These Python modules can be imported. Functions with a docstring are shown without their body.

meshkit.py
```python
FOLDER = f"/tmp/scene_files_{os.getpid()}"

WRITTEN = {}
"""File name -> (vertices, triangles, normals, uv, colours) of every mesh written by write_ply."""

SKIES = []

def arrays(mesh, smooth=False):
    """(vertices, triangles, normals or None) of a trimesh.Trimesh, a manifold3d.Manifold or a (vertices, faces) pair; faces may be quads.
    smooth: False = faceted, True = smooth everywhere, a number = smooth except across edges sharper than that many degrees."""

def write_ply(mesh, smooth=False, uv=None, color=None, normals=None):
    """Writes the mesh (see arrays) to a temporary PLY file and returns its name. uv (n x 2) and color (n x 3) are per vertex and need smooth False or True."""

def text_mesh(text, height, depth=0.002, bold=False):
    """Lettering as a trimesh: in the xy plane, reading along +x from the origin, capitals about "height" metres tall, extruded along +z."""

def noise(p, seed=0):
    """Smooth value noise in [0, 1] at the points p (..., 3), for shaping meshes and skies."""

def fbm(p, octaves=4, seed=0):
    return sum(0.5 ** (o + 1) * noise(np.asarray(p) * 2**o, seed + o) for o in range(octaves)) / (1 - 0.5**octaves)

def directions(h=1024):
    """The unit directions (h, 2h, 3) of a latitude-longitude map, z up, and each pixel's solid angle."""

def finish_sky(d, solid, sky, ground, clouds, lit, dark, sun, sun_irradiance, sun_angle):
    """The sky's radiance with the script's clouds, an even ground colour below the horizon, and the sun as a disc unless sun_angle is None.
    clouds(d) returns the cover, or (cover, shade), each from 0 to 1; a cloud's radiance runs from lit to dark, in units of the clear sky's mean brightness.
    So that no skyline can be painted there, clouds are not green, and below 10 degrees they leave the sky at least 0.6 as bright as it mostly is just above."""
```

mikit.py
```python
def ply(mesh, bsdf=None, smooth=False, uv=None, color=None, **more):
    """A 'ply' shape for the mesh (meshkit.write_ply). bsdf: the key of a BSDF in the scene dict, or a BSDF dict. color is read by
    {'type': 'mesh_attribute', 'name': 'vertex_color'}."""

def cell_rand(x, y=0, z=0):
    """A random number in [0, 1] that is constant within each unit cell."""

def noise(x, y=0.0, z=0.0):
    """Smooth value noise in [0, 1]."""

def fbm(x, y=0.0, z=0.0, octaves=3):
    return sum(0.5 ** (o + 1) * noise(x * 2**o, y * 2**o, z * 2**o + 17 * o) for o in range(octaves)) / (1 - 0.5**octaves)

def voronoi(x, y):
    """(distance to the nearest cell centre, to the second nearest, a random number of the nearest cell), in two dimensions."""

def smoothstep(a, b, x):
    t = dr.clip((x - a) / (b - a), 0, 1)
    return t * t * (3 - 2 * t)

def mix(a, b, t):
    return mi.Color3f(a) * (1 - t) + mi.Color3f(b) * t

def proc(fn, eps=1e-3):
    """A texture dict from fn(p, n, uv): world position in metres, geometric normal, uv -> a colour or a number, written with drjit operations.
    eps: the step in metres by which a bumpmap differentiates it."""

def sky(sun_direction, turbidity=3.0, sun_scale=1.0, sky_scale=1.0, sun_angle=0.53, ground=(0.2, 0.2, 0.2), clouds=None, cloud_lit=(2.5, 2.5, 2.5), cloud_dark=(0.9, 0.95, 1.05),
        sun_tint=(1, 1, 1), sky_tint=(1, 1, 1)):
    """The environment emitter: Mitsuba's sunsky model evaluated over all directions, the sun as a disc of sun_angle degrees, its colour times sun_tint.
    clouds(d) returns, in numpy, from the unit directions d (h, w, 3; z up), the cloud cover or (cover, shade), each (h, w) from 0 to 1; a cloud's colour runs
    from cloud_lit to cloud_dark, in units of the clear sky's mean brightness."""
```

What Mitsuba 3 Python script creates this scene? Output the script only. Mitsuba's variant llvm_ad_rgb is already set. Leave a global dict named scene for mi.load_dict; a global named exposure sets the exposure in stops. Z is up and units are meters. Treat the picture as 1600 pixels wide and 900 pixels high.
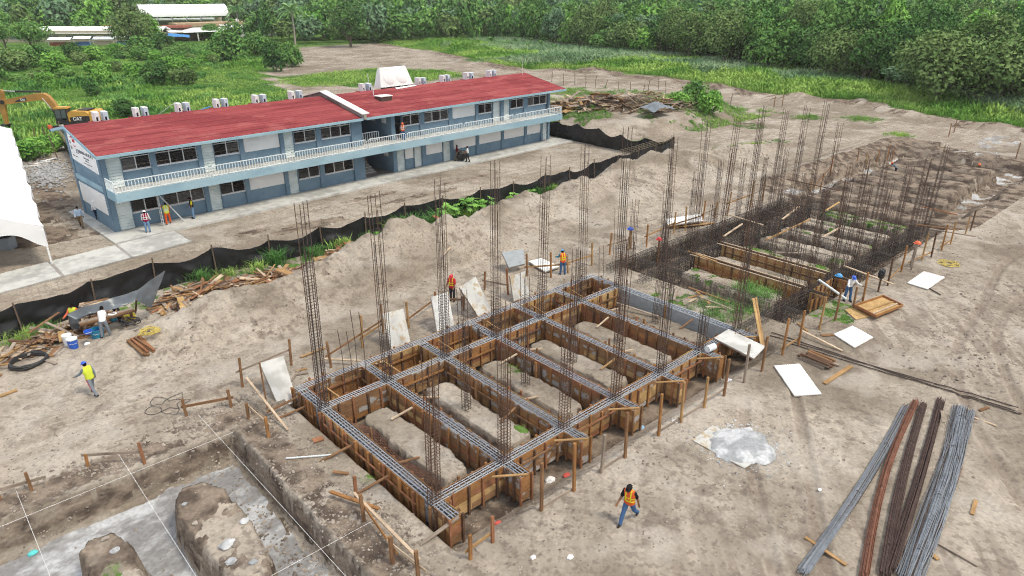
import math, random
import numpy as np, trimesh, mitsuba as mi, drjit as dr
import manifold3d as m3
import mikit, meshkit
from mikit import proc, noise, fbm, voronoi, smoothstep, mix, cell_rand
T = mi.ScalarTransform4f
rng = random.Random(7)
nrg = np.random.default_rng(11)

# ------------------------------------------------------------------ camera, sky, exposure
EYE = np.array([-10.9, -23.809, 16.211])
YAW, PITCH = 0.73972, 0.40652
FWD = np.array([math.sin(YAW) * math.cos(PITCH), math.cos(YAW) * math.cos(PITCH), -math.sin(PITCH)])
scene, labels = {}, {}
scene['camera'] = {'type': 'perspective', 'fov': 73.06, 'fov_axis': 'x', 'near_clip': 0.5, 'far_clip': 5000.0,
                   'to_world': T().look_at(origin=EYE.tolist(), target=(EYE + FWD).tolist(), up=[0, 0, 1])}


def overcast(d):
    """Unbroken cloud, a little darker toward the horizon and in slow patches, as a grey day has it all round."""
    low = np.clip(1 - d[..., 2], 0, 1) ** 1.5
    return np.ones(d.shape[:2]), np.clip(  .10 + .40 * low + .5 * (meshkit.fbm(d * np.array([2.2, 2.2, 4.0]), 4, 3) - .5), 0, 1)


scene['sky'] = mikit.sky([0.20, -0.50, 0.84], turbidity=3, sun_scale=0.46, sun_angle=12, sun_tint=(.93, 1.0, 1.07), clouds=overcast,
                         cloud_lit=(2.66, 2.76, 2.95), cloud_dark=(1.1, 1.2, 1.38), ground=(0.25, 0.24, 0.2))
exposure = 1.95

# ------------------------------------------------------------------ naming helpers
count = {}
ORD = ['first', 'second', 'third', 'fourth', 'fifth', 'sixth', 'seventh', 'eighth', 'ninth', 'tenth', 'eleventh', 'twelfth', 'thirteenth',
       'fourteenth', 'fifteenth', 'sixteenth', 'seventeenth', 'eighteenth', 'nineteenth', 'twentieth'] + [x for t, e in (('twenty', 'thirtieth'), ('thirty', 'fortieth'), ('forty', 'fiftieth')) for x in [t + '-' + u for u in ('first', 'second', 'third', 'fourth', 'fifth', 'sixth', 'seventh', 'eighth', 'ninth')] + [e]]


def key_for(name):
    n = count.get(name, 0)
    count[name] = n + 1
    return name if n == 0 else '%s_%03d' % (name, n)


def words16(t):
    """Labels have at most 16 words: articles go first."""
    if len(t.split()) > 16: t = t.replace(' the ', ' ')
    if len(t.split()) > 16: print('LONG LABEL', len(t.split()), t)
    return t


def thing(name, label, cat, group=None, kind=None):
    label = words16(label)
    key = key_for(name)
    labels[key] = {'label': label, 'category': cat}
    if group: labels[key]['group'] = group
    if kind: labels[key]['kind'] = kind
    return key


def part(parent, name, shape, label=None, kind=None):
    key = key_for(parent + '__' + name)
    scene[key] = shape
    if label or kind:
        labels[key] = {}
        if label: labels[key]['label'] = label
        if kind: labels[key]['kind'] = kind
    return key


def solo(name, shape, label, cat, group=None, kind=None):
    key = thing(name, label, cat, group, kind)
    scene[key] = shape
    return key


def structure(name, shape, label=None):
    key = key_for(name)
    scene[key] = shape
    labels[key] = {'kind': 'structure'}
    if label: labels[key]['label'] = label
    return key


def ref(m):
    return {'type': 'ref', 'id': m}


def V(*a):
    return np.array(a, float)


# ------------------------------------------------------------------ mesh helpers
def box_arrays():
    v, f, uv = [], [], []
    for ax in range(3):
        for s in (-1, 1):
            a, b = [(1, 2), (0, 2), (0, 1)][ax]
            base = len(v)
            for (p, q) in ((-1, -1), (1, -1), (1, 1), (-1, 1)):
                c = [0, 0, 0]
                c[ax], c[a], c[b] = s * .5, p * .5, q * .5
                v.append(c)
                uv.append((c[0] + .5, (c[1] + .5) + (c[2] + .5) * 1.7))
            quad = [0, 1, 2, 3] if (s > 0) != (ax == 1) else [3, 2, 1, 0]
            f += [[base + quad[0], base + quad[1], base + quad[2]], [base + quad[0], base + quad[2], base + quad[3]]]
    return np.array(v, float), np.array(f), np.array(uv)


BV, BF, BUV = box_arrays()
UNIT = mikit.ply((BV, BF), None, uv=BUV)


def ubox(mat, m):
    """The shared unit box, placed by the 4 x 4 matrix m."""
    return {**UNIT, 'bsdf': ref(mat), 'to_world': T(m.tolist())}


def frame(o, x, y, z):
    m = np.eye(4)
    m[:3, 0], m[:3, 1], m[:3, 2], m[:3, 3] = x, y, z, o
    return m


def norm(a):
    a = np.asarray(a, float)
    return a / max(np.linalg.norm(a), 1e-12)


def bar_m(p, q, w, t, up=(0, 0, 1)):
    """Matrix of a unit box stretched from p to q, w wide and t thick (t along up as far as it can)."""
    p, q = np.asarray(p, float), np.asarray(q, float)
    x = q - p
    d = norm(x)
    up = np.asarray(up, float)
    if abs(d @ norm(up)) > .97: up = V(1, 0, 0) if abs(d[0]) < .9 else V(0, 1, 0)
    y = norm(np.cross(up, d))
    z = np.cross(d, y)
    return frame((p + q) / 2, x, y * w, z * t)


def axis_m(lo, hi):
    lo, hi = np.asarray(lo, float), np.asarray(hi, float)
    c, s = (lo + hi) / 2, hi - lo
    return frame(c, V(s[0], 0, 0), V(0, s[1], 0), V(0, 0, s[2]))


class MB:
    """Collects boxes, tubes and sheets into one mesh."""

    def __init__(self):
        self.v, self.f, self.n = [], [], 0

    def add(self, v, f):
        self.v.append(np.asarray(v, float))
        self.f.append(np.asarray(f) + self.n)
        self.n += len(v)
        return self

    def box(self, m):
        return self.add(BV @ m[:3, :3].T + m[:3, 3], BF)

    def lohi(self, lo, hi):
        return self.box(axis_m(lo, hi))

    def bar(self, p, q, w, t, up=(0, 0, 1)):
        return self.box(bar_m(p, q, w, t, up))

    def tube(self, pts, r, k=4, cap=True):
        v, f = tube(pts, r, k, cap)
        return self.add(v, f)

    def mesh(self, m):
        if hasattr(m, 'to_mesh'):
            g = m.to_mesh()
            return self.add(g.vert_properties[:, :3], g.tri_verts)
        return self.add(m.vertices, m.faces)

    def get(self):
        return np.vstack(self.v), np.vstack(self.f)

    def ply(self, mat, smooth=False, **k):
        return mikit.ply(self.get(), mat, smooth, **k)


def tube(pts, r, k=4, cap=True):
    pts = np.asarray(pts, float)
    n = len(pts)
    r = np.broadcast_to(np.asarray(r, float), (n,))
    d = np.gradient(pts, axis=0)
    d /= np.maximum(np.linalg.norm(d, axis=1, keepdims=True), 1e-9)
    a = np.zeros_like(pts)
    a[0] = norm(np.cross(d[0], V(0, 0, 1) if abs(d[0][2]) < .9 else V(1, 0, 0)))
    for i in range(1, n):                      # carried along without twist
        a[i] = norm(a[i - 1] - d[i] * (a[i - 1] @ d[i]))
    b = np.cross(d, a)
    ang = np.arange(k) * 2 * np.pi / k
    v = (pts[:, None] + r[:, None, None] * (np.cos(ang)[None, :, None] * a[:, None] + np.sin(ang)[None, :, None] * b[:, None])).reshape(-1, 3)
    f = []
    for i in range(n - 1):
        for j in range(k):
            j2 = (j + 1) % k
            f += [[i * k + j, i * k + j2, (i + 1) * k + j2], [i * k + j, (i + 1) * k + j2, (i + 1) * k + j]]
    if cap:
        for j in range(1, k - 1):
            f += [[0, j + 1, j], [(n - 1) * k, (n - 1) * k + j, (n - 1) * k + j + 1]]
    return v, np.array(f)[:, ::-1]


def prism(poly, lo, hi, axis=2):
    """Extrudes a simple 2D polygon (counter-clockwise) between lo and hi along z (axis 2), or x (axis 0: polygon is (y, z))."""
    import shapely.geometry as sg
    m = trimesh.creation.extrude_polygon(sg.Polygon(poly), hi - lo, engine='earcut')
    v = np.array(m.vertices)
    v[:, 2] += lo
    if axis == 0: v = v[:, [2, 0, 1]]
    if axis == 1: v = v[:, [0, 2, 1]]
    f = np.array(m.faces)
    return (v, f) if axis != 1 else (v, f[:, ::-1])


def slab(c, th):
    """A plate from four corners (counter-clockwise seen from above), th thick below its face."""
    c = np.asarray(c, float)
    n = norm(np.cross(c[1] - c[0], c[3] - c[0]))
    v = np.vstack([c, c - n * th])
    f = [[0, 1, 2], [0, 2, 3], [6, 5, 4], [7, 6, 4]]
    for i in range(4):
        j = (i + 1) % 4
        f += [[i, i + 4, j + 4], [i, j + 4, j]]
    return v, np.array(f)


# ------------------------------------------------------------------ materials
def mat(name, d, two=True):
    scene[name] = {'type': 'twosided', 'bsdf': d} if two else d
    return name


def rgb(*c):
    return {'type': 'rgb', 'value': [float(x) for x in c]}


def matte(name, c, var=0.0, sc=3.0):
    if var:
        c_ = tuple(c)
        tex = proc(lambda p, n, uv: mi.Color3f(*c_) * (1 + var * (2 * fbm(p.x * sc, p.y * sc, p.z * sc, 3) - 1)))
    else:
        tex = rgb(*c)
    return mat(name, {'type': 'diffuse', 'reflectance': tex})


def shiny(name, c, rough=.4, metal=0.0, var=0.0, sc=3.0, spec=.5):
    if var:
        c_ = tuple(c)
        c = proc(lambda p, n, uv: mi.Color3f(*c_) * (1 + var * (2 * fbm(p.x * sc, p.y * sc, p.z * sc, 3) - 1)))
    else:
        c = rgb(*c)
    return mat(name, {'type': 'principled', 'base_color': c, 'roughness': rough, 'metallic': metal, 'specular': spec})


def wood(name, a, b):
    def fn(p, n, uv):
        g = fbm(uv.x * 3 + p.x * .7, uv.y * 16 + p.y * .5, p.z * 2, 3)
        s = fbm(p.x * 2.2, p.y * 2.2, p.z * 2.2 + 9, 3)
        return mix(a, b, smoothstep(.25, .75, g)) * (.62 + .76 * s)
    return mat(name, {'type': 'diffuse', 'reflectance': proc(fn)})


wood('wood_tan', (.34, .205, .095), (.46, .295, .15))
wood('wood_orange', (.29, .14, .058), (.40, .215, .095))
wood('wood_brown', (.20, .11, .06), (.31, .185, .105))
def splashed(p, n, uv):
    g = fbm(uv.x * 3 + p.x * .7, uv.y * 16 + p.y * .5, p.z * 2, 3)
    c = mix((.24, .135, .07), (.36, .22, .125), smoothstep(.25, .75, g))
    return mix(c, (.44, .45, .45), .85 * smoothstep(.48, .60, fbm(p.x * 3.2, p.y * 3.2, p.z * 4.0, 4)))


mat('form_splashed', {'type': 'diffuse', 'reflectance': proc(splashed)})
wood('wood_dark', (.10, .06, .04), (.18, .115, .08))
wood('wood_grey', (.26, .21, .17), (.40, .335, .275))
wood('wood_pale', (.48, .37, .26), (.62, .50, .37))
wood('wood_yellow', (.46, .30, .135), (.57, .39, .19))
wood('wood_red', (.25, .115, .065), (.36, .18, .10))
FORM_W = ['wood_tan', 'wood_tan', 'wood_orange', 'wood_orange', 'wood_orange', 'wood_brown', 'wood_brown', 'wood_red', 'wood_yellow', 'form_splashed', 'form_splashed']
HEAP_W = ['wood_brown', 'wood_grey', 'wood_grey', 'wood_tan', 'wood_dark', 'wood_pale', 'wood_red', 'wood_brown']
STUD_W = ['wood_brown', 'wood_red', 'wood_dark', 'wood_orange']
shiny('rebar_rust', (.12, .072, .052), .75, 0, .45, 6, .2)
shiny('rebar_brown', (.092, .070, .062), .7, 0, .4, 6, .2)
shiny('rebar_dark', (.08, .071, .067), .7, 0, .3, 4, .2)
shiny('rebar_grey', (.40, .43, .475), .55, 0, .35, 9, .4)
shiny('rebar_new', (.34, .37, .41), .42, .55, .3, 7)
shiny('rebar_orange', (.21, .098, .066), .7, 0, .4, 5, .2)
shiny('rebar_maroon', (.098, .066, .058), .7, 0, .35, 5, .2)
matte('fill_concrete', (.25, .26, .28), .3, 6)
matte('grey_form', (.36, .39, .41), .22, 4)


def board_fn(p, n, uv):
    a = fbm(p.x * 1.6, p.y * 1.6, p.z * 1.6, 4)
    return mix((.50, .50, .47), (.68, .68, .66), smoothstep(.35, .6, a))


mat('board_grey', {'type': 'diffuse', 'reflectance': proc(board_fn)})


def board_stain(p, n, uv):
    a = fbm(p.x * 2.0, p.y * 2.0, p.z * .8, 4)
    b = fbm(p.x * 5.0, p.y * 5.0, p.z * 1.3 + 4, 3)
    c = mix((.44, .44, .42), (.60, .60, .57), smoothstep(.3, .6, a))
    return mix(c, (.46, .34, .19), .75 * smoothstep(.5, .68, b))


mat('board_stained', {'type': 'diffuse', 'reflectance': proc(board_stain)})


def board_white(p, n, uv):
    a = fbm(p.x * 3.0, p.y * 3.0, p.z * 3, 4)
    return mix((.70, .71, .69), (.85, .86, .85), smoothstep(.35, .55, a))


mat('board_white', {'type': 'diffuse', 'reflectance': proc(board_white)})


# ------------------------------------------------------------------ the ground: one sheet
S = 3.24          # bay of the foundations
YC = -7.87        # front line of beams (row C); row B is y = 0, row A is y = 2.13
YA = 2.13


def sstep(a, b, x):
    t = np.clip((x - a) / (b - a), 0, 1)
    return t * t * (3 - 2 * t)


def N2(x, y, f, seed=0, o=4):
    return meshkit.fbm(np.stack([x * f, y * f, np.full_like(x, seed * 7.3)], -1), o, seed) - .5


RIDGE = [(-6, 12.8, .25), (-2.7, 12.0, .9), (2, 11.6, 1.25), (5, 12.0, 1.2), (8.5, 12.6, 1.9), (11.5, 12.4, 2.1), (15.0, 12.3, 1.6), (19, 13.4, 1.8), (22.5, 14.3, 1.4),
         (25.5, 14.8, 1.8), (28, 15.0, 1.4), (31, 15.0, 1.8), (34.5, 15.8, 1.5), (38, 16.2, 2.2), (44, 15.8, 2.0), (50, 15.4, 1.8), (57, 15.4, 1.3), (63, 14.6, .8), (68, 13.5, .2)]


def seg_nearest(x, y, pts):
    best = np.full(x.shape, 1e9)
    h = np.zeros_like(x)
    side = np.zeros_like(x)
    for (x0, y0, h0), (x1, y1, h1) in zip(pts[:-1], pts[1:]):
        dx, dy = x1 - x0, y1 - y0
        t = np.clip(((x - x0) * dx + (y - y0) * dy) / (dx * dx + dy * dy), 0, 1)
        ex, ey = x - x0 - t * dx, y - y0 - t * dy
        d = np.hypot(ex, ey)
        m = d < best
        best[m] = d[m]
        h[m] = (h0 + t * (h1 - h0))[m]
        side[m] = (dx * ey - dy * ex)[m]
    return best, h, side


def rect_sd(x, y, x0, x1, y0, y1, r=0.0):
    """Signed distance to a rectangle with corners rounded by r, negative inside."""
    cx, cy, hx, hy = (x0 + x1) / 2, (y0 + y1) / 2, (x1 - x0) / 2 - r, (y1 - y0) / 2 - r
    qx, qy = np.abs(x - cx) - hx, np.abs(y - cy) - hy
    return np.hypot(np.maximum(qx, 0), np.maximum(qy, 0)) + np.minimum(np.maximum(qx, qy), 0) - r


def poly_sd(x, y, poly):
    import shapely
    g = shapely.Polygon(poly)
    out = np.full(x.shape, 9.0)
    x0, y0, x1, y1 = g.bounds
    m = (x > x0 - 1.5) & (x < x1 + 1.5) & (y > y0 - 1.5) & (y < y1 + 1.5)
    p = shapely.points(x[m], y[m])
    d = shapely.distance(g.exterior, p)
    out[m] = np.where(shapely.contains(g, p), -d, d)
    return out


EDGE = [(128, 196, 1), (117, 160, 1), (114, 141, 1), (100, 99, 1), (111, 88, 1), (110, 56, 1), (103, 38, 1), (107, 23, 1), (100, 12, 1), (97, -4, 1)]
PIT_ISLES = [[(-6.55, -1.0), (-6.1, -.55), (-5.35, -.8), (-4.95, -1.6), (-4.9, -3.6), (-5.05, -5.2), (-5.3, -6.4), (-5.9, -6.7), (-6.5, -6.0), (-6.75, -4.6), (-6.8, -3.1), (-6.75, -1.9)],
             [(-9.7, -1.5), (-9.2, -1.1), (-8.5, -1.2), (-8.3, -2.2), (-8.35, -4.2), (-8.6, -6.6), (-9.6, -6.6), (-9.8, -4.0), (-9.75, -2.4)],
             [(-12.9, -1.6), (-11.9, -1.6), (-11.9, -6.6), (-12.9, -6.6)]]
FAR_ISLES = [(51.4, 53.4, -6.6, 3.0, -.55), (54.6, 56.8, -6.5, 3.2, -.45), (58.0, 60.6, -6.2, 3.0, -.35), (61.8, 64.4, -6.0, 2.6, -.4), (65.6, 68.0, -5.8, 2.8, -.4), (69.4, 72.4, -6.0, 3.2, -.5)]
PIT_Z, TRENCH_Z = -1.9, -1.42


def H(x, y):
    """Height of the ground (numpy)."""
    x, y = np.asarray(x, float), np.asarray(y, float)
    shp = x.shape
    x, y = np.atleast_1d(x.ravel()), np.atleast_1d(y.ravel())
    e1 = N2(x, y, .8, 1, 3)
    z = -.5 + .16 * N2(x, y, .11, 2, 3) + .05 * e1
    # the sand berm along the fence
    d, h, side = seg_nearest(x, y, RIDGE)
    front = side < 0
    w = np.where(front, 2.9 + 2.2 * sstep(16, 26, x) + 1.0 * sstep(40, 50, x), 2.6)
    h = h * (1.22 - .40 * sstep(18, 24, x))
    t = np.clip(1 - (d + 1.1 * N2(x, y, .35, 3)) / w, 0, 1)
    bump = h * np.where(front, t ** .95, t ** .9) * (1.22 + 1.9 * N2(x, y, .28, 4, 4)) + .75 * t * N2(x, y, .8, 5, 4) + .25 * t * N2(x, y, 2.6, 6, 3)
    z = z + np.maximum(bump, 0)
    # high bank with the old timber heap, behind the school's right end
    d2 = rect_sd(x, y, 55, 86, 28, 62, 8) + 2 * N2(x, y, .2, 6)
    z = z + 1.5 * sstep(1.0, -3.0, d2)
    z = z + 1.1 * np.exp(-(((x - 65) * .85 - (y - 38) * .53) / 9) ** 2 - (((x - 65) * .53 + (y - 38) * .85) / 2.6) ** 2)
    # low banks of cleared soil along the edge of the reeds
    d4, h4, _ = seg_nearest(x, y, EDGE)
    z = z + np.maximum(0, 1.5 * sstep(3.2, 0, d4 + 2.5 * N2(x, y, .2, 70)) * (.55 + 2.2 * N2(x, y, .16, 71)))
    # spoil round the far pit
    d3 = np.abs(rect_sd(x, y, 48, 79, -9, 6, 2) - 1.2)
    z = z + (.55 * sstep(2.2, 0, d3) * (1 + 1.6 * N2(x, y, .5, 8))) * (y > 2) * (x > 50)
    # trenches of the two foundations
    edge = .22 * N2(x, y, 1.1, 9, 4)
    for x0, x1 in ((-.55, 20.35), (23.2, 47.7)):
        far = x0 > 20
        sd = rect_sd(x, y, x0, x1, -10.0 if not far else -8.95, 3.0, .2) + edge
        floor = np.full_like(z, TRENCH_Z) + .06 * e1
        if not far:
            ramp = sstep(-8.6, -10.3, y)
            floor = floor * (1 - ramp) + (-.55) * ramp
        for k in range(6 if not far else 7):
            xa = (k * S if not far else 24.0 + k * S)
            isl = rect_sd(x, y, xa + (1.02 if not far else .70), xa + (2.50 if not far else 2.55), -6.95, -1.05 if not far else -.55, .5) + 2.1 * edge + .25 * N2(x, y, 2.6, 60 + k, 3)
            top = (-.10 if not far else -.16) + .55 * N2(x, y, .75, 12 + k, 5) + .12 * N2(x, y, 3.0, 80 + k, 3) - .28 * sstep(-.5, .05, isl)
            floor = np.maximum(floor, floor + (top - floor) * sstep(.14, -.14, isl))
        z = z + (np.minimum(z, floor) - z) * sstep(.13, -.17, sd)
    # the wet pit at the near left
    sd = rect_sd(x, y, -19, -3.35, -16, 1.7, .25) + .8 * edge + .3 * N2(x, y, .45, 21)
    floor = PIT_Z + .05 * e1 + .35 * sstep(-.9, .1, sd) * (N2(x, y, .6, 22) + .35)
    for i, poly in enumerate(PIT_ISLES):
        isl = poly_sd(x, y, poly) + .7 * edge
        top = -.52 + .42 * N2(x, y, .9, 30 + i, 5) + .14 * N2(x, y, 3.4, 36 + i, 3)
        floor = np.maximum(floor, floor + (top - floor) * sstep(.2, -.1, isl + .3 * N2(x, y, 3.0, 66, 3)))
    z = z + (np.minimum(z, floor) - z) * sstep(.13, -.12, sd)
    # the far pit
    sd = rect_sd(x, y, 50.2, 77, -8.6, 5.2, 1.5) + 2.5 * edge + 1.5 * N2(x, y, .25, 40)
    floor = -1.8 + .05 * e1 + .5 * sstep(-1.5, .2, sd) * (N2(x, y, .4, 41) + .5)
    for i, (xa, xb, ya, yb, tz) in enumerate(FAR_ISLES):
        isl = rect_sd(x, y, xa, xb, ya, yb, .8) + 3 * edge
        top = tz + .7 * N2(x, y, .5, 42 + i)
        floor = np.maximum(floor, floor + (top - floor) * sstep(.5, -.3, isl))
    z = z + (np.minimum(z, floor) - z) * sstep(.5, -.5, sd)
    # wheel ruts: pressed in, with a lip on each side and a coarse tread
    for cx, cy, radii, zn in ((40, -62, (56.4, 54.6), sstep(-11, -12.5, y)), (40, -62, (47.5, 45.7), 1.0), (62, -6, (25.0, 27.0, 30.5, 32.4), sstep(12, 15, y))):
        q = np.hypot(x - cx, y - cy)
        for r0 in radii:
            e = np.abs(q + .35 * np.sin(x * .31 + r0) - r0)
            z = z + zn * (-.055 * sstep(.26, .16, e) * (1 + .5 * np.sign(np.sin(x * 17 + y * 9))) + .04 * np.exp(-((e - .34) / .09) ** 2)) * (.4 + 1.2 * np.clip(N2(x, y, .2, 77) + .5, 0, 1))
    # clods and footprints
    near = np.exp(-np.hypot(x - 10, y + 5) / 60)
    z = z + near * (.06 * N2(x, y, 2.9, 50, 3) + .16 * np.maximum(N2(x, y, .9, 51, 5) - .10, 0) - .10 * np.maximum(N2(x, y, 1.9, 52, 3) - .17, 0))
    return z.reshape(shp)


def lines(spans):
    out = [np.arange(a, b, s) for a, b, s in spans]
    return np.unique(np.round(np.concatenate(out), 4))


def stretch(a, b, s0, k=1.13):
    out, x, s = [], a, s0
    while x < b:
        x += s
        s *= k
        out.append(x)
    return np.array(out)


GX = np.concatenate([-13.5 - stretch(0, 2500, .3)[::-1], lines([(-13.5, 21, .095), (21, 48.5, .17), (48.5, 80, .28)]), 80 + stretch(0, 2500, .4)])
GY = np.concatenate([-20.5 - stretch(0, 1500, .16, 1.1)[::-1], lines([(-20.5, -12, .13), (-12, 3.6, .095), (3.6, 20, .17), (20, 38, .4)]), 38 + stretch(0, 2500, .5)])
gx, gy = np.meshgrid(GX, GY)
gz = H(gx, gy)
gv = np.stack([gx, gy, gz], -1).reshape(-1, 3)
nxx, nyy = len(GX), len(GY)
q = (np.arange(nyy - 1)[:, None] * nxx + np.arange(nxx - 1)).ravel()
gf = np.vstack([np.stack([q, q + 1, q + nxx + 1], 1), np.stack([q, q + nxx + 1, q + nxx], 1)])


def zat(x, y):
    """Height of the sheet at a point, read off its grid."""
    i = min(max(int(np.searchsorted(GX, x)) - 1, 0), nxx - 2)
    j = min(max(int(np.searchsorted(GY, y)) - 1, 0), nyy - 2)
    a = min(max((x - GX[i]) / (GX[i + 1] - GX[i]), 0), 1)
    b = min(max((y - GY[j]) / (GY[j + 1] - GY[j]), 0), 1)
    return float((gz[j, i] * (1 - a) + gz[j, i + 1] * a) * (1 - b) + (gz[j + 1, i] * (1 - a) + gz[j + 1, i + 1] * a) * b)


# colour zones in plan, drawn once on a grid of the sheet's own vertices: r = grass, g = damp dark soil and shade painted into the trenches, b = grey blinding concrete
def in_poly(x, y, poly):
    import shapely
    return shapely.contains_xy(shapely.Polygon(poly), x, y)


FIELD = [(-60, 78), (30, 74), (44, 92), (50, 118), (62, 140), (95, 196), (125, 200), (114, 141), (99, 99), (112, 88), (111, 55), (104, 37), (108, 22), (100, 12), (98, -3), (120, -30), (400, -200),
         (2400, -200), (2400, 2400), (-1500, 2400), (-1500, 78)]
TONGUE = [(48, 112), (66, 122), (80, 122), (88, 108), (86, 98), (74, 93), (62, 96), (52, 100)]
px, py = gx.ravel(), gy.ravel()
w1, w2, w3 = N2(px, py, .22, 60), N2(px, py, 1.3, 61), N2(px, py, .07, 62)
grass = in_poly(px + 9 * w3, py + 9 * w1, FIELD).astype(float)
grass = np.maximum(grass, in_poly(px + 5 * w1, py + 5 * w2, TONGUE).astype(float))
patch = ((px > 54) & (px < 90) & (py > 26) & (py < 64) & (w1 + .6 * w2 > -.02)).astype(float)           # round the timber heap
patch = np.maximum(patch, ((py > 16.6) & (py < 19) & (px < 32) & (w2 > -.05)).astype(float))                # weeds along the fence
for k in range(7):                                                                                         # weeds on the soil between the far trenches
    xa = 24.0 + k * S
    inside = (px > xa + .6) & (px < xa + 2.8) & (py > -7.4) & (py < -.3)
    patch = np.maximum(patch, (inside & (w1 + .9 * w2 > (.0 if k else -.1))).astype(float))
patch = np.maximum(patch, ((px > 20.3) & (px < 23.4) & (py > -7) & (py < -1.5) & (w1 + w2 > 0)).astype(float))
patch = np.maximum(patch, ((np.hypot(px - 26.5, py + 9.8) < 1.6) & (w2 > -.1)).astype(float))
patch = np.maximum(patch, ((np.hypot((px - 8) / 2, py - 4.2) < .0)).astype(float))
for cx_, cy_, r_ in ((5.9, -6.3, .55), (8.8, -2.4, .5), (9.3, -3.3, .4), (-.9, -4.9, .35), (92, 16, 3), (84, 8, 2.0), (88, 22, 2.4), (76, 24, 2.2), (69, 16.2, 1.6), (60, 17.2, 2.0), (-9.1, -3.3, .35)):
    patch = np.maximum(patch, ((np.hypot(px - cx_, py - cy_) < r_) & (w2 > -.06)).astype(float))
patch = np.where((gv[:, 2] < -.5) & (py < 3) & (px > 23) & (px < 48) & (py > -9), 0, patch)
grass = np.maximum(grass, patch)
rim1 = np.abs(rect_sd(px, py, -19, -3.0, -16, 2.1, .3) - .5)
damp_shade = sstep(1.1, .2, rim1) * (w2 + w1 > -.1)
damp_shade = np.maximum(damp_shade, ((rect_sd(px, py, 48, 79, -9.2, 6.0, 2) < 1.3) & (w2 + .5 * w1 > -.25)).astype(float))
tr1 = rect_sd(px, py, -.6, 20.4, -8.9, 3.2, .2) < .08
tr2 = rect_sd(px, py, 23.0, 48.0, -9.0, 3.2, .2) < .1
damp_shade = np.maximum(damp_shade, (tr1 & (gv[:, 2] < -.62) & (w2 > -.3)).astype(float) * .95)  # damp soil, plus shade painted in below the trench rims
damp_shade = np.maximum(damp_shade, (tr2 & (gv[:, 2] < -.62)).astype(float))  # same here: moist soil and the trench shade put into one dark colour
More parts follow.
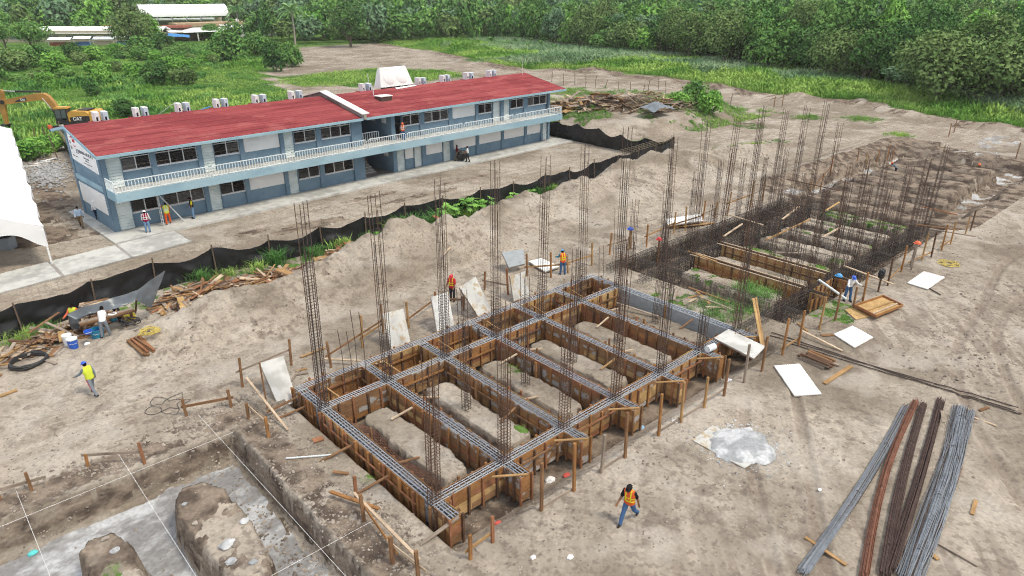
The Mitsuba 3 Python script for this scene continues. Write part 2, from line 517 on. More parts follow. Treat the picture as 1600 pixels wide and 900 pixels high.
damp_shade = np.maximum(damp_shade, ((rect_sd(px, py, -19, -3.0, -16, 2.1, .3) < .25) & (gv[:, 2] < -.8) & (gv[:, 2] > -1.7) & (w2 + .4 * w1 > -.2)).astype(float) * .9)  # pit walls darker between rim and floor, set by height
for poly in PIT_ISLES:
    damp_shade = np.maximum(damp_shade, ((poly_sd(px, py, poly) < .1) & (w2 + w1 > -.02)).astype(float))
damp_shade = np.maximum(damp_shade, ((rect_sd(px, py, -6, .2, 33, 60, 1) < 0) & (w1 + w2 > -.1)).astype(float) * .8)
ed_, _, _ = seg_nearest(px, py, EDGE)
damp_shade = np.maximum(damp_shade, ((ed_ < 2.6) & (w1 + w2 > -.05)).astype(float))
grass = np.where((ed_ < 2.4) & (w2 > -.1), 0, grass)
for cx_, cy_, a_, b_ in ((12, 24.5, 3.0, 1.1), (23, 25.6, 4.5, .7), (8, 26, 1.4, .6), (20, 28.3, 3, .5), (30, 27.5, 4, .5)):
    damp_shade = np.maximum(damp_shade, ((((px - cx_) / a_) ** 2 + ((py - cy_) / b_) ** 2 + 2.5 * w2 < 1)).astype(float) * .75)
conc = ((rect_sd(px, py, -19, -3.4, -16, 1.6, .2) < -.28 + .6 * w2) & (gv[:, 2] < -1.62)).astype(float)
conc = np.maximum(conc, ((rect_sd(px, py, 49.0, 78, -8.6, 5, .2) < 0) & (gv[:, 2] < -1.62) & (w1 + w2 > .02)).astype(float) * .7)
conc = np.maximum(conc, ((np.abs(px - 85) < 7) & (np.abs(py + 2) < 2) & (w1 + w2 > .0)).astype(float) * .6)
conc = np.maximum(conc, ((px > 48) & (px < 62) & (np.abs(py - 4.0) < .7) & (w2 > -.2)).astype(float) * .6)
gcol = np.stack([np.clip(grass, 0, 1), np.clip(damp_shade, 0, 1), np.clip(conc, 0, 1)], 1)
def sand_tint(p):
    a = fbm(p.x * .22, p.y * .22, p.z * .6 + 3.0, 4)
    b = fbm(p.x * 1.7, p.y * 1.7, p.z * 1.7 + 1.0, 5)
    return mix((.245, .208, .165), (.405, .355, .295), smoothstep(.32, .62, a)) * (.74 + .52 * b)


def ground_sand(p, n, uv):
    c = sand_tint(p)
    # wheel ruts on the right and on the haul road, trodden soil, loose dark clods, pale dry crust
    wob = 1.6 * fbm(p.x * .16, p.y * .16, 2.0, 2)
    u, v = p.x * .80 + p.y * .60, -p.x * .60 + p.y * .80 + wob
    tr = fbm(u * .5, v * 2.8, 5.0, 4)
    zone = smoothstep(-9.5, -13.0, p.y) * smoothstep(1.0, 6.0, p.x + 3 * wob)
    wet = smoothstep(.42, .58, fbm(p.x * .13, p.y * .13, 21.0, 3))
    c = mix(c, (.21, .17, .14), .62 * zone * smoothstep(.48, .62, tr) * (.35 + .65 * wet))
    q1, q2 = dr.sqrt(dr.square(p.x - 40) + dr.square(p.y + 62)), dr.sqrt(dr.square(p.x - 62) + dr.square(p.y + 6))
    for q, r0, zn in ((q1, 56.4, smoothstep(-11.0, -12.5, p.y)), (q1, 54.6, smoothstep(-11.0, -12.5, p.y)), (q1, 47.5, 1.0), (q1, 45.7, 1.0), (q2, 25.0, smoothstep(12.0, 15.0, p.y)), (q2, 27.0, smoothstep(12.0, 15.0, p.y)), (q2, 30.5, smoothstep(12.0, 15.0, p.y)), (q2, 32.4, smoothstep(12.0, 15.0, p.y))):
        e = dr.abs(q + .35 * dr.sin(p.x * .31 + r0) - r0)
        tread = smoothstep(.30, .16, e) * (.45 + .55 * smoothstep(.35, .6, fbm(p.x * 2.2, p.y * 2.2, r0, 3)))
        c = mix(c, (.235, .19, .155), .6 * tread * zn)
    rd = fbm(p.x * .22, p.y * 1.9 + wob, 8.0, 4)
    zone2 = smoothstep(58.0, 66.0, p.x) + smoothstep(8.8, 6.5, p.y) * smoothstep(3.4, 5.0, p.y) * smoothstep(-14.0, -9.0, p.x) + smoothstep(20.5, 22.0, p.y) * smoothstep(31.0, 28.0, p.y)
    c = mix(c, (.28, .23, .185), .6 * dr.clip(zone2, 0, 1) * smoothstep(.45, .62, rd))
    sp = fbm(p.x * 2.6, p.y * 2.6, p.z * 2.6 + 2.0, 5)
    c = mix(c, (.17, .14, .115), .6 * smoothstep(.53, .68, sp) * smoothstep(.38, .58, fbm(p.x * .25, p.y * .25, 14.0, 3)))
    sp2 = fbm(p.x * 6.0, p.y * 6.0, p.z * 6 + 5.0, 3)
    c = mix(c, (.17, .14, .118), .5 * smoothstep(.55, .72, sp2))
    pale = fbm(p.x * .42 + 31, p.y * .42, p.z + 6.0, 4)
    c = mix(c, (.50, .46, .405), .5 * smoothstep(.52, .70, pale))
    s2 = noise(p.x * 13, p.y * 13, p.z * 13 + 1.0)
    return c * (.82 + .36 * s2)


def ground_grass(p, n, uv):
    a = fbm(p.x * .12, p.y * .12, 1.0, 4)
    b = fbm(p.x * 1.1, p.y * 1.1, 4.0, 4)
    c = mix((.055, .12, .03), (.13, .23, .055), smoothstep(.3, .7, .5 * a + .5 * b)) * (.6 + .7 * noise(p.x * 5, p.y * 5))
    near = smoothstep(.45, .6, fbm(p.x * 3.0, p.y * 3.0, 3.0, 4))
    return mix(c, sand_tint(p) * .75, near * smoothstep(74.0, 68.0, p.y) * smoothstep(100.0, 92.0, p.x))


def ground_damp_shade(p, n, uv):  # moist soil colour, which also paints the shade down in the trenches
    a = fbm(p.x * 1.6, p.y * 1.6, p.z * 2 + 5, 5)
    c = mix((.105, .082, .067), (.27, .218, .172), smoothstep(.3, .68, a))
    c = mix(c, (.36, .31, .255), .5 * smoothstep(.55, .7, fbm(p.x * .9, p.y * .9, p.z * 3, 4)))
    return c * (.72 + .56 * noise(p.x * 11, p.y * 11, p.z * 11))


def ground_conc(p, n, uv):
    a = fbm(p.x * .5, p.y * .8, 2.0, 5)
    b = fbm(p.x * 2.2, p.y * 4, 5.0, 4)
    c = mix((.27, .265, .265), (.53, .545, .56), smoothstep(.36, .62, .65 * a + .35 * b))
    return c * (.84 + .3 * noise(p.x * 12, p.y * 12))


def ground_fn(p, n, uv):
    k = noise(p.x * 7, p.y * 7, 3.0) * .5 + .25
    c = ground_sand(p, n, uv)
    c = mix(c, ground_damp_shade(p, n, uv), smoothstep(k - .2, k + .2, uv.y))
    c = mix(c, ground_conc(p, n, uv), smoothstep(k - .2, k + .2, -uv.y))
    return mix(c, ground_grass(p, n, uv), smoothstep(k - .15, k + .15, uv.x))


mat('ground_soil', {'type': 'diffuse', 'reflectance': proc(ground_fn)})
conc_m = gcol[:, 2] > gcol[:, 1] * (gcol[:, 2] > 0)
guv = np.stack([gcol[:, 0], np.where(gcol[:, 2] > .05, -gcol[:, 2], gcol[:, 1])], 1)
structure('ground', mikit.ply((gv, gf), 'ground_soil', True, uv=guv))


# loose clods and pebbles, lying thick on the spoil and thin elsewhere
def clod_fn(p, n, uv):
    k = cell_rand(p.x * 3, p.y * 3, 1)
    return mix((.18, .15, .125), (.43, .38, .33), k) * (.8 + .4 * noise(p.x * 20, p.y * 20, p.z * 20))


mat('clod_soil', {'type': 'diffuse', 'reflectance': proc(clod_fn)})
ICO0 = trimesh.creation.icosphere(0, 1.0)


def clods(n, xr, yr, rr, seed, dens):
    r = np.random.default_rng(seed)
    x, y = r.uniform(*xr, n), r.uniform(*yr, n)
    ok = dens(x, y) > r.random(n)
    x, y = x[ok], y[ok]
    m_ = len(x)
    s = rr * np.clip(r.lognormal(-.35, .45, m_), .2, 1.7)
    z = np.array([zat(a, b) for a, b in zip(x, y)])
    v = np.array(ICO0.vertices)[None] * s[:, None, None] * r.uniform(.6, 1.3, (m_, 12, 1)) * np.array([1, 1, .7])
    v = v + np.stack([x, y, z + .2 * s], 1)[:, None]
    f = np.array(ICO0.faces)[None] + (np.arange(m_) * 12)[:, None, None]
    return v.reshape(-1, 3), f.reshape(-1, 3)


parts_ = [clods(16000, (-13, 24), (-20, 10), .036, 1, lambda x, y: .12 + .9 * (N2(x, y, .3, 90) > .09)),
          clods(5500, (-5, -1), (-12, 4), .05, 2, lambda x, y: .25 + .7 * (N2(x, y, .8, 91) > .0)),
          clods(2800, (-13, -2), (1.5, 4), .05, 3, lambda x, y: .2 + .7 * (N2(x, y, .8, 92) > .05)),
          clods(9000, (-4, 60), (9, 17), .055, 4, lambda x, y: .15 + .85 * (N2(x, y, .4, 93) > .1)),
          clods(11000, (22, 80), (-20, 8), .055, 5, lambda x, y: .12 + .85 * (N2(x, y, .25, 94) > .1))]
cv, cf, at_ = [], [], 0
for v, f in parts_:
    cv.append(v)
    cf.append(f + at_)
    at_ += len(v)
solo('soil_clods', mikit.ply((np.vstack(cv), np.vstack(cf)), 'clod_soil'), 'loose clods and pebbles strewn over the sandy ground', 'soil clods', kind='stuff')


# ------------------------------------------------------------------ foundation beams: formwork panels, steel cages
W_IN, BT = .23, .03          # half width between the boards, board thickness
FORM_H = 1.12


def stick(mat_=None):
    return mat_ or rng.choice(STUD_W)


def jit(a):
    return (rng.random() * 2 - 1) * a


def panel(p0, p1, nrm, label, z1=0.0, z0=-FORM_H, group='formwork panels of the foundation beams', rows=4, stud=.62, mats=FORM_W, grey=False):
    """One side of a form from p0 to p1 (2D), boards against the beam, studs on the side of nrm."""
    key = thing('formwork_panel', label, 'formwork', group)
    p0, p1, n = V(*p0, 0), V(*p1, 0), V(*nrm, 0)
    L = np.linalg.norm(p1 - p0)
    d = (p1 - p0) / L
    hb = (z1 - z0) / rows
    for r in range(rows):
        zc = z0 + hb * (r + .5)
        m = rng.choice(mats)
        o = (p0 + p1) / 2 + n * (BT / 2 + rng.random() * .008) + V(0, 0, zc + jit(.008))
        cuts = [0, L] if L < 2.6 or rng.random() < .4 else [0, L * (.35 + .3 * rng.random()), L]
        for a, b in zip(cuts[:-1], cuts[1:]):
            c = p0 + d * (a + b) / 2 + n * (BT / 2 + rng.random() * .01) + V(0, 0, zc + jit(.008))
            mm = 'grey_form' if grey and rng.random() < .6 else rng.choice(mats)
            part(key, 'board', ubox(mm, frame(c, d * (b - a - .006), n * BT, V(0, 0, hb - .012))))
    k = max(2, int(round(L / stud)))
    for i in range(k):
        u = (i + .5) / k * L + jit(.05)
        top = z1 + rng.choice([-.04, -.02, .02, .05, .1])
        low = z0 - .1
        c = p0 + d * u + n * (BT + .012 + .035) + V(0, 0, (top + low) / 2)
        part(key, 'stud', ubox(rng.choice(STUD_W), frame(c, d * .085, n * .07, V(jit(.02), jit(.02), top - low))))
    if rng.random() < .6 and L > 1.2:
        part(key, 'waler', ubox(rng.choice(STUD_W), frame(p0 + d * L / 2 + n * (BT + .09 + .03) + V(0, 0, z1 - .30 - .3 * rng.random()), d * (L * .9), n * .045, V(0, 0, .08))))
    return key


def beam(p0, p1, label, bars='rebar_grey', links='rebar_grey', fill=True, z1=-.02, z0=-.98, step=.24, hw=.18, levels=(0, -.3), nb=4, group='steel cages of the foundation beams', fuzz=True, low=True):
    """Steel cage of a foundation beam, with the blinding inside its form."""
    key = thing('foundation_beam', label, 'foundation beam', group)
    p0, p1 = V(*p0, 0), V(*p1, 0)
    L = np.linalg.norm(p1 - p0)
    d = (p1 - p0) / L
    n = V(-d[1], d[0], 0)
    if fill:
        part(key, 'concrete_fill', ubox('fill_concrete', frame((p0 + p1) / 2 + V(0, 0, (z0 - .5) / 2), d * L, n * (2 * W_IN - .004), V(0, 0, -z0 - .5))))
    for li, lev in enumerate(levels):
        for j in range(nb if li == 0 else 2):
            o = (-hw + 2 * hw * j / ((nb if li == 0 else 2) - 1)) if nb > 1 else 0
            z = z1 + lev
            pts = [p0 + d * t * L + n * (o + jit(.012)) + V(0, 0, z + jit(.012)) for t in np.linspace(0, 1, max(3, int(L / 2)))]
            part(key, 'bar', MB().tube(pts, .02 if fill else .0145, 4).ply(bars))
    mb = MB()
    k = int(L / step)
    for i in range(k):
        c = p0 + d * ((i + .5) * L / k + jit(.025)) + d * 0
        e = d * jit(.03)
        a, b = c - n * hw * 1.1 + e, c + n * hw * 1.1 - e
        zt = z1 + .022
        w = .014
        mb.bar(a + V(0, 0, zt), b + V(0, 0, zt), w, w)
        for s in (a, b):
            mb.bar(s + V(0, 0, zt), s + V(0, 0, z0 if not fill else -.48), w, w)
        if not fill: mb.bar(a + V(0, 0, z0), b + V(0, 0, z0), w, w)
    part(key, 'stirrups', mb.ply(links), kind='stuff')
    return key


GRID1 = [i * S for i in range(7)]
LINES = (('back', YA), ('middle', 0.0), ('front', YC))
# cages and fill of module one: three long beams, seven cross beams
for nm, y in LINES:
    beam((-.22 if nm != 'front' else -.22, y), (6 * S + .22, y), 'grey steel cage of the long %s beam of the near boarded foundation' % nm)
for i, x in enumerate(GRID1):
    for nm, ya, yb in (('inner', W_IN, YA - W_IN), ('main', YC + W_IN, -W_IN), ('outer stub', YC - 1.15, YC - W_IN)):
        beam((x, ya), (x, yb), 'grey steel cage of the %s length of the %s cross beam from the near left corner' % (nm, ORD[i]))
# forms of module one
for nm, y in LINES:
    for i in range(6):
        a, b = i * S + W_IN + BT, (i + 1) * S - W_IN - BT
        for s, sn in ((1, 'far'), (-1, 'near')):
            panel((a, y + s * W_IN), (b, y + s * W_IN), (0, s), 'boards on the %s side of the long %s beam, %s bay from the near left corner' % (sn, nm, ORD[i]),
                  grey=(nm == 'middle' and i == 3), mats=['wood_yellow', 'wood_yellow', 'wood_tan'] if (nm == 'middle' and i == 5 and s < 0) else FORM_W)
for i, x in enumerate(GRID1):
    if i == 6:
        for s in (1, -1):        # the last beam has its form boards struck: pale concrete-coated sides
            part_key = thing('formwork_panel', 'smooth grey %s side of the last cross beam of the near foundation' % ('far' if s > 0 else 'near'), 'formwork', None)
            part(part_key, 'board', ubox('grey_form', axis_m((x + s * W_IN - (0 if s > 0 else .05), YC + .3, -FORM_H), (x + s * W_IN + (.05 if s > 0 else 0), -.3, -.03))))
    spans = [('inner', W_IN + BT, YA - W_IN - BT), ('main', YC + W_IN + BT, -W_IN - BT), ('outer stub', YC - 1.15, YC - W_IN - BT)]
    for nm, ya, yb in spans:
        if i == 6 and nm == 'main': continue
        for s, sn in ((1, 'right'), (-1, 'left')):
            panel((x + s * W_IN, ya), (x + s * W_IN, yb), (s, 0), 'boards on the %s side of the %s length of the %s cross beam from the near left corner' % (sn, nm, ORD[i]))
    # end board of the stub
    k = thing('form_end', 'narrow end board closing the stub of the %s cross beam from the near left corner' % ORD[i], 'formwork', 'end boards of the beam stubs')
    for r in range(3):
        part(k, 'board', ubox(rng.choice(FORM_W), axis_m((x - W_IN - .03, YC - 1.19, -FORM_H + r * .37), (x + W_IN + .03, YC - 1.155, -FORM_H + r * .37 + .36))))
    for s in (-1, 1):
        part(k, 'stud', ubox(rng.choice(STUD_W), axis_m((x + s * .28 - .04, YC - 1.27, -1.25), (x + s * .28 + .04, YC - 1.195, .03))))
    if i > 0:
        part(k, 'brace', ubox('wood_tan', bar_m((x + .05, YC - 1.22, .03), (x - 1.0, YC - W_IN - .22, .03), .09, .04)))
panel((-W_IN, YA + W_IN), (-W_IN, YA - .0), (-1, 0), 'short boards at the back left corner of the near foundation')
# outside stakes that prop the left form, and raking braces
for i in range(11):
    y = 1.6 - i * .97
    p = (-.36, y + jit(.1))
    k = solo('form_post', ubox(rng.choice(['wood_red', 'wood_orange', 'wood_brown']), bar_m((p[0], p[1], -1.35), (p[0] + jit(.03), p[1], .02 + rng.random() * .16), .11, .08, (0, 1, 0))),
             'thick rust-brown post against the left side form, %s from the back' % ORD[i], 'post', 'posts along the left side form')
for i, (y, zz) in enumerate(((.9, -.3), (-3.0, -.2), (-5.6, -.15))):
    solo('raking_brace', ubox('wood_brown', bar_m((-.42, y, zz + .05), (-1.75, y + .35, -.52), .1, .05)), 'raking timber brace from the left form to the ground, %s from the back' % ORD[i], 'brace', 'raking braces')
solo('raking_brace', ubox('wood_grey', bar_m((.1, YC - 1.25, .0), (-1.35, YC - 1.0, -.48), .13, .05)), 'broad grey board raking from the front left corner down to the ground', 'brace', 'raking braces')
# struts between the forms inside the bays
for i in range(6):
    for j, y in enumerate((-2.2 + jit(.4), -5.2 + jit(.5))):
        x = i * S + W_IN + .12
        z = -.12 + jit(.06)
        side = 1 if (i + j) % 2 else -1
        xa = x if side > 0 else (i + 1) * S - W_IN - .12
        solo('bay_strut', ubox(rng.choice(['wood_tan', 'wood_pale', 'wood_brown']), bar_m((xa, y, z), (xa + side * .95, y + jit(.25), z - .28), .09, .05)),
             'short strut from the %s form to the earth in the %s bay, %s one' % ('left' if side > 0 else 'right', ORD[i], 'back' if j == 0 else 'front'), 'strut', 'short struts inside the bays')
    for j in range(2):
        xx, yy = i * S + .5 + (2.2 if j else 0) + jit(.1), -1.6 - 3.6 * rng.random()
        solo('bay_stake', ubox(rng.choice(STUD_W), bar_m((xx, yy, -1.3), (xx + jit(.03), yy, .05 + .2 * rng.random()), .09, .06)), 'upright stake inside the %s bay on its %s side' % (ORD[i], 'right' if j else 'left'), 'stake', 'stakes inside the bays')
    solo('back_strut', ubox('wood_tan', bar_m((i * S + .9, YA - .35, -.12), (i * S + 1.55, .3, -.85), .08, .05)), 'leaning strut in the %s narrow back bay' % ORD[i], 'strut', 'struts of the narrow back bays')

# ------------------------------------------------------------------ module two: dark cages standing in open trenches, two beams boarded
X2 = [24.0 + k * S for k in range(7)]
DK = dict(bars='rebar_dark', links='rebar_dark', fill=False, z0=-1.2, step=.14, levels=(0, -.27, -.55, -.82, -1.1), nb=3)
DX = dict(DK, step=.32, levels=(0, -.6, -1.15), nb=3)
beam((20.0, YC), (44.6, YC), 'long dark steel cage on the front side of the second foundation', **DK)
beam((21.5, 0), (44.6, 0), 'long dark steel cage on the middle line of the second foundation', **DK)
beam((21.5, 2.55), (44.9, 2.55), 'long dark steel cage along the back trench of the second foundation', **DK)
for i, x in enumerate(X2):
    boarded = i in (1, 2)
    nm = 'brown steel cage between pale-edged boards' if boarded else 'dark steel cage in an open trench'
    beam((x, YC - 1.2), (x, YC - .2), '%s, outer stub of the %s cross beam of the second foundation' % (nm, ORD[i]), **DK)
    beam((x, YC + .2), (x, -.2), '%s, main length of the %s cross beam of the second foundation' % (nm, ORD[i]), **DX)
    beam((x, .2), (x, 2.35), '%s, inner length of the %s cross beam of the second foundation' % (nm, ORD[i]), **DK)
    if boarded:
        for s, sn in ((1, 'right'), (-1, 'left')):
            panel((x + s * W_IN, YC + .3), (x + s * W_IN, -.3), (s, 0), 'orange boards on the %s side of the %s cross beam of the second foundation' % (sn, ORD[i]), mats=['wood_tan', 'wood_yellow', 'wood_orange'], z1=.03)
            solo('form_rail', ubox('wood_pale', axis_m((x + s * (W_IN + .02) - .045, YC + .25, .04), (x + s * (W_IN + .02) + .045, .1, .085))), 'pale timber rail along the %s top of the %s cross beam of the second foundation' % (sn, ORD[i]), 'rail', 'pale rails of the boarded cross beams')
            panel((x + s * W_IN, YC - 1.2), (x + s * W_IN, YC - .3), (s, 0), 'orange boards on the %s side of the stub of the %s cross beam of the second foundation' % (sn, ORD[i]), mats=['wood_tan', 'wood_orange'])
panel((X2[1] + .3, YC - W_IN), (X2[2] - .4, YC - W_IN), (0, -1), 'orange boards on the near side of the front cage between the two boarded cross beams', mats=['wood_tan', 'wood_yellow', 'wood_orange'])
panel((X2[1] - 1.2, YC - .85), (X2[1] - .45, YC - 1.15), (-.37, -.93), 'square orange panel standing free left of the boarded cross beam', mats=['wood_orange', 'wood_tan'])

# ------------------------------------------------------------------ column cages
def column(x, y, h, dense, label, base=-1.1, m='rebar_brown', w=.34, dd=.3, nb=8, tall=4):
    key = thing('column_cage', label, 'column cage', 'column cages of the foundations')
    lx, ly = jit(.018), jit(.012)
    pos = [(-w / 2, -dd / 2), (w / 2, -dd / 2), (w / 2, dd / 2), (-w / 2, dd / 2), (0, -dd / 2), (0, dd / 2), (-w / 2, 0), (w / 2, 0)][:nb]
    hs = []
    for j, (a, b) in enumerate(pos):
        hh = h + jit(.12) if j < tall else h * (.72 + .08 * rng.random()) if rng.random() < .6 else h * (.86 + .1 * rng.random())
        hs.append(hh)
        zs = np.linspace(base, hh, 6)
        bend = jit(.05), jit(.05)
        pts = [(x + a + lx * z + bend[0] * max(0, z / h) ** 2, y + b + ly * z + bend[1] * max(0, z / h) ** 2, z) for z in zs]
        part(key, 'bar', MB().tube(pts, .0165, 4).ply(rng.choice([m, m, 'rebar_rust'])))
    mb = MB()
    z = base
    while z < max(hs) - .4:
        if z > dense + .3 and rng.random() < .80:
            z += .3
            continue
        c = V(x + lx * z, y + ly * z, z)
        a, b = w / 2 + .02, dd / 2 + .02
        P = [c + V(-a, -b, 0), c + V(a, -b, jit(.03)), c + V(a, b, 0), c + V(-a, b, jit(.03))]
        for k in range(4): mb.bar(P[k], P[(k + 1) % 4], .0115, .0115)
        z += .14 if z < dense else .2
    part(key, 'stirrups', mb.ply(m), kind='stuff')
    return key


HB = [8.9, 8.7, 8.6, 9.0, 8.7, 8.8, 9.4]
HBd = [6.0, 2.2, 3.2, 2.0, 2.2, 1.9, 2.6]
HC = [5.6, 6.4, 6.5, 7.2, 6.2, 2.0, 6.8]
HCd = [3.4, 3.2, 3.4, 3.0, .5, 1.7, 1.0]
for i, x in enumerate(GRID1):
    column(x, 0, HB[i], HBd[i], 'tall rusty column cage on the middle line of the near foundation, %s from the left' % ORD[i])
    column(x, YC, HC[i], HCd[i], 'column cage on the front line of the near foundation, %s from the left' % ORD[i], m='rebar_rust' if i < 4 else 'rebar_brown')
for i, x in enumerate(X2):
    column(x, 0, 8.6 + jit(.4), 1.2, 'tall column cage on the middle line of the second foundation, %s from the left' % ORD[i], m='rebar_brown')
    column(x, YC, 5.6 + jit(.8), .6, 'column cage on the front line of the second foundation, %s from the left' % ORD[i], m='rebar_brown')
for i, (x, y, h) in enumerate(((4.86, -3.6, 5.2), (8.1, -3.9, 5.0), (11.3, -3.9, 5.4), (14.6, -4.0, 5.2), (17.8, -4.0, 5.0), (27.2, -3.9, 4.6), (30.4, -3.9, 4.6), (33.7, -3.9, 4.5), (36.9, -3.9, 4.6), (40.2, -3.9, 4.6), (43.4, -3.9, 4.6))):
    xx = round((x) / S) * S if x < 20 else x
    column(xx if x > 20 else x - 1.62 + 1.62, y, h, .3, 'lower column cage half way along the cross beams, %s from the left' % ORD[i], nb=6, w=.28, dd=.26, base=-.6 if x < 20 else -1.1, tall=4, m='rebar_brown')
for i, x in enumerate(X2):
    column(x, 2.55, 4.4 + jit(.6), .3, 'low column cage along the back trench of the second foundation, %s from the left' % ORD[i], nb=6, w=.26, dd=.24, tall=4, m='rebar_brown')
    column(x + 1.62, 0 if i % 2 else YC, 3.4 + jit(.5), .2, 'short cage between the main columns of the second foundation, %s from the left' % ORD[i], nb=4, w=.24, dd=.22, tall=4, m='rebar_brown')
for i, (x, y) in enumerate(((46.7, 0), (46.7, YC), (46.7, -4))):
    column(x, y, 6.4 - i * .6, .5, 'column cage in the end trench of the second foundation, %s' % ('on the middle line', 'on the front line', 'between the two lines')[i], m='rebar_brown', nb=6)
# starter bars by the back line
for i, (x, y, h) in enumerate(((1.7, 1.2, 2.6), (2.0, 1.0, 2.5), (2.45, 1.3, 3.3), (2.75, 1.1, 3.2), (16.5, -.9, 3.4), (17.1, -.7, 3.3), (17.9, -.9, 3.2), (20.5, .8, 2.9), (21.2, 1.2, 2.9), (22.2, 1.5, 3.4), (23.0, 3.4, 3.1), (24.4, 3.6, 3.0))):
    solo('starter_bar', MB().tube([(x, y, -1.2), (x + .02, y, h / 2), (x - .05, y + .03, h)], .017, 4).ply(rng.choice(['rebar_rust', 'rebar_brown'])), 'single upright reinforcing bar near the back beam, %s from the left' % ORD[i], 'reinforcing bar', 'single upright bars')
# the slack wire mesh in the first bay
mb = MB()
for i in range(26):
    t = i / 25
    mb.tube([(.35 + 1.2 * s, -1.4 - 5.2 * t, -.25 - .75 * s + .12 * math.sin(9 * t)) for s in (0, .4, 1)], .009, 3)
for j in range(9):
    s = j / 8
    mb.tube([(.35 + 1.2 * s, -1.4 - 5.2 * t, -.25 - .75 * s + .12 * math.sin(9 * t)) for t in np.linspace(0, 1, 12)], .009, 3)
solo('wire_mesh', mb.ply('rebar_orange'), 'rusty wire mesh sagging inside the first bay of the near foundation', 'wire mesh')


# ------------------------------------------------------------------ the two-storey school
TH = math.radians(3.33)
BM = frame(V(.317, 32.506, -.35), V(math.cos(TH), math.sin(TH), 0), V(-math.sin(TH), math.cos(TH), 0), V(0, 0, 1))


def B(u, v, w):
    return (BM @ V(u, v, w, 1))[:3]


def bb(m, lo, hi):
    return ubox(m, BM @ axis_m(lo, hi))


def bply(mb, m, smooth=False):
    v, f = mb.get()
    return mikit.ply((v @ BM[:3, :3].T + BM[:3, 3], f), m, smooth)


def stain(a, b, sc, lo=.35, hi=.65):
    return proc(lambda p, n, uv: mix(a, b, smoothstep(lo, hi, fbm(p.x * sc, p.y * sc, p.z * sc * 1.4, 4))))


mat('paint_blue', {'type': 'diffuse', 'reflectance': stain((.175, .265, .345), (.21, .305, .385), .7)})
mat('paint_column', {'type': 'diffuse', 'reflectance': stain((.165, .25, .33), (.195, .285, .365), .7)})
mat('paint_light_blue', {'type': 'diffuse', 'reflectance': stain((.29, .445, .535), (.355, .515, .60), .5)})
mat('paint_white', {'type': 'diffuse', 'reflectance': stain((.80, .81, .81), (.87, .88, .88), .6)})
mat('block_white', {'type': 'diffuse', 'reflectance': stain((.64, .72, .71), (.78, .84, .83), 1.2)})
shiny('rail_white', (.72, .78, .80), .45)
shiny('alu', (.66, .67, .68), .4, .0)
shiny('louvre_brown', (.075, .06, .055), .3, 0, .3, 5)
shiny('louvre_glint', (.20, .185, .17), .3, 0, .3, 5)  # lighter slat colour that paints in the light reflected off some louvres
matte('room_wall', (.50, .50, .47), .1, .6)
matte('door_white', (.66, .70, .70), .1, 2)


def roof_fn(p, n, uv):
    u = p.x * math.cos(TH) + p.y * math.sin(TH)
    v = p.y * math.cos(TH) - p.x * math.sin(TH)
    a = fbm(u * .35, v * .8, 2.0, 4)
    b = fbm(u * .16, v * 1.9, 7.0, 3)
    c = mix((.255, .058, .064), (.345, .085, .09), smoothstep(.35, .65, .5 * a + .5 * b))
    seam = smoothstep(.035, .0, dr.abs(v - 1.02 * dr.round(v / 1.02)) * (.6 + .8 * noise(u * .6, v, 2.0)))
    c = mix(c, (.17, .04, .045), .6 * seam)
    return mix(c, (.44, .15, .14), .4 * smoothstep(.60, .72, fbm(u * .5, v * 1.2, 12.0, 4)))


mat('roof_red', {'type': 'diffuse', 'reflectance': proc(roof_fn)})


def slab_fn(p, n, uv):
    a = fbm(p.x * .45, p.y * .45, 1.0, 5)
    b = fbm(p.x * 2.5, p.y * 2.5, 4.0, 3)
    return mix((.40, .40, .38), (.60, .60, .57), smoothstep(.3, .65, .6 * a + .4 * b))


mat('slab_concrete', {'type': 'diffuse', 'reflectance': proc(slab_fn)})
mat('slab_dark', {'type': 'diffuse', 'reflectance': stain((.22, .20, .185), (.36, .34, .32), .9)})

# apron slabs round the school and the path to the left
apron = structure('pavement', bb('slab_dark', (-.88, -2.72, -.5), (50.2, 8.3, -.022)))
for i in range(14):
    a, b = -.9 + i * 3.65, -.9 + (i + 1) * 3.65 - .02
    part(apron, 'slab', bb('slab_concrete', (a, -2.75, -.2), (b, -.02, jit(.006))))
for i in range(2):
    part(apron, 'slab', bb('slab_concrete', (-.9, i * 4.15, -.2), (-.02, i * 4.15 + 4.12, jit(.006))))
path = structure('concrete_path', MB().add(*slab([(3.85, 26.6, -.40), (3.75, 30.0, -.40), (-30, 25.2, -.40), (-30, 21.4, -.40)], .3)).ply('slab_dark'))
for i in range(8):
    a, b = i / 8 + .003, (i + 1) / 8 - .003
    P0, P1, Q0, Q1 = V(3.85, 26.6, -.385), V(-30, 21.4, -.385), V(3.75, 30.0, -.385), V(-30, 25.2, -.385)
    part(path, 'slab', MB().add(*slab([P0 + (P1 - P0) * a, Q0 + (Q1 - Q0) * a, Q0 + (Q1 - Q0) * b, P0 + (P1 - P0) * b], .1)).ply('slab_concrete'))

sch = thing('school_building', 'long two-storey blue school block with a red roof and a front gallery', 'building')
L, DEP = 48.8, 7.0
COLS = [.02, 3.62, 7.15, 10.6, 14.2, 17.75, 21.45, 25.85, 29.5, 33.3, 37.0, 40.85, 44.65, 48.6]
F2 = 3.2


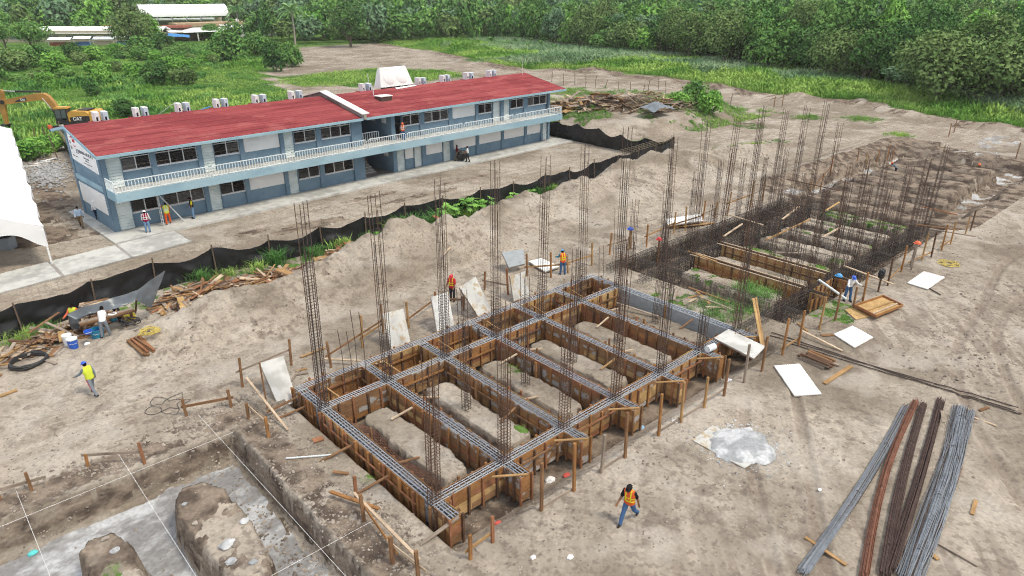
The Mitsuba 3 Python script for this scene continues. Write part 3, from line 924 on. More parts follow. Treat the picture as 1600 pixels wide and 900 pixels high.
def window(u0, u1, w0, w1, n, parent=sch):
    wk = part(parent, 'window', bb('alu', (u0, -.052, w0 - .001), (u1, .032, w0 + .05)))
    fr = MB()
    for i in range(n + 1):
        u = u0 + (u1 - u0) * i / n
        fr.lohi((u - .035, -.05, w0), (u + .035, .03, w1))
    for i in range(n):
        a, b = u0 + (u1 - u0) * i / n + .036, u0 + (u1 - u0) * (i + 1) / n - .036
        for z in (w0, w1 - .06, w0 + (w1 - w0) * .72):
            fr.lohi((a, -.045, z), (b, .025, z + .06))
        lv = MB()
        k = 9
        tilt = rng.choice([.03, .05, .05, .075])
        for j in range(k):
            z = w0 + .07 + (w1 - w0 - .1) * j / k
            if abs(z + .05 - (w0 + (w1 - w0) * .72)) < .05: continue
            c = V((a + b) / 2, .0, z + .05)
            ti = tilt + jit(.012)
            lv.box(frame(c, V(b - a, 0, 0), V(0, .075, ti), V(0, -.16 * ti, .012)))
        part(wk, 'louvres', bply(lv, rng.choice(['louvre_brown', 'louvre_brown', 'louvre_glint'])))
    part(wk, 'frame', bply(fr, 'alu'))
    part(wk, 'sill', bb('alu', (u0 - .04, -.09, w0 - .06), (u1 + .04, .02, w0 - .002)))
    return wk


def low_wall(u0, u1, b, top):
    part(sch, 'wall', bb('paint_blue', (u0, 0, b), (u1, .16, top)))


def tiles(u0, u1, b, top):
    k = part(sch, 'block_panel', bb('block_white', (u0, .03, b), (u1, .16, top)))
    n = int((top - b) / .21)
    for j in range(n):
        z = b + j * (top - b) / n
        part(k, 'course', ubox('block_white', BM @ frame(V((u0 + u1) / 2, -.005, z + .1), V(u1 - u0 - .02, 0, 0), V(0, .07, .0), V(0, .045, .16))))


def board(u0, u1, b, w0, w1):
    low_wall(u0, u1, b, w0)
    part(sch, 'white_panel', bb('paint_white', (u0 + .04, -.05, w0), (u1 - .04, .1, w1)))
    low_wall(u0, u1, w1, b + 2.62)
    if u1 - u0 > 2.2:
        for t in (.36, .5):
            part(sch, 'joint', bb('paint_column', (u0 + (u1 - u0) * t - .02, -.012, b + .02), (u0 + (u1 - u0) * t + .02, -.001, w0 - .02)))


def door(u0, u1, b):
    k = part(sch, 'door', bb('door_white', (u0, .06, b), (u1, .12, b + 2.15)))
    part(k, 'handle', bb('alu', (u1 - .14, .0, b + 1.0), (u1 - .08, .06, b + 1.12)))
    low_wall(u0, u1, b + 2.17, b + 2.62)
    for a in (u0 + .08, ):
        part(k, 'door_leaf_panel', bb('block_white', (u0 + .1, .045, b + .15), (u1 - .18, .06, b + 2.0)))


BAYS = {0: [('tile', .38, 1.42), ('win', 1.44, 3.42, 2), ('win', 3.84, 6.95, 3), ('tile', 7.34, 8.28), ('win', 8.30, 10.4, 2), ('pan', 10.8, 14.02), ('tile', 14.38, 15.3), ('win', 15.36, 17.5, 2), ('win', 18.0, 21.1, 3),
            ('tile', 26.15, 27.08), ('panl', 27.1, 28.25), ('door', 28.28, 29.3), ('pan', 29.78, 32.05), ('tile', 32.08, 33.08), ('pan', 33.5, 36.8), ('pan', 37.2, 40.68), ('pan', 41.05, 44.46), ('pan', 44.85, 47.3), ('door', 47.6, 48.5)],
        F2: [('tile', .38, 1.38), ('win', 1.40, 3.42, 2), ('win', 3.84, 6.95, 3), ('tile', 7.34, 8.28), ('win', 8.30, 10.4, 2), ('pan', 10.8, 14.02), ('tile', 14.38, 15.3), ('win', 15.36, 17.5, 2), ('win', 18.0, 21.1, 3),
             ('open', 26.1, 27.0), ('win', 27.05, 29.2, 2), ('win', 29.76, 33.0, 3), ('pan', 33.5, 36.8), ('win', 37.2, 39.3, 2), ('door', 39.4, 40.6), ('tile', 41.05, 42.0), ('win', 42.1, 44.3, 2), ('win', 44.9, 48.2, 3)]}
for b, bays in BAYS.items():
    for kind, u0, u1, *r in bays:
        if kind == 'tile': tiles(u0, u1, b, b + 2.62)
        if kind == 'win':
            low_wall(u0, u1, b, b + 1.12)
            window(u0, u1, b + 1.13, b + 2.42, r[0])
            low_wall(u0, u1, b + 2.44, b + 2.62)
        if kind in ('pan', 'panl'): board(u0, u1, b, b + 1.06, b + 2.45)
        if kind == 'door': door(u0, u1, b)
        if kind == 'open': low_wall(u0, u1, b + 2.3, b + 2.62)
    # fill between what stands beside a column
    ends = sorted([(r[1], r[2]) for r in bays])
    for (a0, a1), (b0, b1) in zip(ends[:-1], ends[1:]):
        if .015 < b0 - a1 < .7: part(sch, 'column', bb('paint_column', (a1 + .003, -.16, b), (b0 - .003, .2, b + 2.62)))
    part(sch, 'column', bb('paint_column', (0, -.16, b), (.375, .2, b + 2.62)))
    part(sch, 'column', bb('paint_column', (L - .28, -.16, b), (L, .2, b + 2.62)))
    part(sch, 'column', bb('paint_column', (21.12, -.2, b), (21.7, .2, b + 2.62)))
    part(sch, 'column', bb('paint_column', (21.72, -.16, b), (22.3, 2.2, b + 2.62)))
    part(sch, 'column', bb('paint_column', (25.62, -.2, b), (26.08, .2, b + 2.62)))
    part(sch, 'beam', bb('paint_column', (0, .0, b + 2.625), (L, .24, b + 2.78)))
    part(sch, 'partition', bb('paint_column', (25.63, .21, b), (25.83, 6.9, b + 2.62)), 'dark blue wall along the right of the stairwell')
    part(sch, 'white_panel', bb('paint_white', (25.58, .6, b + 1.5), (25.622, 1.3, b + 2.5)))
    part(sch, 'white_panel', bb('paint_white', (25.58, 2.4, b + 1.5), (25.622, 6.2, b + 2.5)))
    part(sch, 'wall', bb('paint_blue', (.2, DEP - .2, b), (L, DEP, b + 2.9)))
    part(sch, 'floor', bb('slab_dark', (.2, .25, b - .12), (L - .2, DEP - .22, b - .002)))
    for u in (7.2, 14.25, 22.31, 33.3, 40.9):
        part(sch, 'partition', bb('room_wall', (u, .33, b), (u + .12, DEP - .25, b + 2.6)))
# gallery slab with the stairwell left open behind
part(sch, 'gallery_fascia', bb('paint_light_blue', (0, -2.12, 2.62), (L, -1.98, 3.22)))
part(sch, 'gallery_fascia', bb('paint_light_blue', (0, -1.975, 2.62), (.14, 0, 3.22)))
part(sch, 'gallery_fascia', bb('paint_light_blue', (L - .14, -1.975, 2.62), (L, 0, 3.22)))
part(sch, 'gallery_floor', bb('slab_concrete', (.15, -1.97, 2.95), (L - .15, .24, 3.17)))
for u in np.arange(3.6, 48, 3.6):
    part(sch, 'gallery_bracket', bb('paint_blue', (u - .12, -1.9, 2.63), (u + .12, -.17, 2.94)))
part(sch, 'landing', bb('slab_concrete', (24.6, .3, 3.0), (25.6, 2.4, 3.17)))
# stairs seen through the open bay
st = part(sch, 'stair', bb('slab_dark', (22.45, 4.3, .0), (25.6, 5.6, 1.62)))
for j in range(9):
    part(st, 'step', bb('slab_concrete', (22.45, 1.0 + j * .36, .18 * j), (24.3, 1.36 + j * .36, .18 * (j + 1))))
for j in range(9):
    part(st, 'riser', bb('slab_dark', (22.45, 0.985 + j * .36, .18 * j), (24.3, 0.997 + j * .36, .18 * (j + 1) - .05)))
# railings of the gallery
SEG = [(.06, 6.9), (7.1, 13.95), (14.2, 21.4), (21.65, 25.85), (26.1, 33.2), (33.45, 40.7), (41.0, 48.7)]


def railing(a, b, z0, z1, parent, name='railing'):
    """A railing from a to b (u, v), its bars children of it."""
    a, b = V(*a, 0), V(*b, 0)
    ln = np.linalg.norm(b - a)
    d = (b - a) / ln
    fr = MB()
    up = V(0, 0, 1)
    pts = [a + up * (z0 + .08), a + up * (z1 - .1), a + d * .1 + up * z1, b - d * .1 + up * z1, b + up * (z1 - .1), b + up * (z0 + .08)]
    fr.tube(pts, .035, 5)
    fr.tube([a + up * (z0 + .12), b + up * (z0 + .12)], .028, 4)
    for t in np.linspace(0, 1, 5):
        p = a + d * ln * t
        fr.tube([p + up * z0, p + up * (z0 + .12)], .03, 4)
    k = part(parent, name, bply(fr, 'rail_white'))
    n = int(ln / .235)
    for i in range(1, n):
        p = a + d * ln * i / n
        part(k, 'baluster', ubox('rail_white', BM @ axis_m(p - V(.026, .012, -z0 - .12), p + V(.026, .012, z1))))
    return k


for a, b in SEG: railing((a, -2.05), (b, -2.05), 3.2, 4.08, sch)
railing((.06, -.15), (.06, -1.95), 3.2, 4.08, sch)
railing((48.7, -.15), (48.7, -1.95), 3.2, 4.08, sch)
railing((22.5, .45), (24.55, .45), 3.2, 4.15, sch)
railing((22.35, .6), (22.35, 2.2), 3.2, 4.1, sch)
# left gable
part(sch, 'gable_wall', bply(MB().add(*prism([(0, 0), (DEP, 0), (DEP, 6.75), (5.6, 7.0), (0, 5.82)], -.01, .18, 0)), 'paint_blue'))
part(sch, 'gable_column', bb('paint_column', (-.08, -.14, 0), (-.012, .3, 5.8)))
part(sch, 'gable_column', bb('paint_column', (-.08, DEP - .5, 0), (-.012, DEP, 6.7)))
part(sch, 'gable_band', bb('paint_light_blue', (-.1, .302, 2.95), (-.012, DEP - .502, 3.35)))
part(sch, 'white_panel', bb('paint_white', (-.06, .35, 1.15), (-.012, DEP - .55, 2.72)), 'blank white panel low on the gable')
sg_ = part(sch, 'sign_panel', bply(MB().add(*prism([(.33, 4.22), (DEP - .6, 4.5), (DEP - .6, 6.55), (5.55, 6.78), (.33, 5.62)], -.06, -.012, 0)), 'paint_white'), 'white sign with rows of small dark lettering and red marks')
matte('ink_grey', (.22, .22, .25))
matte('ink_red', (.55, .05, .08))
matte('ink_dark', (.05, .05, .06))


def ink(v0, v1, w, h, m, gaps):
    """A row of short strokes, as lettering too small to read."""
    mb, v = MB(), v0
    r = random.Random(int(v0 * 100 + w * 10))
    while v < v1:
        wd = .05 + .09 * r.random()
        mb.lohi((-.068, v, w), (-.061, min(v + wd, v1), w + h * (.7 + .3 * r.random())))
        v += wd + .03 + (.12 if r.random() < gaps else 0)
    part(sg_, 'lettering', bply(mb, m), kind='stuff')


ink(1.0, 4.9, 5.28, .26, 'ink_grey', .15)
ink(2.1, 3.4, 4.98, .13, 'ink_grey', .2)
ink(2.3, 3.1, 4.80, .12, 'ink_grey', .2)
ink(1.7, 3.7, 4.60, .06, 'ink_dark', .2)
ink(4.7, 6.1, 4.84, .06, 'ink_dark', .2)
ink(5.2, 5.7, 6.25, .14, 'ink_red', 0)
ink(4.75, 5.35, 5.95, .30, 'ink_red', 0)
ink(4.8, 5.2, 5.62, .12, 'ink_red', 0)
ink(5.85, 6.15, 5.75, .28, 'ink_grey', 0)
ink(5.75, 6.1, 5.35, .25, 'ink_grey', 0)
ink(4.3, 5.0, 5.18, .06, 'ink_grey', .2)
# right gable and roof
part(sch, 'gable_wall', bply(MB().add(*prism([(.25, 0), (DEP, 0), (DEP, 6.75), (5.6, 7.0), (.25, 5.8)], L - .18, L - .01, 0)), 'paint_blue'))
EA, RI, BK = (-1.15, 5.83), (5.6, 7.16), (9.4, 6.45)
for a, b in ((-.42, 21.9), (22.25, 50.6)):
    rf = part(sch, 'roof', bply(MB().add(*prism([(EA[0], EA[1] - .2), (RI[0], RI[1] - .2), (BK[0], BK[1] - .2), (BK[0], BK[1]), RI, EA], a, b, 0)), 'paint_light_blue'))
    part(rf, 'covering', bply(MB().add(*prism([(EA[0] + .08, EA[1] + .02), (RI[0], RI[1] + .005), (BK[0] - .1, BK[1] + .02), (BK[0] - .1, BK[1] + .05), (RI[0], RI[1] + .04), (EA[0] + .08, EA[1] + .05)], a + .07, b - .07, 0)), 'roof_red'))
    n = int((b - a) / 1.6)
    lp = MB()
    for i in range(1, 7):                      # lapped joints of the red felt
        t = i / 7
        lp.box(frame(V((a + b) / 2, EA[0] + (RI[0] - EA[0]) * t, EA[1] + (RI[1] - EA[1]) * t + .052), V(b - a - .2, 0, 0), V(0, .14, .025), V(0, 0, .03)))
    part(rf, 'laps', bply(lp, 'roof_red'))
par = part(sch, 'roof_parapet', bply(MB().add(*prism([(EA[0] - .1, EA[1] - .1), (RI[0], RI[1] - .1), (BK[0], BK[1] - .1), (BK[0], BK[1] + .28), (RI[0], RI[1] + .42), (EA[0] - .1, EA[1] + .38)], 21.92, 22.23, 0)), 'slab_dark'))
part(par, 'coping', bply(MB().add(*prism([(EA[0] - .14, EA[1] + .385), (RI[0], RI[1] + .425), (BK[0], BK[1] + .285), (BK[0], BK[1] + .35), (RI[0], RI[1] + .5), (EA[0] - .14, EA[1] + .46)], 21.7, 22.5, 0)), 'paint_white'))

# air conditioners standing on the roof
shiny('ac_white', (.74, .76, .78), .45, 0, .08, 3)
shiny('ac_blue', (.50, .62, .72), .4)
matte('dark_plastic', (.03, .03, .035))
ACU = [(2.3, 1), (2.9, 0), (5.3, 1), (5.95, 0), (8.7, 1), (9.35, 0), (12.0, 1), (12.7, 0), (15.65, 1), (16.35, 0), (19.3, 1), (20.05, 0), (27.3, 1), (28.0, 0), (34.6, 1), (35.2, 0), (38.1, 1), (38.7, 0), (41.7, 1), (42.3, 0), (45.4, 1), (46.0, 0)]
for i, (u, side) in enumerate(ACU):
    k = thing('air_conditioner', 'white air conditioner unit on the back roof edge, %s from the left' % ORD[i], 'air conditioner', 'air conditioners on the school roof')
    z = 6.93
    v = 6.6 + (.12 if side else 0)
    part(k, 'casing', bb('ac_white' if side else 'ac_blue', (u - .17, v - .38, z + .1), (u + .17, v + .38, z + .82)))
    part(k, 'end_cap', bb('ac_white', (u - .185, v - .385, z + .823), (u + .185, v + .385, z + .85)))
    gr = MB().mesh(trimesh.creation.cylinder(.27, .02, sections=18, transform=trimesh.transformations.rotation_matrix(math.pi / 2, [0, 1, 0])))
    vv, ff = gr.get()
    part(k, 'fan_grille', bply(MB().add(vv + V(u + .18, v, z + .46), ff), 'dark_plastic'))
    part(k, 'service_panel', bb('dark_plastic', (u - .1, v - .392, z + .2), (u + .04, v - .381, z + .48)))
    part(k, 'base', bb('roof_red', (u - .5, v - .5, z - .15), (u + .5, v + .5, z + .098)))
# the large white twin-dome unit
k = thing('rooftop_unit', 'large white leaning unit with two round bulges on the roof ridge', 'rooftop unit')
vv, ff = prism([(6.1, 7.25), (7.3, 7.15), (7.15, 9.05), (6.9, 9.15), (6.75, 9.1)], 29.2, 33.5, 0)
vv[:, 0] = 31.35 + (vv[:, 0] - 31.35) * (1 - .11 * (vv[:, 2] - 7.2))
part(k, 'casing', bply(MB().add(vv, ff), 'paint_white'))
for s in (-.82, .82):
    d = trimesh.creation.icosphere(3, 1.0)
    dv = np.array(d.vertices) * V(.72, .16, .72)
    c = V(31.35 + s, 6.42, 8.12)
    a = math.atan2(.65, 1.85)
    R = np.array([[1, 0, 0], [0, math.cos(a), math.sin(a)], [0, -math.sin(a), math.cos(a)]])
    part(k, 'dome', bply(MB().add(dv @ R.T + c, d.faces), 'paint_white', True))
part(k, 'foot', bb('dark_plastic', (29.3, 6.05, 7.1), (33.4, 6.25, 7.24)))
solo('loose_sheet', bply(MB().add(*slab([(30.4, 5.0, 7.12), (33.3, 5.25, 7.2), (33.2, 5.55, 7.26), (30.5, 5.4, 7.22)], .03)), 'paint_white'), 'flat white sheet lying on the roof below the twin-bulge unit', 'sheet')
k = thing('roof_hatch', 'low brown roof hatch with a pale lid on the red roof', 'roof hatch')
part(k, 'curb', bb('rebar_maroon', (26.4, 2.2, 6.45), (27.7, 3.3, 6.95)))
part(k, 'lid', bb('paint_white', (26.33, 2.13, 6.953), (27.77, 3.37, 7.02)))
solo('roof_vent', bply(MB().tube([(26.9, 4.2, 6.8), (26.9, 4.2, 7.6)], .05, 6), 'alu'), 'thin white vent pipe behind the roof hatch', 'vent pipe')
for u, v in ((49.5, 5.0), (28.6, 7.4)):
    solo('antenna_mast', bply(MB().tube([(u, v, 6.6), (u, v, 8.6)], .03, 5), 'alu'), 'thin metal mast at the far right end of the roof' if u > 49 else 'thin metal mast behind the roof ridge left of the twin-bulge unit', 'mast', 'thin masts on the roof')


# ------------------------------------------------------------------ shade-cloth fences
shiny('cloth_black', (.011, .012, .0145), .42, 0, .3, 2, .5)
shiny('tarp_grey', (.14, .165, .19), .35, 0, .4, 3, .6)
matte('post_wood', (.16, .12, .09), .4, 8)
shiny('wire', (.36, .31, .22), .6, .2)


def along(pts, step):
    pts = np.asarray(pts, float)
    seg = np.linalg.norm(np.diff(pts, axis=0), axis=1)
    s = np.concatenate([[0], np.cumsum(seg)])
    t = np.arange(0, s[-1] + step / 2, step)
    return np.stack([np.interp(t, s, pts[:, k]) for k in range(pts.shape[1])], 1), t


def fence(label, pts, h, sag, post_step, seed, cat='fence', lean=.12, mesh=True, drop=0.0):
    """A fence of posts with a hanging black cloth; pts = (x, y)."""
    key = thing('shade_fence', label, cat)
    P, t = along(pts, .16)
    d = np.gradient(P, axis=0)
    d /= np.linalg.norm(d, axis=1, keepdims=True)
    n = np.stack([-d[:, 1], d[:, 0]], 1)
    zb = H(P[:, 0], P[:, 1])
    rows = np.linspace(0, 1, 9)
    ph = t / post_step
    hang = np.abs((ph % 1) - .5) * 2
    vs = .35 + 1.3 * meshkit.noise(np.stack([np.floor(ph) * 3.7, ph * 0 + seed, ph * 0], 1), seed)
    top = zb + h - sag * vs * (1 - hang ** 2) + .55 * (meshkit.fbm(np.stack([t * .4, t * 0, t * 0], 1), 3, seed) - .5) - drop * sstep(.25, .0, (t / t[-1]))
    v = []
    for r in rows:
        fold = .42 * (meshkit.fbm(np.stack([t * 1.3 + r * 2.6, r * 2.5 - t * .5, t * 0 + seed], 1), 4, seed) - .5) + .12 * np.sin(t * 2.1 + 3 * r + seed) * (1 - r) * .6
        off = lean * (1 - r) + fold * (.3 + .9 * np.sin(np.pi * min(r + .1, 1)))
        z = zb - .05 + (top - zb) * r
        v.append(np.stack([P[:, 0] - n[:, 0] * off, P[:, 1] - n[:, 1] * off, z], 1))
    m = len(P)
    v = np.concatenate(v)
    q = (np.arange(len(rows) - 1)[:, None] * m + np.arange(m - 1)).ravel()
    f = np.vstack([np.stack([q, q + 1, q + m + 1], 1), np.stack([q, q + m + 1, q + m], 1)])
    part(key, 'cloth', mikit.ply((v, f), 'cloth_black', True))
    k = int(t[-1] / post_step)
    for i in range(k + 1):
        j = min(int(i * post_step / .16), m - 1)
        x, y = P[j] - n[j] * (lean + .1)
        lx, ly = jit(.12), jit(.1)
        part(key, 'post', MB().tube([(x, y, zb[j] - .2), (x + lx * .5 + jit(.02), y + ly * .5, zb[j] + h * .6), (x + lx, y + ly, zb[j] + h + .22 + jit(.15))], [.05, .045, .04], 6).ply('post_wood'))
    if mesh:
        mb = MB()
        for r in (.1, .28, .46, .64):
            mb.tube(np.stack([P[::6, 0] + n[::6, 0] * .08, P[::6, 1] + n[::6, 1] * .08, zb[::6] + h - .2 + r], 1), .010, 3, False)
        for j in range(0, m, 2):
            x, y = P[j] + n[j] * .08
            mb.bar((x, y, zb[j] + h - .6), (x, y, zb[j] + h + .46), .012, .012)
        part(key, 'wire_mesh', mb.ply('wire'), kind='stuff')
    return key


FEN = [(-11.5, 17.4), (-8.5, 17.8), (-5.2, 18.4), (-1.0, 19.2), (3, 19.3), (7, 18.9), (11.2, 18.6), (15.5, 19.0), (19, 19.2), (24, 18.8), (30, 18.5), (36, 18.9), (45.5, 19.4), (54, 20.6)]
fence('long black shade-cloth fence between the site and the school yard', FEN, 1.75, .30, 3.6, 3)
fence('black shade-cloth fence running from the corner back to the school', [(54, 20.7), (50.4, 22.8), (50.7, 30.4), (51.0, 37.0), (51.3, 41)], 2.05, .45, 3.4, 8, mesh=False, lean=.3)
fence('short grey-black mesh fence behind the left gable', [(2.2, 46.5), (2.6, 52), (3.6, 60), (4.6, 70)], 1.9, .35, 3.4, 5, lean=.1)


# ------------------------------------------------------------------ loose boards and heaps
def plank(key, c, yaw, pitch, roll, l, w, t, m):
    x = V(math.cos(yaw) * math.cos(pitch), math.sin(yaw) * math.cos(pitch), math.sin(pitch))
    y = norm(np.cross(V(0, 0, 1), x))
    z = np.cross(x, y)
    y, z = y * math.cos(roll) + z * math.sin(roll), z * math.cos(roll) - y * math.sin(roll)
    return part(key, 'plank', ubox(m, frame(c, x * l, y * w, z * t)))


def heap(name, label, cx, cy, ax, ay, ang, n, h, lr=(.7, 2.2), wr=(.08, .24), mats=HEAP_W, seed=0, main=None, group=None, spread=1.0):
    key = thing(name, label, 'pile of boards', group)
    r = random.Random(seed)
    for i in range(n):
        a, rad = r.random() * 6.283, math.sqrt(r.random())
        u, v = math.cos(a) * rad * ax, math.sin(a) * rad * ay
        x, y = cx + u * math.cos(ang) - v * math.sin(ang), cy + u * math.sin(ang) + v * math.cos(ang)
        lv = h * max(0, 1 - rad ** 1.3) * r.random() ** .6
        yaw = (main if main is not None else ang) + r.gauss(0, .55 * spread) + (1.3 if r.random() < .18 else 0)
        l, w = lr[0] + (lr[1] - lr[0]) * r.random() ** 1.4, wr[0] + (wr[1] - wr[0]) * r.random() ** 1.5
        plank(key, V(x, y, zat(x, y) + .04 + lv), yaw, r.gauss(0, .10 + .12 * (lv > .1)), r.gauss(0, .25), l, w, .022 + .03 * r.random(), r.choice(mats))
    return key


heap('board_pile', 'loose pile of scrap boards left of the grey tarpaulin shelter', -6.6, 15.9, 2.3, 1.0, .25, 142, .55, (.8, 2.4), seed=1)
heap('board_pile', 'scattered flat boards at the far left below the black fence', -9.4, 15.2, 1.8, .8, .5, 39, .2, (1.0, 2.6), seed=2, mats=['wood_tan', 'wood_grey', 'wood_pale', 'wood_brown'])
heap('board_pile', 'high tangle of scrap boards right of the grey tarpaulin shelter', .7, 16.5, 2.6, 1.25, .15, 195, .8, (.7, 2.3), seed=3)
heap('board_pile', 'scrap boards strewn along the fence right of the high tangle', 4.9, 16.3, 2.2, .9, .05, 105, .35, (.8, 2.4), seed=4)
heap('board_pile', 'stacked scrap boards against the middle of the long fence', 10.7, 16.7, 1.9, .8, .1, 120, .75, (.8, 2.0), seed=5)
heap('board_pile', 'flat boards on the sand where the weeds begin', 8.0, 15.9, 1.6, .7, .3, 63, .3, (.8, 2.2), seed=6)
heap('board_pile', 'stacked boards beside the leafy weeds at the fence', 14.6, 16.6, 2.0, .75, .2, 105, .5, (.8, 2.1), seed=7)
heap('board_pile', 'thin spread of boards between the two fence piles', 12.6, 16.2, 1.3, .6, .2, 45, .25, (.7, 1.9), seed=8)
# single boards that show
for i, (p, q_, w, m, lab) in enumerate((
        ((5.46, 16.07, 0.10), (5.63, 14.29, -0.10), .45, 'wood_tan', 'wide tan plywood board slanting on the pile below the fence'),
        ((0.25, 14.87, 0.20), (0.40, 13.43, 0.00), .26, 'wood_pale', 'pale board propped on the high tangle of scrap'),
        ((-0.72, 15.20, 0.30), (-0.85, 14.40, -0.10), .34, 'wood_yellow', 'small yellow plywood piece in the high tangle of scrap'),
        ((-6.66, 14.89, 0.30), (-6.74, 14.64, -0.20), .3, 'wood_yellow', 'yellow plywood strip standing in the left scrap pile'),
        ((-7.03, 16.25, 0.40), (-6.08, 14.29, 0.00), .14, 'wood_grey', 'long grey plank across the left scrap pile'),
        ((-7.89, 15.99, 0.20), (-6.20, 17.74, 0.20), .13, 'wood_brown', 'long brown plank along the left scrap pile'),
        ((-0.98, 13.83, 0.60), (-0.74, 13.46, -0.20), .16, 'wood_grey', 'grey plank leaning on the high tangle of scrap'),
        ((-0.78, 13.38, 0.50), (-0.19, 12.76, 0.10), .17, 'wood_pale', 'pale plank lying across the high tangle of scrap'),
        ((17.93, 16.36, 0.90), (17.76, 14.34, 0.00), .28, 'wood_red', 'red-brown plank propped up beside the leafy weeds'),
        ((17.21, 14.82, 0.20), (17.35, 13.95, 0.00), .45, 'wood_yellow', 'small orange board at the foot of the propped plank'),
        ((13.94, 9.94, 0.60), (15.04, 10.48, 0.80), .10, 'wood_pale', 'thin stick lying on the sand berm'),
        ((8.48, 15.69, 0.30), (8.19, 14.43, 0.20), .35, 'wood_tan', 'broad tan board on the flat boards of the fence'),
        ((-9.98, 11.15, -0.50), (-9.31, 11.27, -0.50), .2, 'wood_tan', 'tan plank lying alone at the left edge'),
        ((-7.81, 13.49, -0.50), (-7.48, 12.42, -0.50), .16, 'wood_grey', 'short grey block beside the black hose ring'),
        ((-7.61, 13.73, -0.50), (-6.99, 14.61, -0.50), .17, 'wood_brown', 'brown plank lying by the water bucket, leftmost of three'),
        ((-7.48, 13.53, -0.50), (-6.91, 14.44, -0.50), .15, 'wood_brown', 'brown plank lying by the water bucket, middle of three'),
        ((-7.36, 13.59, -0.50), (-6.85, 14.30, -0.50), .14, 'wood_grey', 'grey plank lying by the water bucket, rightmost of three'),
        ((-7.35, 14.48, -0.50), (-6.18, 14.90, -0.50), .12, 'wood_pale', 'pale plank lying behind the water bucket'),
        ((-2.55, -1.66, -0.50), (-1.00, -2.80, -0.50), .05, 'rail_white', 'thin white pipe lying on the rim of the pit'),
        ((-1.69, -3.78, -0.30), (-1.24, -4.14, -0.45), .14, 'wood_brown', 'short brown plank on the rim between the pit and the forms'),
        ((-1.25, -1.36, -0.70), (-0.84, -1.44, -0.70), .3, 'wood_red', 'small reddish board lying by the left form'),
        ((18.37, -13.16, -0.50), (20.89, -13.30, -0.50), .2, 'wood_tan', 'tan timber lying on the sand right of the white panel'),
        ((22.25, -10.05, -0.20), (22.03, -12.35, -0.42), .12, 'wood_pale', 'long whitish plank lying toward the iron bars'),
        ((22.98, -10.83, -0.50), (23.53, -11.23, -0.50), .2, 'wood_brown', 'short brown board beside the grey square panel'),
        ((23.46, -9.31, -0.50), (22.96, -10.10, -0.50), .13, 'wood_tan', 'slim board on the weeds beside the stakes'),
        ((33.90, -12.41, -0.50), (33.37, -13.22, -0.50), .06, 'rebar_brown', 'thin rod lying on the sand behind the panels'),
        ((8.32, -17.21, -0.50), (8.10, -18.67, -0.50), .12, 'wood_tan', 'timber bearer under the grey bar bundle'),
        ((10.90, -19.68, -0.50), (10.51, -20.54, -0.50), .14, 'wood_tan', 'timber bearer sticking out right of the grey bars'),
        ((11.26, -20.32, -0.50), (11.12, -21.49, -0.50), .07, 'wood_grey', 'thin grey lath lying near the lower right corner'),
        ((20.38, -18.67, -0.50), (20.24, -19.56, -0.50), .1, 'wood_pale', 'pale lath lying right of the far end of the bars'),
        ((21.02, -18.73, -0.50), (21.65, -18.90, -0.50), .12, 'wood_brown', 'short brown offcut beside the iron bars'),
        ((15.21, -19.62, -0.50), (16.15, -19.46, -0.50), .12, 'wood_brown', 'short upright-lying block right of the bars, upper one'),
        ((13.57, -20.60, -0.50), (14.48, -20.46, -0.50), .13, 'wood_tan', 'short block right of the bars, rightmost one'),
        ((11.98, -20.07, -0.50), (13.20, -19.83, -0.50), .17, 'wood_brown', 'short block right of the bars, lowest one'),
        ((19.39, -17.73, -0.20), (18.50, -18.06, -0.20), .12, 'wood_grey', 'small grey block lying on the far end of the bars'))):
    a, b = V(*p), V(*q_)
    a[2] = max(a[2], zat(a[0], a[1]) + .05)
    b[2] = max(b[2], zat(b[0], b[1]) + .05)
    solo('loose_board' if 'pipe' not in lab and 'rod' not in lab else 'loose_rod', ubox(m, bar_m(a, b, w, .04)), lab, 'board' if 'pipe' not in lab and 'rod' not in lab else 'rod')
# neat stacks
k = thing('timber_stack', 'neat stack of new pale timbers in front of the work bench', 'stack of timbers')
for i in range(3):
    for j in range(2):
        a, b = V(*(-6.56, 12.35, -0.50)), V(*(-5.31, 12.61, -0.50))
        o = V(0, 0, .07 + .15 * j) + norm(np.cross(V(0, 0, 1), b - a)) * (.21 * (i - 1))
        part(k, 'timber', ubox(rng.choice(['wood_pale', 'wood_pale', 'wood_tan']), bar_m(a + o, b + o + V(jit(.1), jit(.1), 0), .19, .13)))
k = thing('timber_stack', 'stack of dark grey timbers on the sand right of the foundation', 'stack of timbers')
for i in range(13):
    a, b = V(*(20.05, -11.24, -0.50)), V(*(19.93, -12.59, -0.50))
    side = norm(np.cross(V(0, 0, 1), b - a))
    o = side * (.17 * (i % 6) - .25) + V(0, 0, .06 + .11 * (i // 6)) + norm(b - a) * jit(.2)
    part(k, 'timber', ubox(rng.choice(['wood_dark', 'wood_brown', 'wood_grey', 'wood_dark']), bar_m(a + o, b + o + V(jit(.12), jit(.12), 0), .13, .09)))
k = thing('timber_stack', 'small heap of brown offcuts with a yellow rope on the sand slope', 'stack of timbers')
for i in range(9):
    a, b = V(*(-4.37, 11.48, -0.50)), V(*(-4.02, 10.12, -0.50))
    a[2], b[2] = zat(*a[:2]) + .06, zat(*b[:2]) + .06
    o = norm(np.cross(V(0, 0, 1), b - a)) * (.18 * (i % 5) - .1) + V(0, 0, .1 * (i // 5))
    part(k, 'timber', ubox(rng.choice(['wood_brown', 'wood_tan', 'wood_red']), bar_m(a + o, b + o + V(jit(.1), jit(.1), 0), .12, .08)))


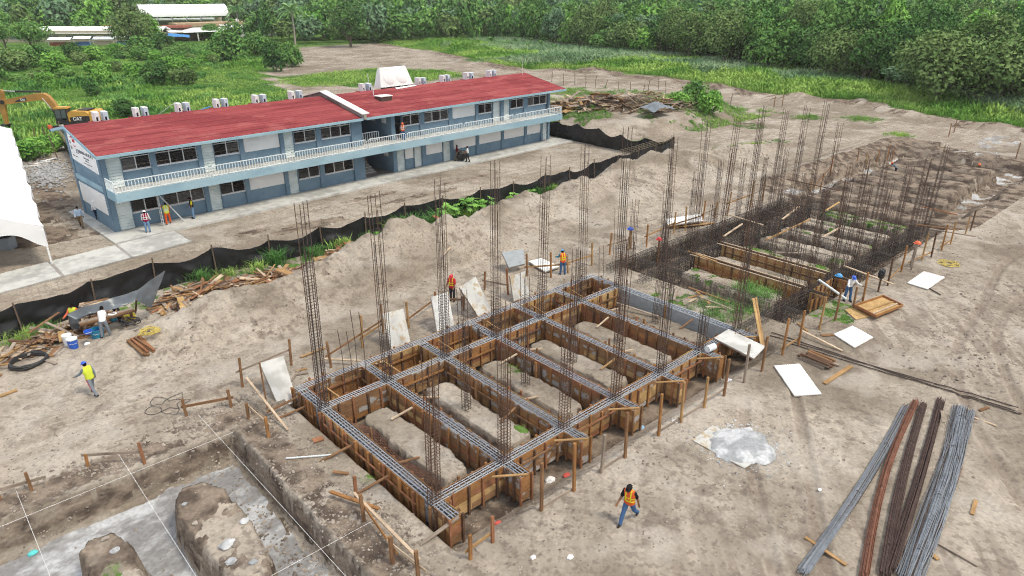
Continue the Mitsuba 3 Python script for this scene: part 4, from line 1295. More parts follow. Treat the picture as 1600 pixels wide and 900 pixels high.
def coil(c, r, n, th, m, name, label, cat, wob=.06, flat=.06, seed=1):
    rr = random.Random(seed)
    pts = []
    for i in range(n * 20):
        a = i / 20 * 6.283
        q = r * (1 + wob * math.sin(2.3 * a + i * .05)) + rr.gauss(0, r * wob * .3)
        pts.append((c[0] + q * math.cos(a), c[1] + q * math.sin(a), c[2] + flat * (i / (n * 20)) + rr.gauss(0, .008)))
    return solo(name, MB().tube(pts, th, 5).ply(m, True), label, cat)


shiny('yellow_rope', (.62, .50, .14), .7)
shiny('rubber', (.035, .035, .037), .55)
c_ = V(*(-3.46, 11.29, -0.50)); c_[2] = zat(*c_[:2]) + .25
coil(c_, .36, 7, .02, 'yellow_rope', 'rope_coil', 'tangled yellow rope on the heap of brown offcuts', 'rope', .35, .14)
coil(V(*(39.37, -11.74, -0.50)) + V(0, 0, .05), .45, 5, .022, 'yellow_rope', 'rope_coil', 'loose yellow rope lying on the sand at right', 'rope', .5, .05, 4)
coil(V(*(-8.39, 13.85, -0.50)) + V(0, 0, .06), .78, 5, .05, 'rubber', 'hose_ring', 'large black coil of hose lying on the sand', 'hose', .05, .2, 3)
coil(V(*(-4.67, 5.40, -0.50)) + V(0, 0, .05), .6, 2, .012, 'rubber', 'wire_loop', 'thin loop of wire lying beside the batter board', 'wire', .5, .03, 6)


# ------------------------------------------------------------------ stakes and batter boards
def stake(base, h, label, m=None, lean=None, w=.11, group='timber stakes round the foundations', z0=None):
    x, y = base[0], base[1]
    z = zat(x, y)
    lx, ly = lean if lean else (jit(.08), jit(.05))
    return solo('stake', ubox(m or rng.choice(['wood_orange', 'wood_brown', 'wood_tan', 'wood_red']), bar_m((x, y, z - .25), (x + lx, y + ly, z + h), w, w * .75, (0, 1, 0))), label, 'stake', group)


FRONT = [((2.73, -10.40, -0.50), 2.05, 'wood_brown'), ((4.33, -10.46, -0.50), 2.1, 'wood_orange'), ((5.83, -10.45, -0.50), 1.7, 'wood_grey'), ((7.23, -10.47, -0.50), 2.1, 'wood_brown'), ((9.36, -10.48, -0.50), 2.0, 'wood_orange'), ((10.83, -10.53, -0.50), 2.0, 'wood_tan'), ((12.51, -10.56, -0.50), 1.5, 'wood_tan'),
         ((14.01, -10.60, -0.50), 1.9, 'wood_brown'), ((15.71, -10.59, -0.50), 2.0, 'wood_grey'), ((17.30, -10.60, -0.50), 1.9, 'wood_brown'), ((19.50, -10.48, -0.50), 2.0, 'wood_orange'), ((21.06, -10.53, -0.50), 2.0, 'wood_orange'), ((23.63, -10.41, -0.50), 1.95, 'wood_tan'), ((25.43, -10.46, -0.50), 1.85, 'wood_brown'),
         ((27.68, -10.48, -0.50), 1.35, 'wood_brown'), ((28.99, -10.47, -0.50), 1.9, 'wood_orange'), ((31.19, -10.46, -0.50), 1.5, 'wood_dark'), ((32.65, -10.46, -0.50), 1.8, 'wood_dark'), ((35.60, -10.15, -0.50), 1.8, 'wood_orange'), ((36.99, -10.20, -0.50), 1.75, 'wood_grey'), ((38.81, -10.27, -0.50), 1.9, 'wood_tan'), ((39.95, -10.49, -0.50), 1.8, 'wood_dark'),
         ((41.99, -10.47, -0.50), 1.85, 'wood_orange'), ((43.77, -10.48, -0.50), 1.7, 'wood_tan'), ((46.92, -10.48, -0.50), 1.4, 'wood_tan'), ((48.38, -10.40, -0.50), 1.6, 'wood_dark')]
for i, (b, h, m) in enumerate(FRONT):
    stake(b, h, 'tall timber stake in the front row, %s from the left' % ORD[i], m)
BACK = [((-1.64, 4.64, -0.50), 1.5), ((0.92, 5.01, -0.50), 1.4), ((2.27, 3.53, -0.50), 1.4), ((4.46, 4.34, -0.50), 1.8), ((6.16, 5.03, -0.50), 1.7), ((7.51, 4.61, -0.50), 1.6), ((10.16, 5.75, -0.50), 1.0), ((11.11, 4.42, -0.50), 1.3), ((13.83, 5.77, -0.50), 1.2), ((14.44, 4.30, -0.50), 1.7), ((17.24, 5.57, -0.50), 1.5), ((18.20, 4.41, -0.50), 1.7), ((19.56, 4.19, -0.50), 1.2), ((21.70, 4.07, -0.50), 1.6),
        ((24.12, 4.63, -0.50), 1.6), ((26.21, 4.46, -0.50), 1.5), ((27.26, 3.87, -0.50), 1.7), ((27.71, 3.09, -0.50), .9), ((31.15, 4.30, -0.50), 1.7), ((32.30, 4.07, -0.50), 1.9), ((34.56, 4.11, -0.50), 1.9), ((36.55, 4.29, -0.50), 1.4), ((38.06, 4.07, -0.50), 2.0), ((41.93, 4.20, -0.50), 2.2), ((44.06, 4.34, -0.50), 2.0), ((54.72, 4.10, -0.50), 2.0), ((58.87, 5.14, -0.50), 1.9), ((51.72, 3.66, -0.50), 1.9), ((66.07, 5.52, -0.50), 1.4), ((67.78, 5.22, -0.50), 1.3), ((69.96, 4.94, -0.50), 1.4), ((72.50, 4.84, -0.50), 1.6), ((74.05, 4.81, -0.50), 1.4)]
for i, (b, h) in enumerate(BACK):
    stake(b, h, 'timber stake in the back row behind the foundations, %s from the left' % ORD[i], lean=(jit(.1), jit(.1)), w=.10)
RAILS = [(FRONT[0][0], FRONT[1][0], .25), (FRONT[2][0], FRONT[3][0], .3), (FRONT[4][0], FRONT[6][0], .35), (FRONT[6][0], FRONT[7][0], .5), (FRONT[10][0], FRONT[11][0], .55), (FRONT[12][0], FRONT[13][0], .4), (FRONT[14][0], FRONT[15][0], .45), (FRONT[17][0], FRONT[18][0], .5), (FRONT[19][0], FRONT[21][0], .55), (FRONT[22][0], FRONT[23][0], .5)]
for i, (a, b, h) in enumerate(RAILS):
    a, b = V(*a), V(*b)
    a[2], b[2] = zat(a[0], a[1]) + h - .2, zat(b[0], b[1]) + h - .2
    e = (b - a) * .08
    solo('stake_rail', ubox(rng.choice(['wood_tan', 'wood_pale', 'wood_grey']), bar_m(a - e + V(0, .07, 0), b + e + V(0, .07, 0), .04, .1)), 'low timber rail between stakes of the front row, %s from the left' % ORD[i], 'rail', 'rails between front stakes')
RB = [(0, 1, .8), (2, 4, .7), (3, 4, .5), (5, 6, .5), (6, 7, .6), (8, 9, .6), (10, 12, .6), (12, 13, .7), (14, 15, .7), (16, 18, .8), (18, 20, .7), (20, 21, .8), (22, 23, 1.0), (23, 24, 1.0), (26, 27, .8)]
for i, (a, b, h) in enumerate(RB):
    a, b = V(*BACK[a][0]), V(*BACK[b][0])
    a[2], b[2] = zat(a[0], a[1]) + h, zat(b[0], b[1]) + h
    e = (b - a) * .06
    solo('stake_rail', ubox(rng.choice(['wood_tan', 'wood_brown', 'wood_grey']), bar_m(a - e + V(0, .08, 0), b + e + V(0, .08, 0), .04, .1)), 'timber rail between stakes of the back row, %s from the left' % ORD[i], 'rail', 'rails between back stakes')


def batter(label, p, q, hp, hq, zr, m='wood_tan', ext=.15):
    key = thing('batter_board', label, 'batter board')
    p, q = V(*p), V(*q)
    for b, h in ((p, hp), (q, hq)):
        z = zat(b[0], b[1])
        part(key, 'post', ubox(rng.choice(['wood_orange', 'wood_brown', 'wood_red']), bar_m((b[0], b[1], z - .25), (b[0] + jit(.05), b[1] + jit(.05), z + h), .11, .08, (0, 1, 0))))
    a, b = V(p[0], p[1], zat(p[0], p[1]) + zr), V(q[0], q[1], zat(q[0], q[1]) + zr)
    d = norm(b - a)
    n = norm(np.cross(V(0, 0, 1), d))
    part(key, 'rail', ubox(m, bar_m(a - d * ext + n * .07, b + d * ext + n * .07, .035, .12)))
    return key


batter('batter board of two posts and a brown rail behind the corner of the pit', (-4.35, 3.96, -0.50), (-2.66, 3.36, -0.50), .85, .9, .45, 'wood_brown')
batter('batter board with a grey rail on the back rim of the pit', (-8.35, 3.00, -0.50), (-6.66, 1.83, -0.50), .55, .95, .5, 'wood_grey')
batter('batter board with a grey rail at the far left of the pit', (-11.13, 3.10, -0.50), (-10.19, 2.89, -0.50), .5, .8, .35, 'wood_grey', .5)
batter('batter board with a thin rail beside the left form corner', (-2.47, 1.99, -0.50), (-2.42, 0.15, -0.50), .8, .95, .6, 'wood_pale')
batter('batter board of two stakes in front of the left front corner', (-0.51, -10.45, -0.50), (0.49, -10.38, -0.50), 1.02, 1.05, .35, 'wood_tan')
batter('batter board with a long pale rail on the right rim of the pit', (-2.46, -8.96, -0.50), (-2.34, -10.22, -0.50), 1.1, 1.4, .7, 'wood_pale', .3)
batter('batter board with crossed planks on the right rim of the pit', (-2.11, -6.67, -0.50), (-2.44, -8.90, -0.50), 1.15, 1.1, .55, 'wood_orange', .3)
solo('loose_board', ubox('wood_orange', bar_m((-2.36, -4.84, -0.20), (-1.51, -6.67, -0.30), .13, .06)), 'orange plank laid across behind the crossed batter board', 'board')
solo('loose_board', ubox('wood_pale', bar_m((-1.94, -5.80, 0.10), (-2.05, -9.87, 0.10), .1, .05)), 'long pale rail running over the batter board posts', 'board')
stake((-1.72, -5.50, -0.50), 1.0, 'stake with crossed planks at the pit rim', 'wood_red')
stake((-1.57, 2.16, -0.50), 2.3, 'thin tall rod-like stake by the left form corner', 'wood_brown', w=.06)
solo('loose_board', ubox('wood_pale', bar_m((-1.72, 3.66, 0.50), (-1.66, -0.01, -0.40), .1, .05)), 'long pale lath leaning beside the left form corner', 'board')
solo('loose_board', ubox('wood_brown', bar_m((-1.84, 1.52, -0.20), (-0.40, 1.52, -0.05), .1, .06)), 'brown lath from the left form corner to the tall rod', 'board')
for i, (a, b) in enumerate((((1.62, 5.40, -0.50), (3.00, 5.49, -0.50)), ((0.21, 3.56, -0.50), (1.12, 4.41, -0.50)), ((0.80, 4.29, -0.50), (1.32, 4.15, -0.50)), ((0.63, 3.96, -0.50), (1.19, 3.77, -0.50)), ((2.25, 4.08, -0.30), (3.49, 2.70, -0.30)), ((2.82, 1.92, -0.20), (4.17, 1.83, -0.20)))):
    solo('loose_board', ubox(rng.choice(['wood_tan', 'wood_pale', 'wood_grey']), bar_m(V(*a) + V(0, 0, .08), V(*b) + V(0, 0, .08), .12, .05)), 'short board on the sand behind the back form, %s from the left' % ORD[i], 'board', 'boards behind the back form')
for i, (x0, y0, x1, y1, m) in enumerate(((20.6, -3.2, 22.6, -2.0, 'wood_grey'), (20.9, -4.0, 23.2, -3.4, 'wood_pale'), (21.5, -5.0, 22.9, -3.2, 'wood_tan'), (21.8, -4.2, 22.2, -6.2, 'wood_grey'), (20.8, -5.2, 23.2, -5.6, 'wood_pale'), (22.3, -3.0, 23.0, -5.4, 'wood_brown'), (20.2, -1.8, 22.4, -3.6, 'wood_tan'), (17.0, -1.6, 18.8, -4.2, 'wood_brown'), (17.2, -2.8, 18.9, -3.4, 'wood_tan'), (17.6, -1.4, 18.4, -3.8, 'wood_grey'))):
    solo('loose_board', ubox(m, bar_m((x0, y0, zat(x0, y0) + .25 + .05 * i % .3), (x1, y1, zat(x1, y1) + .12), .15, .04)), 'loose plank thrown on the earth between the two foundations, %s from the back' % ORD[i], 'board', 'planks thrown between the foundations')
for i, (a, b) in enumerate((((31.93, 0.66, -0.10), (35.02, 0.99, 0.10)), ((33.64, -1.64, -0.20), (40.42, -1.61, -0.10)), ((37.34, -4.08, -0.20), (39.80, -4.19, 0.00)), ((43.51, -1.28, -0.20), (46.07, -1.32, 0.10)), ((38.55, -0.32, 0.00), (42.40, 0.30, 0.10)), ((27.27, 0.45, 0.00), (26.93, -1.98, 0.00)), ((36.30, 3.07, 0.10), (35.87, -0.20, 0.10)), ((32.17, -7.84, 0.05), (31.34, -11.14, 0.05)), ((31.53, -3.41, -0.10), (33.32, -5.21, -0.10)), ((44.57, -7.72, 0.05), (45.44, -10.34, 0.05)), ((44.38, -8.77, 0.00), (44.94, -11.61, 0.00)), ((50.47, -6.16, -0.10), (50.11, -8.90, -0.10)), ((50.39, 5.43, 0.00), (50.01, 0.37, 0.00)))):
    solo('loose_board', ubox(['wood_pale', 'wood_tan', 'wood_pale', 'wood_yellow', 'wood_pale', 'wood_tan', 'wood_pale', 'wood_pale', 'wood_grey', 'wood_brown', 'wood_grey', 'wood_red', 'wood_dark'][i], bar_m(V(*a) + V(0, 0, .12), V(*b) + V(0, 0, .12), .14, .06)),
         ['pale plank laid across the trench beside the back row of stakes','pale plank leaning over the middle cage toward the front','pale plank lying over a middle trench beside weeds','yellow plank lying on earth at the far trench','pale plank over the back trench of the second foundation','tan plank along the first boarded beam','pale plank lying along the back cage','long pale plank from the front cage toward the sand','grey plank over the weeds of the second foundation','brown plank over the far corner of the front cage','grey plank by the far corner stakes','red-brown plank at the far pit beside a stake','dark rail along the end of the far trench'][i], 'board', 'planks bridging the far trenches')
solo('propped_timber', ubox('wood_yellow', bar_m((19.03, -9.64, -0.30), (20.71, -7.92, 1.40), .13, .06)), 'tall yellow timber propped on the front cage, left of a pair', 'timber')
solo('propped_timber', ubox('wood_tan', bar_m((19.22, -9.63, -0.30), (20.89, -7.97, 1.40), .1, .06)), 'tall tan timber propped on the front cage, right of a pair', 'timber')


# ------------------------------------------------------------------ form panels and sheets
def sheet(label, corners, th, m, name='form_sheet', frame_=None, cat='board sheet', snap=False):
    key = thing(name, label, cat)
    c = np.array(corners, float)
    if snap:
        z = max(zat(p[0], p[1]) for p in c)
        c[:, 2] += z + snap - c[:, 2].min()
    part(key, 'face', mikit.ply(slab(c, th), m))
    n = norm(np.cross(c[1] - c[0], c[3] - c[0]))
    for i in range(4):                      # the timber edge frame behind the face
        a, b = c[i], c[(i + 1) % 4]
        cen = c.mean(0)
        a, b = a + (cen - a) * .03, b + (cen - b) * .03
        part(key, 'edge', ubox('wood_grey', bar_m(a - n * (th + .035), b - n * (th + .035), .05, .065, n)))
    return key


def leaning(label, b0, b1, t1, t0, th, m):
    return sheet(label, [b0, b1, t1, t0], th, m)


leaning('grey concrete-coated form panel leaning at the back left corner of the foundation', (-1.01, 2.17, -0.75), (-0.14, 2.35, -0.75), (0.06, 3.62, 0.95), (-1.01, 3.72, 0.95), .04, 'board_grey')
leaning('stained form panel leaning behind the back beam, leftmost of four', (5.20, 2.75, -0.35), (6.41, 2.84, -0.35), (6.74, 3.84, 1.15), (5.62, 4.03, 1.15), .04, 'board_stained')
leaning('pale form panel leaning behind the back beam, second of four', (8.03, 2.72, -0.35), (9.19, 2.78, -0.35), (9.69, 3.90, 1.20), (8.61, 3.95, 1.20), .04, 'board_grey')
leaning('large tilted stained form panel behind the back beam, third of four', (10.89, 2.79, -0.30), (11.90, 2.88, -0.30), (12.19, 4.58, 1.20), (10.53, 3.96, 1.20), .04, 'board_stained')
leaning('grey streaked form panel leaning behind the back beam, rightmost of four', (13.79, 3.08, -0.35), (14.98, 2.98, -0.35), (15.33, 3.75, 0.95), (14.12, 3.77, 0.95), .04, 'board_stained')
sheet('dark grey form panel lying on the foot of the sand berm', [(16.56, 6.58, 0.00), (17.77, 6.38, 0.00), (18.48, 7.26, 0.60), (17.02, 7.77, 0.60)], .04, 'grey_form')
sheet('white panel behind the man in the blue helmet', [(18.34, 5.07, -0.30), (19.65, 5.09, -0.30), (19.86, 6.96, -0.30), (18.81, 7.11, -0.30)], .06, 'board_white')
sheet('white panel lying on timbers behind the second foundation', [(31.45, 5.08, -0.10), (34.51, 4.00, -0.10), (35.76, 5.12, -0.10), (32.62, 6.17, -0.10)], .06, 'board_white')
for i in range(9):
    a, b = V(*(31.91, 5.25, -0.50)) + V(.12 * i, 0, 0), V(*(34.58, 4.52, -0.50)) + V(.1 * i, 0, 0)
    solo('loose_board', ubox(rng.choice(['wood_tan', 'wood_red', 'wood_yellow']), bar_m(a + V(0, -.12 * i, .06 + .02 * i), b + V(jit(.5), -.12 * i, .06), .12, .05)), 'board under the white panel behind the second foundation, %s from the back' % ORD[i], 'board', 'boards under the white panel')
sheet('white square panel on the sand, farthest back of three', [(33.60, -12.40, -0.50), (36.49, -12.43, -0.50), (36.55, -11.17, -0.50), (33.74, -11.18, -0.50)], .05, 'board_white', snap=.09)
sheet('white square panel on the sand, middle of three', [(22.84, -12.62, -0.50), (24.70, -12.79, -0.50), (25.26, -11.48, -0.50), (23.53, -11.23, -0.50)], .05, 'board_white', snap=.09)
sheet('long white panel on the sand, nearest of three', [(16.25, -12.78, -0.50), (17.29, -13.52, -0.50), (19.16, -11.55, -0.50), (18.07, -10.81, -0.50)], .05, 'board_white', snap=.09)
sheet('tan plywood sheet under the boxed yellow form', [(26.27, -11.23, -0.50), (27.53, -11.71, -0.50), (28.83, -10.69, -0.50), (27.07, -10.27, -0.50)], .03, 'wood_yellow', snap=.07)
k = thing('boxed_form', 'shallow yellow plywood form with raised red-brown edges', 'formwork')
c = np.array([(26.97, -11.97, -0.50), (29.56, -12.42, -0.50), (30.10, -11.12, -0.50), (27.54, -10.58, -0.50)], float)
c[:, 2] = -.28
part(k, 'base', mikit.ply(slab(c, .03), 'wood_yellow'))
for i in range(4):
    part(k, 'edge', ubox('wood_red' if i % 2 else 'wood_orange', bar_m(c[i] + V(0, 0, .05), c[(i + 1) % 4] + V(0, 0, .05), .06, .14)))
part(k, 'batten', ubox('wood_tan', bar_m((c[0] + c[1] * 0) * .5 + c[3] * .5 + V(0, 0, .03), c[1] * .55 + c[2] * .45 + V(0, 0, .03), .1, .04)))
part(k, 'batten', ubox('wood_pale', bar_m(c[0] * .8 + c[3] * .2 + V(0, 0, .04), c[1] * .75 + c[2] * .25 + V(0, 0, .04), .1, .04)))
sheet('long grey plywood ramp laid over the last front form', [(17.14, -10.20, 0.09), (18.68, -9.94, 0.09), (19.01, -7.68, 0.09), (17.59, -7.74, 0.09)], .03, 'board_grey')
solo('pvc_elbow', MB().tube([(16.09, -8.30, 0.20), (16.62, -8.35, 0.20)], .17, 14, True).ply('rail_white', 30), 'short thick white pipe on the front cage', 'pipe')
# mortar on its sheet
sheet('plywood sheet under the heap of pale mortar', [(10.05, -13.95, -0.50), (11.41, -14.07, -0.50), (11.63, -11.57, -0.50), (10.10, -11.57, -0.50)], .02, 'board_stained', snap=.03)
mc = V(*(11.36, -13.07, -0.50))
th_ = np.linspace(0, 2 * np.pi, 72, endpoint=False)
rings = np.linspace(0, 1, 14)
vv = []
for r in rings:
    rad = (1.5 + .34 * (meshkit.fbm(np.stack([np.cos(th_) * 1.4, np.sin(th_) * 1.4, th_ * 0], 1), 3, 5) - .5) * 2 + .22 * (meshkit.fbm(np.stack([np.cos(th_) * 6, np.sin(th_) * 6, th_ * 0 + 3], 1), 3, 6) - .5) * 2) * r
    x, y = mc[0] + .92 * rad * np.cos(th_), mc[1] + .80 * rad * np.sin(th_)
    z = -.42 + .30 * (1 - r) ** 1.2 + .16 * (meshkit.fbm(np.stack([x * 1.8, y * 1.8, x * 0], 1), 4, 9) - .5) * (1 - r * .7) - .06 * (r > .97)
    vv.append(np.stack([x, y, z], 1))
vv = np.concatenate(vv)
q_ = np.array([(a * 72 + b, a * 72 + (b + 1) % 72, (a + 1) * 72 + (b + 1) % 72, (a + 1) * 72 + b) for a in range(13) for b in range(72)])
mat('mortar', {'type': 'diffuse', 'reflectance': proc(lambda p, n, uv: mix((.36, .375, .39), (.60, .615, .63), smoothstep(.36, .6, fbm(p.x * 1.6, p.y * 2.2, 2.0, 5))) * (.85 + .3 * noise(p.x * 14, p.y * 14)))})
r_ = np.random.default_rng(8)
mb = MB()
for i in range(420):
    a_, q = r_.uniform(0, 6.283), 1.1 + r_.exponential(.28)
    x, y, s_ = mc[0] + 1.15 * q * math.cos(a_), mc[1] + 1.0 * q * math.sin(a_), .025 * r_.lognormal(0, .5)
    mb.add(np.array(ICO0.vertices) * s_ * V(1, 1, .6) + V(x, y, zat(x, y) + .01), ICO0.faces)
solo('mortar_crumbs', mb.ply('mortar'), 'pale mortar crumbs scattered round the mortar heap', 'mortar crumbs', kind='stuff')
solo('mortar_heap', mikit.ply((vv, q_), 'mortar', True), 'spread heap of pale grey mortar on the sand', 'mortar heap')


# ------------------------------------------------------------------ bundles of reinforcing bars on the ground
def bundle(label, p, q, n, w0, w1, hh, m, bend=0.0, loose=.02, r=.0125, seed=0):
    key = thing('bar_bundle', label, 'bundle of bars')
    rr = random.Random(seed)
    p, q = V(*p), V(*q)
    d = norm(q - p)
    s = norm(np.cross(V(0, 0, 1), d))
    L = np.linalg.norm(q - p)
    for i in range(n):
        a, b = rr.random() - .5, rr.random()
        k, k2 = rr.gauss(0, 1), rr.gauss(0, 1)
        l0, l1 = rr.gauss(0, .12), rr.gauss(0, .12)
        pts = []
        for t in np.linspace(0, 1, 7):
            w = w0 + (w1 - w0) * t
            o = s * (a * w + bend * math.sin(math.pi * t) + loose * k * math.sin(math.pi * (1.3 * t + .2 * k2)))
            z = .05 + hh * b * (1 - abs(a) * 1.2) + .02 * math.sin(5 * t + k)
            c = p + d * (l0 + t * (L + l1 - l0)) + o
            pts.append((c[0], c[1], max(zat(c[0], c[1]), -.56) + max(z, .03)))
        part(key, 'bar', MB().tube(pts, r, 4).ply(m if rr.random() < (.9 if m != 'rebar_new' else .8) else 'rebar_brown'))
    for t in (.12, .4, .7, .92):                 # wire ties
        w = w0 + (w1 - w0) * t
        c = p + d * L * t + s * bend * math.sin(math.pi * t)
        z = zat(c[0], c[1])
        part(key, 'tie', MB().tube([c - s * w * .55 + V(0, 0, z - c[2] + .02), c + V(0, 0, z - c[2] + hh + .1), c + s * w * .55 + V(0, 0, z - c[2] + .02)], .012, 4).ply('rebar_dark'))
    return key


bundle('long grey bundle of thin steel bars, leftmost of five', (6.85, -17.85, -0.50), (19.04, -16.51, -0.50), 60, .30, .34, .12, 'rebar_new', -.14, .03, seed=1)
bundle('orange rusty bundle of steel bars, second from the left', (7.95, -19.26, -0.50), (19.63, -16.64, -0.50), 70, .26, .24, .20, 'rebar_orange', .28, .008, seed=2)
bundle('dark maroon bundle of steel bars beside the orange one', (8.55, -19.64, -0.50), (19.66, -16.94, -0.50), 64, .36, .26, .16, 'rebar_maroon', .12, .012, seed=3)
bundle('dark maroon bundle of steel bars, fourth from the left', (8.90, -19.71, -0.50), (20.55, -17.34, -0.50), 64, .30, .32, .2, 'rebar_maroon', -.05, .02, seed=4)
bundle('wide grey bundle of loose steel bars, rightmost of five', (8.87, -20.21, -0.50), (20.64, -18.25, -0.50), 150, .50, .64, .18, 'rebar_new', -.1, .09, seed=5)
for i, (p, q, o) in enumerate((((21.38, -8.87, -0.50), (21.99, -20.14, -0.50), 0), ((20.98, -9.20, -0.50), (22.57, -20.00, -0.50), .0), ((20.89, -10.37, -0.50), (22.22, -20.09, -0.50), 0))):
    p, q = V(*p), V(*q)
    pts = [p + (q - p) * t + V(0, .22 * math.sin(7 * t + i), 0) for t in np.linspace(0, 1, 24)]
    pts = [(c[0], c[1], max(zat(c[0], c[1]), -.62) + .05) for c in pts]
    solo('iron_bar', MB().tube(pts, .028, 5).ply('rebar_brown'), 'very long dark iron bar lying across the sand at right, %s of three' % ORD[i], 'iron bar', 'long iron bars on the sand')
# strings over the pit
shiny('string_white', (.85, .85, .85), .6)
for i, (a, b) in enumerate((((-4.12, 3.04, -0.05), (-4.00, -8.78, -0.05)), ((-7.35, 2.46, -0.05), (-7.34, -5.73, -0.05)), ((-10.63, 2.51, -0.05), (-10.60, -2.76, -0.05)), ((-11.36, 0.76, -0.05), (-3.53, 0.83, -0.05)), ((-5.67, -7.26, -0.05), (-2.18, -7.29, -0.05)))):
    solo('setting_out_string', MB().tube([a, b], .006, 4).ply('string_white'), 'taut white setting-out string over the near pit, %s one' % ORD[i], 'string', 'setting-out strings')
# puddle, shovel board, litter
shiny('puddle_water', (.135, .105, .075), .06, 0, .1, 1, .6)
pp = [(-3.40, -1.45, -1.85), (-3.58, -2.61, -1.85), (-3.69, -3.34, -1.85), (-3.79, -3.95, -1.85), (-3.78, -4.35, -1.85), (-3.39, -4.70, -1.85), (-3.31, -4.04, -1.85), (-3.25, -3.00, -1.85), (-3.21, -1.88, -1.85)]
pv = np.array(pp)
pv[:, 2] = -1.845
cen = pv.mean(0)
structure('puddle', mikit.ply((np.vstack([pv, [cen]]), np.array([(i, (i + 1) % 9, 9) for i in range(9)])), 'puddle_water'))
matte('litter_white', (.8, .8, .8), .1)
matte('litter_blue', (.35, .55, .75), .1)
matte('litter_cyan', (.15, .62, .62), .1)
matte('litter_red', (.6, .12, .1), .1)


def crumple(c, r, m, label, seed, flat=.5):
    s = trimesh.creation.icosphere(2, 1.0)
    v = np.array(s.vertices)
    v = v * (.6 + .8 * meshkit.fbm(v * 2.2 + seed, 3, seed))[:, None] * V(r, r * .8, r * flat)
    solo('litter', mikit.ply((v + V(c[0], c[1], zat(c[0], c[1]) + r * flat * .4), s.faces), m), label, 'litter')


crumple((-10.78, 1.16, -1.90), .16, 'litter_cyan', 'turquoise scrap lying on the grey pit floor', 1)
crumple((-8.71, -0.99, -0.50), .18, 'litter_white', 'white bag on the smaller earth island in the pit', 2)
crumple((4.93, -8.67, -1.00), .22, 'litter_white', 'clear plastic bag beside the front form', 3)
crumple((5.53, -9.00, -1.00), .16, 'litter_red', 'red and white wrapper beside the front form', 4)
crumple((1.58, -9.40, -0.50), .12, 'litter_red', 'small red and white wrapper near the front corner', 5)
crumple((10.20, -8.98, -0.50), .2, 'litter_blue', 'pale blue bag at the foot of the front forms', 6)
crumple((1.01, -11.76, -0.50), .10, 'litter_white', 'white bottle lying on the sand near the bottom', 7)
crumple((1.89, -12.56, -0.50), .12, 'litter_white', 'white paper scrap on the sand near the bottom', 8)
crumple((15.54, -9.96, -0.50), .16, 'litter_white', 'white bottle by the long grey ramp', 9)
crumple((10.67, -10.33, -0.50), .14, 'litter_white', 'white crumpled bag at the foot of a front stake', 10)
crumple((11.03, -16.43, -0.50), .09, 'litter_white', 'small white scrap in the middle of the right sand', 11)
crumple((12.65, -19.54, -0.50), .12, 'litter_white', 'white rag lying on the right bar bundle', 12)
ISL = [(-6.0, -4.6, .26), (-5.8, -4.75, .17), (-5.15, -3.9, .16), (-5.25, -5.7, .15), (-6.2, -5.4, .17), (-6.35, -5.1, .12), (-6.35, -1.6, .10), (-6.4, -2.8, .12), (-5.7, -5.9, .14), (-8.9, -1.6, .12), (-8.8, -2.4, .15)]
for i, (x, y, r) in enumerate(ISL):
    crumple((x, y), r, 'clod_soil' if i % 2 else 'mortar', 'broken lump of pale concrete on the %s earth island, %s one' % ('large' if i < 9 else 'small', ORD[i if i < 9 else i - 9]), 30 + i, .45)


# ------------------------------------------------------------------ plants
def leaf_mat(name, a, b, sc=.5):
    def fn(p, n, uv):
        k = fbm(p.x * sc, p.y * sc, p.z * sc, 3)
        return mix(a, b, smoothstep(.3, .7, k)) * (.55 + .9 * noise(p.x * 3.1, p.y * 3.1, p.z * 3.1))
    return mat(name, {'type': 'diffuse', 'reflectance': proc(fn)})


leaf_mat('leaf_dark', (0.055, 0.138, 0.047), (0.131, 0.262, 0.076))
leaf_mat('leaf_mid', (0.092, 0.221, 0.064), (0.206, 0.376, 0.106))
leaf_mat('leaf_olive', (.120, .205, .070), (.215, .315, .115))
leaf_mat('leaf_bright', (0.131, 0.317, 0.062), (0.262, 0.497, 0.111))
leaf_mat('leaf_blue', (0.101, 0.208, 0.108), (0.202, 0.328, 0.183))
leaf_mat('grass_bright', (0.147, 0.320, 0.062), (0.358, 0.530, 0.135), .12)
leaf_mat('grass_deep', (0.095, 0.240, 0.063), (0.202, 0.392, 0.114), .15)
leaf_mat('reed_blue', (.17, .30, .15), (.32, .44, .26), .1)
leaf_mat('banana_green', (.11, .27, .06), (.20, .38, .09), .4)
leaf_mat('palm_green', (0.147, 0.315, 0.126), (0.294, 0.462, 0.210), .4)
matte('bark', (.15, .125, .10), .4, 4)
matte('bark_pale', (.36, .33, .29), .3, 4)


